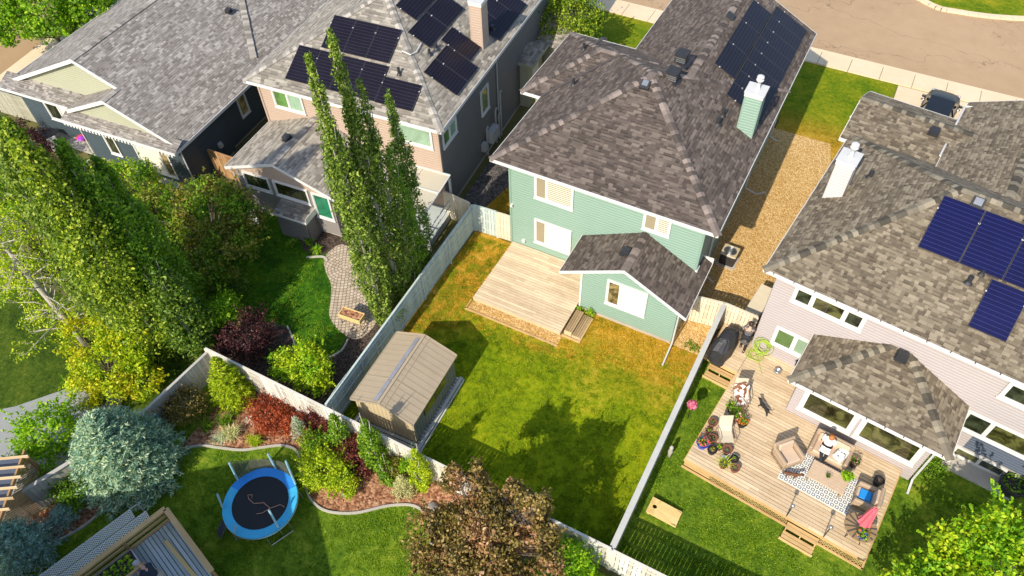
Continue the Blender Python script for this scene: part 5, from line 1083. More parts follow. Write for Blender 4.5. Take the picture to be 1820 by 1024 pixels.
b = MB(); b.rbox((0, .42, .66), (.62, .12, .3), .05, rx=R(-8)); b.build('throw', 'cushion_gray', a2)
b = MB(); 
m, N, L, B = nm('pillow_print'); tc = N.new('ShaderNodeTexCoord').outputs['Object']; v = N.new('ShaderNodeTexVoronoi'); v.feature = 'DISTANCE_TO_EDGE'; v.inputs['Scale'].default_value = 7; L.new(tc, v.inputs['Vector']); L.new(ramp(N, L, v.outputs['Distance'], [(.03, (.05, .05, .09)), (.06, (.8, .78, .74))]), B.inputs['Base Color'])
for lab, x, y, rz in (('white pillow with dark line pattern at the right end of the sofa', 5.62, -2.75, .5), ('small white cushion leaning by the patterned pillow', 5.5, -2.98, -.4)):
    t = thing('throw_pillow', lab, 'pillow', WP(x, y, 1.15), RW+rz); t.rotation_euler = (R(35), 0, RW+rz); b = MB(); b.rbox((0, 0, 0), (.42, .38, .12), .055); b.build('pillow_cover', 'pillow_print', t)
# rug
m, N, L, B = nm('rug_pattern'); tc = N.new('ShaderNodeTexCoord').outputs['Object']; sp = N.new('ShaderNodeSeparateXYZ'); L.new(tc, sp.inputs[0])
def tri(x, s): return math_(N, L, 'ABSOLUTE', math_(N, L, 'SUBTRACT', math_(N, L, 'FRACT', math_(N, L, 'MULTIPLY', x, s)), .5))
row = math_(N, L, 'FLOOR', math_(N, L, 'MULTIPLY', sp.outputs[1], 5.5)); xs = math_(N, L, 'ADD', sp.outputs[0], math_(N, L, 'MULTIPLY', math_(N, L, 'MODULO', math_(N, L, 'ABSOLUTE', row), 2), .09))
dd = math_(N, L, 'MAXIMUM', tri(xs, 5.5), tri(sp.outputs[1], 5.5)); L.new(ramp(N, L, dd, [(.0, (.72, .70, .64)), (.17, (.72, .70, .64)), (.2, (.10, .13, .15)), (.33, (.10, .13, .15)), (.36, (.72, .70, .64))], 'CONSTANT'), B.inputs['Base Color']); B.inputs['Roughness'].default_value = .95
rg = thing('patterned_rug', 'white rug with small grey squares under the low table', 'rug', WP(5.2, -4.1, .607), RW); b = MB(); b.box(-1.3, -.75, 0, 1.4, .9, .012); b.build('rug_weave', 'rug_pattern', rg)
tb = thing('coffee_table', 'low pale wooden table on the patterned rug', 'table', WP(5.48, -3.98, .62), RW)
b = MB(); 
for i in range(7): b.rbox((0, -.36+i*.12, .4), (1.42, .115, .035), .006)
b.build('tabletop', 'table_wood', tb)
for x in (-.62, .62):
    for y in (-.33, .33): b = MB(); b.box(x-.035, y-.035, 0, x+.035, y+.035, .38); b.build('leg', 'step_wood', tb)
def potted(lab, p, r, h, potm, leafm, lr, n, size=.09, name='potted_plant', blades=False, flower=None, sq=False, cat='potted plant'):
    t = thing(name, lab, cat, p, random.uniform(0, 3)); b = MB(); b.lathe((0, 0, 0), [(r*.72, 0), (r*.95, h*.85), (r*1.08, h*.86), (r*1.1, h), (r*.95, h), (r*.93, h-.04)], 20); b.build('pot', potm, t, smooth=False)
    b = MB(); b.lathe((0, 0, h-.045), [(r*.93, 0), (r*.3, .012)], 16); b.build('soil', 'mulch_dark', t)
    if blades: tuft((0, 0), n, lr, lr*1.1, leafm, '', parent=t); t.children[-1].location.z = h-.05
    elif n: P = np.array([0, 0, h+lr*.45])+sph(n)*np.array([lr, lr, lr*.7])*(RS.rand(n)**.4)[:, None]; leaves('leaves', P, P-np.array([0, 0, h-.1]), size, leafm, t, .6)
    if flower: P = np.array([0, 0, h+lr*.6])+sph(flower[1])*np.array([lr, lr, lr*.7]); leaves('flowers', P, P-np.array([0, 0, h]), size*.8, flower[0], t, .9, .3)
    return t
paint('terracotta', (.22, .085, .05), .8, .2, 5); paint('pot_blue', (.01, .05, .42), .25, .15, 4); paint('pot_black', (.02, .02, .022), .5, .2); paint('pot_olive', (.22, .2, .08), .6, .2)
potted('green bushy plant in an olive pot at the right end of the low table', WP(6.05, -3.72, 1.05), .13, .2, 'pot_olive', 'lf_bright', .24, 260)
potted('small dark bowl with sprigs in the middle of the low table', WP(5.45, -4.0, 1.05), .07, .07, 'pot_black', 'lf_dark', .13, 50, .06)
potted('lilac flowering pot beside the right arm of the sofa', WP(6.12, -2.72, .61), .16, .35, 'pot_black', 'lf_dark', .2, 120, .07, flower=('lf_pink', 30))
potted('empty black round pot behind the blue cushioned armchair', WP(7.12, -2.95, .61), .19, .34, 'pot_black', 'lf_dark', .05, 0)
for lab, x, y, r, h, pm, lm, lr, n, fl in (('deep blue planter with magenta and yellow flowers at the deck corner', .88, -5.25, .24, .32, 'pot_blue', 'lf_mid', .26, 130, ('lf_magenta', 70)), ('brown clay pot beside the leftmost deck edge', .8, -4.15, .18, .24, 'terracotta', 'lf_dark', .08, 20, None), ('small clay pot below the brown edge pot', .82, -4.55, .12, .18, 'terracotta', 'lf_mid', .07, 20, None), ('clay pot left of the beige sling chair foot', 1.12, -4.8, .17, .24, 'terracotta', 'lf_dark', .06, 16, None), ('round brown soil pot right below the sling chair', 1.8, -4.95, .19, .25, 'terracotta', 'lf_dark', .05, 10, None), ('dark pot by the white watering can', 2.2, -5.15, .16, .22, 'pot_black', 'lf_dark', .08, 30, None), ('round clay pot at the right end of the flower pots', 2.38, -5.5, .18, .25, 'terracotta', 'lf_dark', .05, 8, None), ('dark glazed pot behind the blue planter', 1.32, -5.3, .18, .26, 'pot_black', 'lf_olive', .1, 40, None), ('large pot with pink blooms between the two sling chairs', 1.45, -3.35, .25, .32, 'terracotta', 'lf_mid', .34, 300, ('lf_pink', 40)), ('pot of orange blooms next to the pink blooms', 1.8, -3.5, .2, .28, 'pot_black', 'lf_mid', .2, 80, ('lf_orange', 60)), ('leafy green pot at the deck edge below the first sling chair', 1.15, -3.1, .18, .26, 'pot_black', 'lf_bright', .28, 160, None), ('small potted seedling between clay pots', 1.5, -5.0, .12, .16, 'terracotta', 'lf_bright', .1, 30, None)):
    potted(lab, WP(x, y, .605), r, h, pm, lm, lr, n, .08, flower=fl)
potted('spiky spider plant in a brown box at the deck edge', WP(1.95, -5.62, .605), .16, .22, 'terracotta', 'lf_lime', .45, 60, blades=True)
wc = thing('watering_can', 'white watering can among the clay pots', 'watering can', WP(1.85, -5.3, .605), 1.0); b = MB(); b.lathe((0, 0, 0), [(.11, 0), (.12, .18), (.08, .22)], 14); b.tube([(.1, 0, .08), (.26, 0, .24)], .018, 6); b.tube([(-.1, 0, .18), (-.16, 0, .26), (0, 0, .3), (.07, 0, .22)], .012, 6); b.build('can_body', 'white_trim', wc, smooth=True)
def sling(lab, x, y, rz, s=1):
    t = thing('sling_chair', lab, 'chair', WP(x, y, .605), RW+rz); prof = [(-.42, .36), (-.1, .33), (.12, .33), (.26, .5), (.38, .85), (.42, 1.02)]; b = MB(); w = .27
    for (y0, z0), (y1, z1) in zip(prof, prof[1:]): b.shared([(-w, y0, z0), (w, y0, z0), (w, y1, z1), (-w, y1, z1), (-w, y0, z0-.012), (w, y0, z0-.012), (w, y1, z1-.012), (-w, y1, z1-.012)], [(0, 1, 2, 3), (4, 7, 6, 5)])
    b.build('seat_sling', 'sling', t)
    for s_ in (-1, 1):
        b = MB(); b.tube([(s_*w, a, c) for a, c in prof], .016, 6); b.tube([(s_*(w+.04), -.4, .55), (s_*(w+.04), .2, .58)], .018, 6); b.build('side_frame', 'wicker', t)
        for yy, y2 in ((-.4, -.42), (.15, .32)): b = MB(); b.tube([(s_*(w+.03), yy, .55), (s_*(w+.02), y2, 0)], .014, 6); b.build('leg', 'wicker', t)
    return t
sling('beige sling patio chair standing empty among the flower pots', 1.45, -4.4, R(35)); sc2 = sling('beige sling patio chair draped with a brown and white blanket', 1.2, -2.45, R(30))
m, N, L, B = nm('cowhide'); tc = N.new('ShaderNodeTexCoord').outputs['Object']; L.new(ramp(N, L, noise_(N, L, tc, 5, 2), [(.49, (.8, .76, .68)), (.51, (.2, .07, .03))], 'CONSTANT'), B.inputs['Base Color'])
bl = thing('blanket', 'brown and white blotched blanket thrown over the upper sling chair', 'blanket', WP(1.25, -2.5, .605), RW+R(30)); b = MB(); g = 8
vv = [(-.3+.62*i/g, -.45+.78*j/g, .42+.12*math.sin(i*1.3+j)*.5+max(0, (j-5)*.16)+(.0 if 1 < i < g-1 else -.12)) for j in range(g+1) for i in range(g+1)]; b.shared(vv, [(j*(g+1)+i, j*(g+1)+i+1, (j+1)*(g+1)+i+1, (j+1)*(g+1)+i) for j in range(g) for i in range(g)]); b.build('cloth', 'cowhide', bl, smooth=True)
# umbrella table
ut = thing('bistro_table', 'round dark slatted table with a folded parasol at the deck corner', 'table', WP(7.1, -5.4, .605), RW); b = MB(); b.lathe((0, 0, .68), [(.02, .0), (.56, 0), (.58, .02), (.56, .035), (.02, .035)], 32); b.build('tabletop', 'step_wood', ut)
b = MB()
for i in range(14): a = math.pi*2*i/14; b.cbox((.32*math.cos(a), .32*math.sin(a), .725), (.46, .05, .015), a)
paint('table_dark', (.09, .07, .06), .6, .2, 6); b.build('slats', 'table_dark', ut)
for i in range(4): a = math.pi/4+i*math.pi/2; b = MB(); b.tube([(.18*math.cos(a), .18*math.sin(a), .66), (.38*math.cos(a), .38*math.sin(a), 0)], .018, 6); b.build('leg', 'black_metal', ut)
um = thing('parasol', 'folded pink parasol standing in the round dark table', 'parasol', WP(7.1, -5.35, .605), RW); paint('parasol_pink', (.72, .13, .17), .7, .15, 6); b = MB(); b.tube([(0, 0, 0), (0, 0, 2.25)], .02, 8); b.build('pole', 'wicker', um)
b = MB(); n = 16; prof = [(.05, 2.25), (.1, 2.05), (.13, 1.7), (.15, 1.35), (.2, 1.05)]; V = []
for r_, z_ in prof: V += [(r_*(1+.3*(i % 2))*math.cos(2*math.pi*i/n), r_*(1+.3*(i % 2))*math.sin(2*math.pi*i/n), z_) for i in range(n)]
b.shared(V, [(k*n+i, (k+1)*n+i, (k+1)*n+(i+1) % n, k*n+(i+1) % n) for k in range(4) for i in range(n)]+[tuple(range(n))]); b.build('folded_canopy', 'parasol_pink', um)
potted('deep blue bowl of red flowers standing on the round table', WP(7.22, -5.72, 1.33), .17, .14, 'pot_blue', 'lf_bright', .24, 120, .08, flower=('lf_magenta', 30)); potted('yellow green sprig in a small pot behind the round table', WP(6.85, -4.95, .605), .12, .2, 'pot_black', 'lf_lime', .2, 60)
# covered barbecue
bq = thing('covered_barbecue', 'barbecue under a creased black cover by the long fence', 'barbecue', WP(-.4, -.55, .605), RW+R(-4)); b = MB(); n = 20; V = []; rs_ = np.random.RandomState(3)
ring = []
for i in range(n):
    a = 2*math.pi*i/n; ring.append((math.copysign(abs(math.cos(a))**.5, math.cos(a)), math.copysign(abs(math.sin(a))**.5, math.sin(a))))
prof = [(.40, .88, .0), (.37, .84, .3), (.35, .80, .62), (.37, .80, .82), (.30, .48, 1.0), (.22, .38, 1.13), (.10, .28, 1.2)]
for k, (rx_, ry_, z_) in enumerate(prof): V += [(x*rx_*(1+.05*rs_.randn()*(k < 6)), y*ry_*(1+.03*rs_.randn()*(k < 6)), z_+.02*rs_.randn()*(0 < k < 6)) for x, y in ring]
b.shared(V, [(k*n+i, k*n+(i+1) % n, (k+1)*n+(i+1) % n, (k+1)*n+i) for k in range(6) for i in range(n)]+[tuple(range(6*n, 7*n))]); b.build('cover', 'black_plastic', bq)
# hose
hs = thing('garden_hose', 'lime green garden hose coiled on a holder at the pale wall', 'hose', WP(1.0, .2, .6), RW); paint('hose_lime', (.36, .50, .05), .4, .06); b = MB()
for i in range(9):
    r_ = .2+.02*i; pts = [(.25*math.sin(i*1.7)*.3+r_*math.cos(t*2*math.pi/18)*(1+.1*math.sin(i)), .14-.05*i*.5-.12*(math.sin(t*2*math.pi/18) < 0)*1+.02*i, .5+.1*math.cos(i)+r_*1.25*math.sin(t*2*math.pi/18)) for t in range(19)]; b.tube(pts, .013, 5)
b.tube(spline([(.1, -.1, .3), (-.2, -.3, .03), (-.45, -.2, .02), (-.4, .1, .02), (-.1, -.1, .02), (.2, -.5, .02), (.5, -.9, .02)], 5), .013, 5)
for i in range(3): b.tube([(-.25+.28*math.cos(t*.42)+.1*i, -.2+.25*math.sin(t*.42), .02+.02*i) for t in range(16)], .013, 5)
b.build('hose_coil', 'hose_lime', hs); b = MB(); b.cbox((0, .27, .7), (.25, .05, .2)); b.build('holder', 'black_metal', hs)
bw = thing('metal_bowl', 'small round metal bowl on the deck boards near the pale wall', 'bowl', WP(2.0, -.25, .605), 0); b = MB(); b.lathe((0, 0, 0), [(.08, 0), (.15, .06), (.16, .15), (.13, .18), (.12, .1), (.02, .04)], 18); b.build('bowl_shell', 'steel', bw, smooth=True)
# hanging basket, statue etc.
hb = thing('hanging_basket', 'ball of pink flowers on a thin pole by the long fence', 'flower basket', (11.25, -5.5, 0), 0); P = np.array([0, 0, 1.25])+sph(420)*np.array([.2, .2, .18]); leaves('flowers', P, P-np.array([0, 0, 1.25]), .08, 'lf_pink', hb, .9, .4); b = MB(); b.tube([(-.02, 0, 0), (-.02, 0, 1.15)], .012, 6); b.lathe((0, 0, 1.0), [(.1, 0), (.16, .15)], 12); b.build('pole', 'black_metal', hb)
sw = thing('garden_ornament', 'small pale garden ornament standing in the grass by the fence', 'ornament', (11.15, -7.4, 0), 0); b = MB(); b.lathe((0, 0, 0), [(.09, 0), (.07, .2), (.11, .4), (.07, .6), (.09, .7), (.03, .82)], 12); b.build('figure', 'concrete', sw, smooth=True)
# planter table in the left garden
pt = thing('planter_table', 'wooden trough on legs filled with reddish soil by the poplars', 'planter', (-4.3, -7.75, 0), R(5)); b = MB(); b.box(-.55, -.25, .55, .6, -.21, .8); b.box(-.55, .21, .55, .6, .25, .8); b.box(-.55, -.21, .55, -.51, .21, .8); b.box(.56, -.21, .55, .6, .21, .8); b.box(-.51, -.21, .55, .56, .21, .6); b.build('trough', 'board_yellow', pt)
b = MB(); b.box(-.51, -.21, .6, .56, .21, .76); b.build('soil', 'mulch', pt)
for x in (-.5, .55):
    for y in (-.2, .2): b = MB(); b.tube([(x, y, .56), (x*1.05, y, 0)], .025, 6); b.build('leg', 'step_wood', pt)
cr = thing('kettle_grill', 'dark round bowl grill standing on the grey patio', 'grill', (-11.3, -16.4, 0), 0); b = MB(); b.lathe((0, 0, .45), [(.1, 0), (.28, .1), (.32, .25), (.29, .25), (.2, .12), (.03, .06)], 24); b.build('bowl', 'black_metal', cr, smooth=True)
for i in range(3): a = i*2.1; b = MB(); b.tube([(.12*math.cos(a), .12*math.sin(a), .5), (.26*math.cos(a), .26*math.sin(a), 0)], .015, 6); b.build('leg', 'steel', cr)
fl = thing('wind_spinner', 'red and purple cloth flower by the blue bungalow wall', 'ornament', (-25.3, -4.5, 0), 0); b = MB(); b.tube([(0, 0, 0), (0, 0, 1.1)], .02, 6); b.build('pole', 'steel', fl); paint('cloth_red', (.75, .02, .05), .6, .1); paint('cloth_purple', (.35, .04, .5), .6, .1)
for i, m__ in enumerate(('cloth_red', 'cloth_red', 'cloth_purple')): b = MB(); b.lathe((.16*math.cos(i*2.2+1), .16*math.sin(i*2.2+1), 1.0+.1*i), [(.02, .12), (.2, .06), (.24, 0), (.1, -.06)], 10); b.build('petal', m__, fl)
pl_ = thing('patio_table', 'dark patio table beside the bungalow wall', 'table', (-28.2, -4.9, 0), .3); b = MB(); b.cbox((0, 0, .72), (1.3, .9, .04)); b.build('tabletop', 'black_metal', pl_)
for x in (-.55, .55):
    for y in (-.38, .38): b = MB(); b.tube([(x, y, .7), (x, y, 0)], .02, 6); b.build('leg', 'steel', pl_)
# small boulder stones in the bed
paint('stone', (.22, .20, .19), .9, .2, 5, .4)
for lab, x, y, r_ in (('grey boulder in the mulch below the last columnar shrub', 3.75, -13.7, .22), ('pale stone at the front of the bright yellow shrub', .35, -14.9, .13)):
    V = sph(40)*np.array([r_, r_*.8, r_*.6]); import bmesh; bm = bmesh.new(); [bm.verts.new(v) for v in V]; bmesh.ops.convex_hull(bm, input=bm.verts); me = bpy.data.meshes.new('boulder'); bm.to_mesh(me); bm.free(); me.materials.append(MAT['stone']); o = bpy.data.objects.new('boulder', me); COL.objects.link(o); o.location = (x, y, r_*.4); tag(o, lab, 'boulder')
# car
cr = thing('black_car', 'black car parked on the driveway nose toward the street', 'car', (17.2, 19.6, .03), R(-6)); paint('car_paint', (.008, .008, .009), .34, .2, 1); glass('car_glass', (.012, .016, .03), .03)
def loft(b, secs, mi=0):
    n = len(secs[0]); V = [p for s in secs for p in s]; b.shared(V, [(k*n+i, k*n+i+1, (k+1)*n+i+1, (k+1)*n+i) for k in range(len(secs)-1) for i in range(n-1)]+[tuple(range(n))[::-1], tuple(range((len(secs)-1)*n, len(secs)*n))], mi)
b = MB(); secs = []
for y, w_, zt, zb in ((-2.32, .78, .72, .4), (-2.2, .86, .98, .3), (-1.2, .92, 1.04, .25), (.0, .93, 1.02, .22), (1.1, .92, .98, .25), (1.9, .86, .86, .28), (2.25, .74, .72, .36), (2.36, .55, .6, .42)):
    secs.append([(w_*.92, y, zb), (w_, y, zb+.15), (w_, y, zt-.18), (w_*.9, y, zt-.03), (w_*.45, y, zt+.03), (-w_*.45, y, zt+.03), (-w_*.9, y, zt-.03), (-w_, y, zt-.18), (-w_, y, zb+.15), (-w_*.92, y, zb)])
loft(b, secs); b.build('body', 'car_paint', cr, smooth=True)
b = MB(); A = [(.84, -1.9, 1.0), (.86, 1.05, .98), (.66, .35, 1.42), (.66, -1.35, 1.43)]; Bm = [(-x, y, z) for x, y, z in A]
b.face([A[1], A[2], Bm[2], Bm[1]][::1]); b.build('windshield', 'car_glass', cr)
b = MB(); b.face([A[0], A[1], A[2], A[3]]); b.face([Bm[1], Bm[0], Bm[3], Bm[2]]); b.face([A[3], Bm[3], Bm[0], A[0]][::-1]); b.build('side_window', 'car_glass', cr)
b = MB(); b.rbox((0, -.5, 1.44), (1.34, 1.75, .05), .02); 
for s in (-1, 1): b.tube([(s*.86, 1.05, .99), (s*.67, .35, 1.43)], .035, 6); b.tube([(s*.85, -1.9, 1.0), (s*.66, -1.35, 1.44)], .045, 6); b.tube([(s*.87, -.4, 1.0), (s*.67, -.4, 1.43)], .03, 6)
b.build('roof_panel', 'car_paint', cr)
for s in (-1, 1):
    b = MB(); b.rbox((s*1.02, .72, 1.02), (.2, .12, .15), .04); b.build('mirror', 'car_paint', cr); b = MB(); b.rbox((s*.66, 2.2, .68), (.3, .16, .12), .04); b.build('headlight', 'steel', cr)
    for y in (-1.4, 1.42):
        b = MB(); T_ = Matrix.Translation((s*.86, y, .33)) @ Matrix.Rotation(R(90), 4, 'Y'); b.T = T_; b.lathe((0, 0, -.11), [(.2, 0), (.33, .02), (.33, .2), (.2, .22)], 22); wo = b.build('wheel', 'black_plastic', cr); b = MB(); b.T = T_; b.lathe((0, 0, -.12), [(.2, 0), (.2, .24)], 16); b.build('rim', 'steel', wo)
b = MB(); b.cbox((-.1, 1.0, 1.02), (.14, .1, .03)); b.build('red_tag', 'cloth_red', cr)
# rain barrel pot at the right edge and window well
rb = thing('round_planter', 'dark round half barrel planter at the right edge by the blue grey wall', 'planter', (23.35, -2.75, 0), 0); b = MB(); b.lathe((0, 0, 0), [(.4, 0), (.5, .5), (.53, .52), (.53, .58), (.45, .58), (.43, .45)], 26); b.build('barrel', 'black_plastic', rb); P = np.array([0, 0, .6])+sph(260)*np.array([.4, .4, .22]); leaves('leaves', P, P-np.array([0, 0, .3]), .1, 'lf_mid', rb)
tbn = thing('patio_chair', 'small white patio chair on the shaded bungalow patio', 'chair', (-27.0, -5.3, 0), 1.2); b = MB(); b.rbox((0, 0, .42), (.5, .5, .05), .02); b.build('seat', 'white_trim', tbn); b = MB(); b.rbox((0, .25, .7), (.5, .05, .5), .02, rx=R(-8)); b.build('backrest', 'white_trim', tbn)
for x in (-.22, .22):
    for y in (-.22, .22): b = MB(); b.tube([(x, y, .4), (x*1.1, y*1.1, 0)], .018, 6); b.build('leg', 'white_trim', tbn)
uc = thing('patio_heater', 'white board leaning by the grey house bay', 'board', (-12.9, -4.6, 0), .3); b = MB(); b.rbox((0, 0, .45), (.5, .08, .9), .02, rx=R(-15)); b.build('panel', 'white_trim', uc); uc.name = 'leaning_board'

# ------------------------------------------------------------ trees and shrubs
grp = 'slender columnar poplars by the green fence'
column((-2.95, -7.1), 14.4, .62, 560, 34, 'lf_poplar', .115, 'leftmost tall slender poplar, its tip over the solar panels', (-.25, -.2), group=grp)
column((-3.3, -6.3), 12.0, .6, 420, 30, 'lf_poplar', .10, 'thin poplar stem tucked behind the leftmost slender poplar', (-.3, -.4), group=grp)
column((-2.9, -5.7), 14.6, .55, 520, 34, 'lf_poplar', .115, 'highest slender poplar of the green fence row', (-.35, -.3), group=grp)
column((-2.75, -5.0), 12.3, .5, 420, 28, 'lf_poplar', .10, 'slender poplar just right of the highest one', (-.3, -.3), group=grp)
column((-3.0, -4.3), 8.6, .6, 340, 30, 'lf_mid', .10, 'shorter bushy poplar low in the middle of the fence row', (-.1, -.1), group=grp)
column((-3.15, -3.2), 10.6, .5, 420, 28, 'lf_dark', .10, 'rightmost slender poplar standing before the beige house corner', (-.3, -.25), group=grp)
grp = 'broad leaning poplars in the left garden'
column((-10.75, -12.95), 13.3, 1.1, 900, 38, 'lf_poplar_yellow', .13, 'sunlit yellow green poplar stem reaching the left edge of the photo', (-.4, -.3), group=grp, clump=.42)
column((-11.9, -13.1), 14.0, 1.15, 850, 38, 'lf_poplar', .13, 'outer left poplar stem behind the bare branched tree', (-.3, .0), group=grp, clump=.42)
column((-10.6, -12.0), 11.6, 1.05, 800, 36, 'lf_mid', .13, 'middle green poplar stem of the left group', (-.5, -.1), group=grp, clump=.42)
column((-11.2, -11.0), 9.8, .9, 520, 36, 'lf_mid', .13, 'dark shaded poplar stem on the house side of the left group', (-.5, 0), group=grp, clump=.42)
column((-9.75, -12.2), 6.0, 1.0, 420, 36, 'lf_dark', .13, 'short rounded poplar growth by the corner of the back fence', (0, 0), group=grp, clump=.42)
tree('yellow_shrub', 'large yellow green shrub spilling over the grey patio', 'shrub', (-11.6, -15.3), [((0, 0, 1.3), (1.6, 1.2, 1.0), 100, .36), ((-1.5, .6, 1.8), (1.3, .9, .8), 56, .34), ((1.3, .4, 1.0), (1.0, .7, .6), 40, .3), ((-.4, -1.2, .7), (1.0, .5, .5), 26, .28), ((.4, 1.2, 1.8), (1.2, .7, .8), 40, .32)], 'lf_yellow', .12, 54, 1.6, .09, mat2='lf_lime', frac=.62)
# tree with bare branches
t = thing('bare_branched_tree', 'pale trunked tree with bare twigs showing at the left edge', 'tree', (-14.6, -14.4, 0)); pts = [(0, 0, 0), (-.3, .05, 2), (-.7, .1, 4), (-1.2, .2, 6.2), (-1.7, .2, 8)]; b = MB(); b.tube(pts, [.19, .16, .12, .08, .03], 8); P = []
for i in range(70):
    s = random.uniform(.12, 1); k = min(3, int(s*4)); a = Vector(pts[k]).lerp(Vector(pts[k+1]), s*4-k); th = random.uniform(0, 6.28); L_ = random.uniform(1.0, 2.4)*(1.2-s*.5); e = a+Vector((math.cos(th)*L_, math.sin(th)*L_, random.uniform(-.2, .9))); mid = a.lerp(e, .5)+Vector((random.uniform(-.15, .15), random.uniform(-.15, .15), .15)); b.tube([a, mid, e], [.04, .025, .008], 5)
    for j in range(5): q = mid.lerp(e, random.random()); f = q+Vector((random.uniform(-.5, .5), random.uniform(-.5, .5), random.uniform(-.2, .35))); b.tube([q, f], [.012, .004], 4); P.append(f)
    P.append(e)
b.build('trunk', 'bark_pale', t, smooth=True); C = np.array([tuple(p) for p in P]); C = C[RS.rand(len(C)) < .75]; P_, N_ = cloud(C, np.full(len(C), .3), np.tile([0, 0, 1.], (len(C), 1)), 24); leaves('crown', P_, N_, .1, 'lf_lime', t)
tree('green_tree', 'bushy green tree in front of the cream windows of the bungalow', 'tree', (-18.2, -6.6), [((0, 0, 2.2), (1.3, 1.1, 1.3), 80, .36), ((-1.9, -.3, 1.8), (.8, .7, 1.1), 44, .34), ((1.4, -.9, 1.7), (1.2, .9, .9), 54, .36), ((-.6, -1.6, 1.6), (1.4, .9, .9), 54, .36)], 'lf_mid', .13, 46, 2.4, .1, mat2='lf_lime', frac=.45)
tree('bronze_tree', 'broad bronze and olive leaved tree between bungalow and beige house', 'tree', (-12.6, -7.3), [((0, .4, 2.7), (1.9, 1.7, 1.5), 150, .4), ((-2.6, -.4, 2.4), (1.5, 1.3, 1.3), 90, .38), ((1.6, -.4, 2.0), (1.3, 1.3, 1.2), 80, .36), ((-.9, -1.9, 1.7), (1.5, 1.1, 1.1), 70, .36), ((.9, -1.7, 1.3), (1.3, 1.0, .9), 60, .34), ((-.6, 1.6, 3.0), (.9, .7, .8), 30, .32), ((1.6, 1.0, 2.8), (.8, .7, .8), 30, .32)], 'lf_olive', .125, 48, 2.8, .13, mat2='lf_mid', frac=.4)
tree('loose_green_tree', 'loose yellow green tree behind the bare branches at the far left', 'tree', (-17.6, -12.6), [((0, 0, 4.2), (1.8, 1.5, 1.9), 110, .42), ((-1.6, .6, 5.4), (1.2, 1.1, 1.3), 60, .4), ((1.0, 1.4, 3.0), (1.3, 1.1, 1.3), 60, .4), ((-.8, -1.4, 2.6), (1.5, .9, 1.2), 60, .38)], 'lf_lime', .14, 44, 4.5, .13, mat2='lf_mid', frac=.45)
tree('bright_green_shrub', 'vivid green shrub at the foot of the left poplars', 'shrub', (-9.35, -10.6), [((0, 0, 1.0), (.8, .85, .9), 70, .32)], 'lf_bright', .1, 60, 1, .05)
tree('dark_purple_shrub', 'dark purple leaved shrub at the lower edge of the shaded lawn', 'shrub', (-7.7, -11.0), [((0, 0, .8), (1.15, 1.1, .8), 120, .34)], 'lf_purple', .085, 60, 1, .05)
tree('yellow_green_shrub', 'round yellow green shrub behind the back fence next to the shed', 'shrub', (-3.9, -11.2), [((0, 0, .95), (.9, .8, .9), 64, .3), ((.5, -.4, .9), (.6, .4, .7), 26, .26), ((-1.2, -.2, .8), (.8, .6, .7), 46, .3), ((-.4, .6, 1.2), (.7, .4, .6), 28, .26)], 'lf_lime', .11, 48, 1.1, .05, mat2='lf_bright', frac=.5)
tree('low_green_shrub', 'low dark foliage in the shade below the bronze tree', 'shrub', (-10.9, -9.2), [((0, 0, .5), (1.1, 1.1, .6), 60, .35)], 'lf_dark', .1, 50, .6, .04)
for i, (x, y, lab) in enumerate(((-9.3, -4.6, 'bright hosta tuft beside the grey bay wall'), (-8.6, -4.9, 'green daylily tuft at the edge of the shaded lawn'), (-10.0, -5.1, 'dark green hosta tuft left of the daylily'))): tuft((x, y), 90, .4, .42, 'lf_mid' if i != 1 else 'lf_bright', lab, 'hosta_plant', w=.03, group='leafy tufts by the bay wall')
conifer((-8.0, -17.9), 3.9, 2.15, 2300, 'lf_spruce', 'big round blue spruce beside the grey fence', .17, power=.66, droop=.1, whorl=8)
conifer((-8.9, -22.4), 2.3, 1.3, 620, 'lf_spruce_blue', 'blue green spruce cut by the bottom left corner', .13, power=.6)
conifer((-8.6, -20.7), .9, .65, 220, 'lf_spruce_blue', 'dwarf blue spruce low in the mulch bed', .09, name='dwarf_spruce', cat='shrub', power=.5)
conifer((-2.75, -13.55), 1.5, .42, 260, 'lf_silver', 'narrow silver conifer in the red leaved bed', .09, name='dwarf_conifer', cat='shrub', power=.8)
conifer((-6.5, -13.4), 3.0, 1.0, 620, 'lf_lime', 'soft yellow green pine at the corner of the back fence', .15, name='pine_tree', power=.7)
tree('green_maple_bush', 'fresh green maple bush left of the big blue spruce', 'shrub', (-11.4, -18.7), [((0, 0, 1.2), (1.0, 1.2, 1.1), 90, .35), ((.3, -1.0, .8), (.7, .8, .7), 40, .33)], 'lf_bright', .12, 42, 1.3, .06)
tree('green_shrub', 'dense mid green shrub between grey fence and dwarf spruce', 'shrub', (-9.0, -19.9), [((0, 0, .7), (.7, .6, .6), 60, .27)], 'lf_mid', .08, 60, .7, .04)
tree('bronze_shrub', 'copper brown shrub below the grey fence panels', 'shrub', (-7.6, -15.0), [((0, 0, .7), (.75, .8, .75), 80, .28)], 'lf_brown', .08, 55, .9, .04)
tree('red_barberry', 'orange red barberry bush spreading in the sunny bed', 'shrub', (-4.3, -13.55), [((0, 0, .3), (1.15, .75, .35), 110, .24), ((1.2, .2, .3), (.7, .45, .35), 50, .24)], 'lf_red', .065, 60, .3, .02)
tree('maroon_shrub', 'dark maroon shrub against the fence left of the tall vine column', 'shrub', (.0, -13.3), [((0, 0, .6), (.7, .55, .6), 70, .28), ((.5, -.6, .3), (.4, .4, .3), 25, .22)], 'lf_maroon', .075, 60, .7, .03)
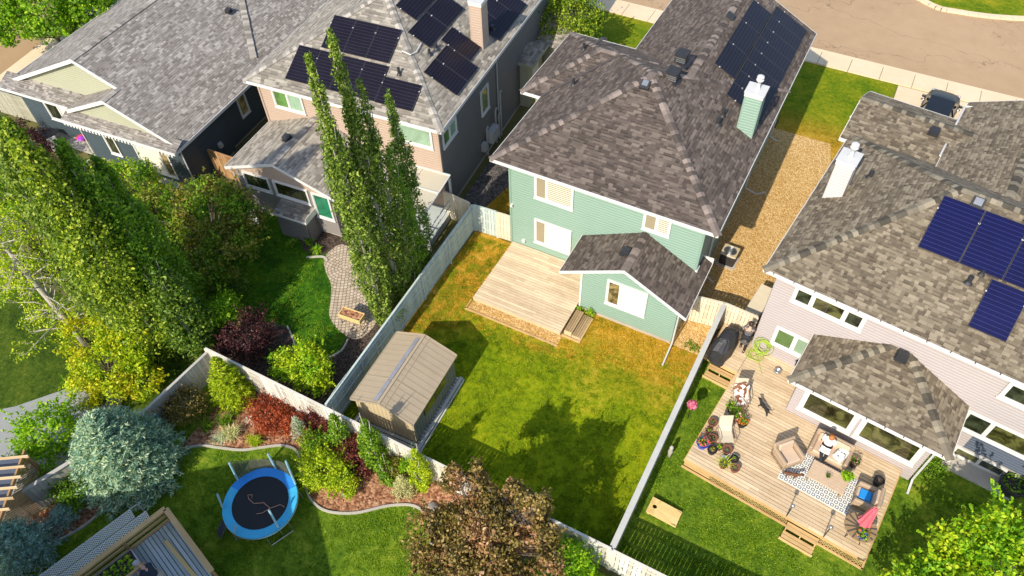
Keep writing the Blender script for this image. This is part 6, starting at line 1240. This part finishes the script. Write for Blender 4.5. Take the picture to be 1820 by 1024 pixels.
tree('maroon_shrub', 'maroon shrub behind the silver conifer at the fence', 'shrub', (-2.2, -13.0), [((0, 0, .5), (.6, .35, .5), 45, .25), ((-2.6, -.1, .1), (.7, .35, .35), 30, .24)], 'lf_maroon', .075, 60, .6, .03)
tree('yellow_weigela', 'bright lime shrub in the middle of the trampoline bed', 'shrub', (-.7, -14.5), [((0, 0, .6), (.85, .75, .65), 110, .27), ((.9, -.1, .45), (.5, .45, .4), 35, .24)], 'lf_lime', .085, 60, .7, .04)
tree('green_shrub', 'dark green feathery shrub left of the lime shrub', 'shrub', (-1.6, -13.9), [((0, 0, .5), (.6, .6, .55), 55, .28)], 'lf_mid', .09, 50, .5, .03)
gv = 'narrow upright shrubs along the back fence'
column((-.75, -13.25), 2.9, .38, 130, 36, 'lf_mid', .08, 'upright green shrub left of the tall vine column', z0=.05, group=gv, cat='shrub', name='upright_shrub', clump=.2)
column((.95, -13.3), 3.7, .42, 190, 40, 'lf_mid', .085, 'tall leafy vine column in front of the shed', (-.1, .1), z0=.05, group=gv, cat='shrub', name='upright_shrub', clump=.22)
column((1.6, -13.5), 1.1, .42, 60, 36, 'lf_mid', .08, 'low rounded shrub at the foot of the vine column', z0=.05, group=gv, cat='shrub', name='upright_shrub', clump=.22, tip=.5)
column((3.0, -13.2), 3.3, .4, 150, 34, 'lf_lime', .08, 'pale upright shrub next to the brown maple', z0=.05, group=gv, cat='shrub', name='upright_shrub', clump=.2)
tree('green_shrub', 'small round green shrub in front of the white fence beside the pale upright shrub', 'shrub', (2.45, -13.0), [((0, 0, 1.0), (.35, .3, .45), 30, .22)], 'lf_bright', .08, 50, 1.0, .03)
tree('yellow_green_shrub', 'small amber tinted shrub right of the vine column', 'shrub', (1.75, -13.2), [((0, 0, .6), (.42, .35, .45), 36, .22)], 'lf_olive', .07, 55, .6, .03)
conifer((2.45, -13.7), 1.3, .5, 200, 'lf_cream', 'cream green pointed conifer low in front of the white fence', .1, name='dwarf_conifer', cat='shrub', power=.7)
for x, y, n, h, s, m__, lab in ((-5.35, -14.95, 170, .5, .6, 'lf_cream', 'cream variegated grass clump, largest of the bed'), (-5.7, -15.3, 120, .35, .5, 'lf_silver', 'silvery grass clump overhanging the edging'), (-4.3, -14.75, 140, .4, .45, 'lf_lime', 'yellow green grass clump right of the cream one'), (-6.0, -14.6, 100, .45, .5, 'lf_mid', 'green daylily clump left of the cream grass'), (-6.6, -15.1, 90, .4, .42, 'lf_mid', 'green daylily clump nearest the grey fence'), (-6.1, -14.0, 90, .5, .45, 'lf_dark', 'dark green iris clump under the pine'), (-.9, -15.25, 100, .35, .45, 'lf_lime', 'lime grass clump at the front tip of the bed'), (-1.7, -14.45, 110, .4, .5, 'lf_mid', 'green grass clump beside the lime shrub')):
    tuft((x, y), n, h, s, m__, lab, w=.016, group='grass clumps of the trampoline bed', rad=.18)
tree('small_green_shrub', 'tiny bright green shrub at the lower end of the grey fence', 'shrub', (-7.3, -16.4), [((0, 0, .3), (.3, .3, .3), 16, .2)], 'lf_bright', .07, 40, .2, .02)
tree('white_flowers', 'little white flowering plant under the pine', 'plant', (-5.1, -14.1), [((0, 0, .2), (.2, .15, .15), 10, .12)], 'lf_white', .06, 20, .15, .01)
tree('brown_maple', 'big maple with brown and bronze leaves in front of the back fence', 'tree', (6.85, -14.95), [((0, 0, 3.2), (1.5, 1.4, 1.1), 100, .34), ((.1, .3, 3.8), (1.1, .9, .8), 56, .32), ((-1.6, 1.0, 4.0), (.28, .28, 1.2), 26, .22), ((-1.0, 1.5, 4.0), (.25, .25, 1.2), 24, .2), ((-.4, 1.1, 4.0), (.3, .25, 1.0), 22, .22), ((.3, 1.6, 3.8), (.25, .25, 1.2), 22, .2), ((.9, 1.4, 4.1), (.28, .28, 1.2), 26, .22), ((1.5, 1.5, 3.8), (.25, .3, 1.3), 26, .22), ((1.9, .9, 3.5), (.4, .3, .9), 24, .24), ((2.3, .3, 3.2), (.45, .3, .6), 20, .24), ((-1.5, -.6, 2.9), (.9, 1.0, .9), 56, .32), ((1.7, -1.0, 2.8), (1.1, 1.0, .9), 60, .32), ((.1, -1.6, 3.0), (1.5, 1.0, .9), 76, .34), ((.2, -2.8, 2.6), (1.8, .9, .8), 60, .34)], 'lf_brown', .115, 58, 3.4, .1, mat2='lf_bronze', frac=.16, low=-.1)
tree('green_shrub', 'sunny green shrub between the brown maple and the whitish fence', 'shrub', (9.6, -13.6), [((0, 0, 1.0), (.75, .6, 1.1), 80, .3), ((.9, -.4, .6), (.6, .5, .6), 40, .28), ((-.7, -.6, .7), (.7, .5, .6), 40, .28)], 'lf_bright', .11, 45, 1.2, .05)
tree('green_maple', 'large fresh green maple filling the bottom right corner', 'tree', (22.7, -7.6), [((0, 0, 2.6), (2.1, 1.5, 1.5), 170, .38), ((-1.5, -.9, 2.0), (1.1, 1.0, 1.0), 76, .34), ((1.8, .9, 2.7), (1.5, 1.2, 1.4), 96, .36), ((-.5, .9, 2.9), (.9, .7, .9), 50, .32), ((-2.2, -2.2, 2.0), (1.3, 1.2, 1.1), 60, .36)], 'lf_bright', .15, 50, 3.2, .12, mat2='lf_lime', frac=.3)
tree('green_shrub', 'low green shrub under the sunroom downspout', 'shrub', (20.35, -3.4), [((0, 0, .35), (.6, .55, .35), 34, .24)], 'lf_mid', .08, 45, .3, .03)
tree('street_tree', 'leafy yellow green tree in the front yard behind the small porch', 'tree', (-4.6, 15.6), [((0, 0, 2.8), (2.3, 2.0, 1.9), 260, .48), ((1.3, -.8, 2.0), (1.4, 1.2, 1.2), 90, .42)], 'lf_poplar_yellow', .14, 44, 3, .16)
tree('street_tree', 'green tree by the road in the top left corner', 'tree', (-35.2, 2.2), [((0, 0, 3.0), (3.0, 2.4, 2.2), 260, .55), ((2.4, 1.4, 2.6), (2.0, 1.8, 1.7), 120, .5), ((-1.6, -1.6, 2.4), (1.8, 1.4, 1.4), 80, .5)], 'lf_mid', .19, 50, 3, .16, mat2='lf_bright', frac=.35)
tree('dark_red_shrub', 'dark reddish shrub by the fence west of the bungalow', 'shrub', (-27.6, -6.4), [((0, 0, .9), (1.7, .9, .8), 90, .35), ((-1.8, .6, .8), (.9, .8, .7), 40, .32)], 'lf_purple', .1, 45, .8, .05)
for x, y, lab in ((-2.0, -8.0, 'creeping vine on the green fence'),):
    t = thing('climbing_vine', 'small dark vine clinging to the sunny side of the green fence', 'vine', (-1.93, -7.0, 0)); P = np.stack([np.full(60, .02)+RS.rand(60)*.05, RS.randn(60)*.22, 1.35+RS.randn(60)*.16], 1); leaves('foliage', P, np.tile([1., 0, .3], (60, 1)), .09, 'lf_dark', t); b = MB(); b.tube([(.02, 0, 0), (.03, .1, .7), (.03, 0, 1.4)], .01, 5); b.build('stem', 'bark', t)
tree('green_sprout', 'small yellow green plant at the corner of the rear addition', 'plant', (5.35, -2.38), [((0, 0, .3), (.16, .14, .25), 12, .12)], 'lf_bright', .07, 24, .3, .01); tree('green_sprout', 'tiny green plant behind the dark wooden steps', 'plant', (4.85, -2.35), [((0, 0, .25), (.1, .1, .2), 8, .1)], 'lf_bright', .06, 20, .25, .01)
tree('weed_patch', 'green weeds in the gravel next to the downspout', 'plant', (10.2, -1.9), [((0, 0, .08), (.4, .2, .08), 26, .1)], 'lf_mid', .06, 14, .05, .01)
# grass blades on the lawns: nobody could count them
def blades(label, poly, n, h, mat, seed=1):
    rs = np.random.RandomState(seed); xs = [p[0] for p in poly]; ys = [p[1] for p in poly]; P = np.stack([rs.uniform(min(xs), max(xs), n), rs.uniform(min(ys), max(ys), n)], 1); ins = np.zeros(n, bool); j = len(poly)-1
    for i in range(len(poly)):
        xi, yi = poly[i]; xj, yj = poly[j]; c = ((yi > P[:, 1]) != (yj > P[:, 1])); xx = (xj-xi)*(P[:, 1]-yi)/((yj-yi) if yj != yi else 1e-9)+xi; ins ^= c & (P[:, 0] < xx); j = i
    P = P[ins]; dens = 0
    for sc_, am in ((.22, .5), (.7, .3), (2.2, .2)):
        g = rs.rand(220, 220); u = (P-P.min(0))/sc_; i0 = np.floor(u).astype(int); fr_ = u-i0; i0 %= 219; fr_ = fr_*fr_*(3-2*fr_); dens = dens+am*(g[i0[:, 0], i0[:, 1]]*(1-fr_[:, 0])*(1-fr_[:, 1])+g[i0[:, 0]+1, i0[:, 1]]*fr_[:, 0]*(1-fr_[:, 1])+g[i0[:, 0], i0[:, 1]+1]*(1-fr_[:, 0])*fr_[:, 1]+g[i0[:, 0]+1, i0[:, 1]+1]*fr_[:, 0]*fr_[:, 1])
    P = P[rs.rand(len(P)) < np.clip((dens-.42)*6, .0, 1)]; n = len(P); a = rs.rand(n)*6.283; hh = h*(.5+rs.rand(n)); w_ = .011+.01*rs.rand(n); lx = rs.randn(n)*.03; ly = rs.randn(n)*.03
    V = np.zeros((n, 3, 3)); V[:, 0, 0] = P[:, 0]-np.cos(a)*w_; V[:, 0, 1] = P[:, 1]-np.sin(a)*w_; V[:, 1, 0] = P[:, 0]+np.cos(a)*w_; V[:, 1, 1] = P[:, 1]+np.sin(a)*w_; V[:, :2, 2] = .01; V[:, 2, 0] = P[:, 0]+lx; V[:, 2, 1] = P[:, 1]+ly; V[:, 2, 2] = hh
    me = bpy.data.meshes.new('grass'); me.vertices.add(3*n); me.vertices.foreach_set('co', V.astype(np.float32).ravel()); me.loops.add(3*n); me.loops.foreach_set('vertex_index', np.arange(3*n, dtype=np.int32)); me.polygons.add(n); me.polygons.foreach_set('loop_start', np.arange(0, 3*n, 3, dtype=np.int32)); me.materials.append(MAT[mat]); me.update(calc_edges=True)
    o = bpy.data.objects.new('grass', me); COL.objects.link(o); kind(tag(o, label, 'grass'), 'stuff'); return o
tree('dark_red_shrub', 'little dark red shrub at the foot of the cream storage box', 'shrub', (11.9, -.05), [((0, 0, .35), (.3, .25, .35), 18, .16)], 'lf_purple', .07, 40, .3, .02)
for args in (('short dense grass of the middle lawn', [(-2.0, -12.6), (10.7, -12.6), (10.8, -2.2), (9.3, -2.2), (9.2, -4.5), (-.1, -4.7), (-.1, -.1), (-2.1, -.1)], 230000, .055, 'gb_main', 1), ('dry orange grass near the new deck and the rear addition', [(-2.05, -7.5), (-1.2, -6.6), (.5, -5.6), (3, -5.4), (5.5, -5.0), (8, -4.6), (10.7, -4.2), (10.8, -2.2), (9.3, -2.2), (4.9, -2.3), (4.9, -4.2), (-.1, -4.7), (-.1, -.1), (-2.1, -.1)], 120000, .055, 'gb_dry', 7), ('short green grass of the lawn around the big deck', [(10.85, -12.6), (24, -12.6), (26, -3), (20.2, -4.3), (19.5, -8.8), (11.9, -8.0), (12.2, -3.5), (11.0, -3.0)], 220000, .06, 'gb_rich', 2), ('green grass of the trampoline lawn', [(p[0], p[1]-.1) for p in bedN[::3]]+[(9, -24), (-9, -24), (-7.3, -18.9), (-7.2, -17.4)], 220000, .06, 'gb_rich', 3), ('shaded green grass of the left garden lawn', [(-14, -12.4), (-9.6, -10.5), (-7.2, -9.2), (-5.4, -10.6), (-4.3, -8.7), (-6.4, -7.0), (-8.4, -5.4), (-16, -4)], 60000, .055, 'gb_rich', 4)):
    if 'gb_main' not in MAT: leaf('gb_main', [(.12, .20, .004), (.27, .36, .008), (.46, .52, .012), (.68, .62, .04)], .3, spread=.35); leaf('gb_rich', [(.10, .20, .010), (.23, .37, .018), (.41, .52, .03), (.72, .67, .08)], .3, spread=.35); leaf('gb_dry', [(.34, .25, .01), (.62, .40, .03), (.8, .5, .06), (.9, .7, .2)], .25, spread=.45)
    blades(args[0], args[1], args[2], args[3], args[4], args[5])

# ------------------------------------------------------------ people and animals
paint('skin', (.60, .33, .22), .55, .06, 8); paint('hair_dark', (.03, .018, .012), .5, .3, 30); paint('hair_red', (.42, .14, .03), .5, .3, 30); paint('hair_gray', (.45, .44, .42), .6, .2, 30); paint('cloth_navy', (.02, .03, .05), .8, .2, 6); paint('cloth_white', (.78, .76, .72), .8, .05, 6); paint('cloth_black', (.015, .015, .018), .8, .2); paint('cloth_khaki', (.42, .38, .30), .8, .1); paint('shoe_dark', (.02, .02, .025), .6, .2); paint('fur_black', (.012, .011, .011), .7, .3, 20); paint('fur_ginger', (.12, .045, .015), .7, .3, 20); paint('paper', (.8, .8, .78), .6, .03); paint('eye', (.02, .015, .01), .2, .05)
m, N, L, B = nm('floral'); tc = N.new('ShaderNodeTexCoord').outputs['Object']; L.new(ramp(N, L, noise_(N, L, tc, 16, 2), [(.44, (.02, .02, .025)), (.5, (.35, .33, .32)), (.56, (.03, .03, .035))]), B.inputs['Base Color'])
def skinmesh(name, V, E, mat, parent, sub=2):
    """V: name -> (pos, radius); E: list of chains of names"""
    keys = list(V); ed = set()
    for ch in E:
        for a, c in zip(ch, ch[1:]): ed.add((keys.index(a), keys.index(c)))
    me = bpy.data.meshes.new(name); me.from_pydata([V[k][0] for k in keys], list(ed), []); o = bpy.data.objects.new(name, me); COL.objects.link(o); o.parent = parent; me.materials.append(MAT[mat])
    md = o.modifiers.new('skin', 'SKIN'); md.use_smooth_shade = True
    if not me.skin_vertices: me.skin_vertices.new() if hasattr(me.skin_vertices, 'new') else None
    sv = me.skin_vertices[0].data if len(me.skin_vertices) else None
    for i, k in enumerate(keys):
        r = V[k][1]; sv[i].radius = r if isinstance(r, tuple) else (r, r)
    sv[0].use_root = True; sb = o.modifiers.new('sub', 'SUBSURF'); sb.levels = sb.render_levels = sub; return o
def lerp3(a, b, t): return tuple(a[i]+(b[i]-a[i])*t for i in range(3))
def person(label, loc, rz, J, look, top, bottom, shoe, hair, hair_len=0, cap=None, long_sleeve=False, skirt=None):
    t = thing('person', label, 'person', loc, rz); V = {'pelvis': (J['pelvis'], (.15, .11)), 'waist': (lerp3(J['pelvis'], J['chest'], .5), (.125, .095)), 'chest': (J['chest'], (.16, .11)), 'neck': (J['neck'], .05), 'jaw': (lerp3(J['neck'], J['head'], .55), .06), 'head': (J['head'], (.082, .1)), 'crown': (tuple(J['head'][i]+(J['head'][i]-J['neck'][i])*.38 for i in range(3)), .07)}
    E = [['pelvis', 'waist', 'chest', 'neck', 'jaw', 'head', 'crown']]
    lk = Vector(look).normalized(); hd = Vector(J['head']); V['nose'] = (tuple(hd+lk*.105-Vector((0, 0, .015))), .014); E.append(['head', 'nose'])
    for s in 'LR':
        V['sh'+s] = (J['sh'+s], .055); V['el'+s] = (J['el'+s], .038); V['wr'+s] = (J['ha'+s], .025); E.append(['chest', 'sh'+s, 'el'+s, 'wr'+s])
        f = (Vector(J['ha'+s])-Vector(J['el'+s])).normalized(); sd = f.cross(Z3); sd = sd.normalized() if sd.length > .1 else Vector((1, 0, 0)); pm = Vector(J['ha'+s])+f*.06; V['palm'+s] = (tuple(pm), (.034, .018)); E.append(['wr'+s, 'palm'+s])
        for i, (o_, ln) in enumerate(((-.027, .06), (-.009, .075), (.009, .07), (.027, .055))):
            k1 = pm+f*.03+sd*o_; k2 = k1+f*ln*.5-Z3*.006; k3 = k2+f*ln*.35-Z3*.025
            for n_, q in (('a', k1), ('b', k2), ('c', k3)): V[f'f{i}{n_}{s}'] = (tuple(q), .009)
            E.append(['palm'+s, f'f{i}a{s}', f'f{i}b{s}', f'f{i}c{s}'])
        q = pm-f*.02+sd*(-.045); V['th'+s] = (tuple(q), .011); V['ti'+s] = (tuple(q+f*.035-sd*.01), .009); E.append(['palm'+s, 'th'+s, 'ti'+s])
        V['hip'+s] = (J['hip'+s], .085); V['kn'+s] = (J['kn'+s], .055); V['an'+s] = (J['an'+s], .036); V['toe'+s] = (J['toe'+s], .03); E.append(['pelvis', 'hip'+s, 'kn'+s, 'an'+s, 'toe'+s])
    skinmesh('body', V, E, 'skin', t)
    g = 1.36; big = lambda k, f=g: (V[k][0], tuple(x*f for x in V[k][1]) if isinstance(V[k][1], tuple) else V[k][1]*f)
    T = {k: big(k) for k in ('pelvis', 'waist', 'chest')}; T['collar'] = (lerp3(J['chest'], J['neck'], .62), .075); TE = [['pelvis', 'waist', 'chest', 'collar']]
    for s in 'LR':
        T['sh'+s] = big('sh'+s, 1.6); q = .98 if long_sleeve else .6; T['sl'+s] = (lerp3(J['sh'+s], J['el'+s], q), .068); TE.append(['chest', 'sh'+s, 'sl'+s])
        if long_sleeve: T['wr2'+s] = (lerp3(J['el'+s], J['ha'+s], .85), .038); TE.append(['sl'+s, 'wr2'+s])
    skinmesh('top', T, TE, top, t)
    Bt = {'pelvis': big('pelvis', 1.42)}; BE = []
    for s in 'LR':
        Bt['hip'+s] = big('hip'+s, 1.35); q = 1 if bottom[1] == 'long' else .9; Bt['k2'+s] = (lerp3(J['hip'+s], J['kn'+s], q), .075); BE.append(['pelvis', 'hip'+s, 'k2'+s])
        if bottom[1] == 'long': Bt['a2'+s] = (lerp3(J['kn'+s], J['an'+s], .93), .05); BE[-1].append('a2'+s)
    skinmesh('trousers', Bt, BE, bottom[0], t)
    for s in 'LR':
        a, c = Vector(J['an'+s]), Vector(J['toe'+s]); b = MB(); f = (c-a); f.z = 0; f.normalize(); b.rbox(tuple((a+c)/2-Z3*.01), (.27, .1, .08), .03, math.atan2(f.y, f.x)); b.build('shoe', shoe, t)
    up = (Vector(J['head'])-Vector(J['neck'])).normalized(); c = hd-lk*.03+up*.03; b = MB(); q = up.to_track_quat('Z', 'Y').to_matrix().to_4x4(); b.T = Matrix.Translation(c) @ q; b.lathe((0, 0, -.03), [(.085, -.03), (.108, .0), (.112, .05), (.095, .105), (.05, .135), (.01, .142)], 16)
    if hair_len: b.T = Matrix.Translation(c-lk*.05) @ q; b.lathe((0, 0, -hair_len), [(.04, 0), (.09, .06), (.1, hair_len*.6), (.09, hair_len)], 12)
    b.build('hair', hair, t, smooth=True)
    if cap: b = MB(); b.T = Matrix.Translation(c+up*.02) @ q; b.lathe((0, 0, -.02), [(.118, 0), (.12, .04), (.1, .1), (.05, .135), (.01, .14)], 16); b.T = Matrix.Identity(4); b.rbox(tuple(hd+lk*.16+up*.045), (.15, .16, .015), .006, math.atan2(lk.y, lk.x), 0, 0, R(15)); b.build('cap', cap, t, smooth=True)
    ey = lk.cross(up).normalized()
    for s in (-1, 1): b = MB(); b.lathe(tuple(hd+lk*.086+ey*s*.033+up*.02), [(.003, -.008), (.01, 0), (.003, .008)], 8); b.build('eye', 'eye', t)
    if skirt: b = MB(); p = Vector(J['pelvis']); b.lathe((p.x, p.y, p.z-.42), [(.2, 0), (.22, .02), (.19, .25), (.16, .42), (.14, .46)], 18); b.build('skirt', skirt, t, smooth=True)
    return t
# crouching gardener (local x = forward)
person('person in a navy shirt and pale cap crouching beside the raised planter', LP(1.5, -1.55, .8), LR+R(200), dict(pelvis=(-.12, 0, .42), chest=(.2, 0, .78), neck=(.33, 0, .95), head=(.47, 0, 1.04), shL=(.2, .2, .82), shR=(.2, -.2, .82), elL=(.36, .24, .55), elR=(.36, -.22, .55), haL=(.62, .14, .62), haR=(.6, -.14, .62), hipL=(-.1, .11, .4), hipR=(-.1, -.11, .4), knL=(.3, .2, .42), knR=(.3, -.2, .4), anL=(-.02, .18, .07), anR=(-.02, -.18, .07), toeL=(.18, .2, .04), toeR=(.18, -.2, .04)), (.8, 0, -.6), 'cloth_navy', ('cloth_khaki', 'short'), 'shoe_dark', 'hair_gray', cap='hair_gray')
# seated woman reading (faces -y of the sofa)
t = person('person in a white top and black trousers reading on the tan sofa', WP(4.95, -2.85, .61), RW+R(-90), dict(pelvis=(-.05, 0, .53), chest=(-.1, 0, .88), neck=(-.07, 0, 1.07), head=(-.0, 0, 1.2), shL=(-.1, .18, .98), shR=(-.1, -.18, .98), elL=(.1, .25, .74), elR=(.1, -.25, .74), haL=(.3, .1, .78), haR=(.3, -.1, .78), hipL=(.0, .1, .53), hipR=(.0, -.1, .53), knL=(.42, .14, .56), knR=(.45, -.06, .62), anL=(.5, .1, .1), anR=(.75, .1, .35), toeL=(.66, .1, .05), toeR=(.92, .13, .4)), (.8, 0, -.6), 'cloth_white', ('cloth_black', 'long'), 'shoe_dark', 'hair_red', .25, long_sleeve=False)
bk = thing('open_book', 'open white paper held by the person on the sofa', 'book', WP(4.95, -3.22, 1.42), RW); b = MB(); b.cbox((-.09, 0, 0), (.18, .24, .012), 0, 0, R(25), R(12)); b.cbox((.09, 0, 0), (.18, .24, .012), 0, 0, R(25), R(-12)); b.build('pages', 'paper', bk)
# woman standing at the barbecue
person('person in a dark patterned top standing between barbecue and pale wall', WP(.25, .12, .605), RW+R(95), dict(pelvis=(0, 0, .92), chest=(.06, 0, 1.25), neck=(.1, 0, 1.43), head=(.16, 0, 1.55), shL=(.06, .18, 1.35), shR=(.06, -.18, 1.35), elL=(.2, .26, 1.1), elR=(.22, -.24, 1.12), haL=(.42, .18, 1.1), haR=(.44, -.16, 1.12), hipL=(0, .1, .9), hipR=(0, -.1, .9), knL=(.06, .1, .5), knR=(-.1, -.1, .5), anL=(-.02, .1, .08), anR=(-.25, -.1, .1), toeL=(.14, .11, .04), toeR=(-.1, -.11, .04)), (.8, 0, -.5), 'floral', ('cloth_black', 'long'), 'shoe_dark', 'hair_dark', .12, skirt='floral')
def animal(label, loc, rz, s, mat, cat, tail_up=True, fur2=None, walk=1):
    t = thing(cat, label, cat, loc, rz); V = {'hip': ((-.19, 0, .24), (.065, .07)), 'belly': ((-.02, 0, .235), (.062, .066)), 'rib': ((.13, 0, .245), (.068, .078)), 'neck': ((.23, 0, .30), .042), 'head': ((.31, 0, .345), .046), 'muz': ((.37, 0, .33), .024), 'nose': ((.40, 0, .325), .014), 'earL': ((.29, .035, .40), .012), 'earR': ((.29, -.035, .40), .012), 't1': ((-.28, 0, .26), .018), 't2': ((-.36, .02, .33 if tail_up else .2), .014), 't3': ((-.42, .04, .42 if tail_up else .14), .01)}
    E = [['hip', 'belly', 'rib', 'neck', 'head', 'muz', 'nose'], ['head', 'earL'], ['head', 'earR'], ['hip', 't1', 't2', 't3']]
    for q, y, d in (('FL', .05, .04), ('FR', -.05, -.04)):
        V['s'+q] = ((.14, y, .2), .032); V['k'+q] = ((.14+d*walk, y, .11), .017); V['p'+q] = ((.14+d*1.6*walk, y, .02), .016); V['q'+q] = ((.175+d*1.6*walk, y, .014), .014); E.append(['rib', 's'+q, 'k'+q, 'p'+q, 'q'+q])
    for q, y, d in (('HL', .05, -.04), ('HR', -.05, .04)):
        V['s'+q] = ((-.17+d*.4, y, .18), .036); V['h'+q] = ((-.23+d*walk, y, .09), .017); V['p'+q] = ((-.2+d*1.3*walk, y, .02), .016); V['q'+q] = ((-.165+d*1.3*walk, y, .014), .014); E.append(['hip', 's'+q, 'h'+q, 'p'+q, 'q'+q])
    V = {k: (tuple(c*s for c in p), tuple(c*s for c in r) if isinstance(r, tuple) else r*s) for k, (p, r) in V.items()}
    skinmesh('body', V, E, mat, t); return t
animal('small black cat walking on the open deck boards', WP(2.25, -2.35, .605), RW+R(150), 1.15, 'fur_black', 'cat'); animal('small dark ginger dog at the corner of the patterned rug', WP(4.3, -4.55, .62), RW+R(20), 1.1, 'fur_ginger', 'dog')
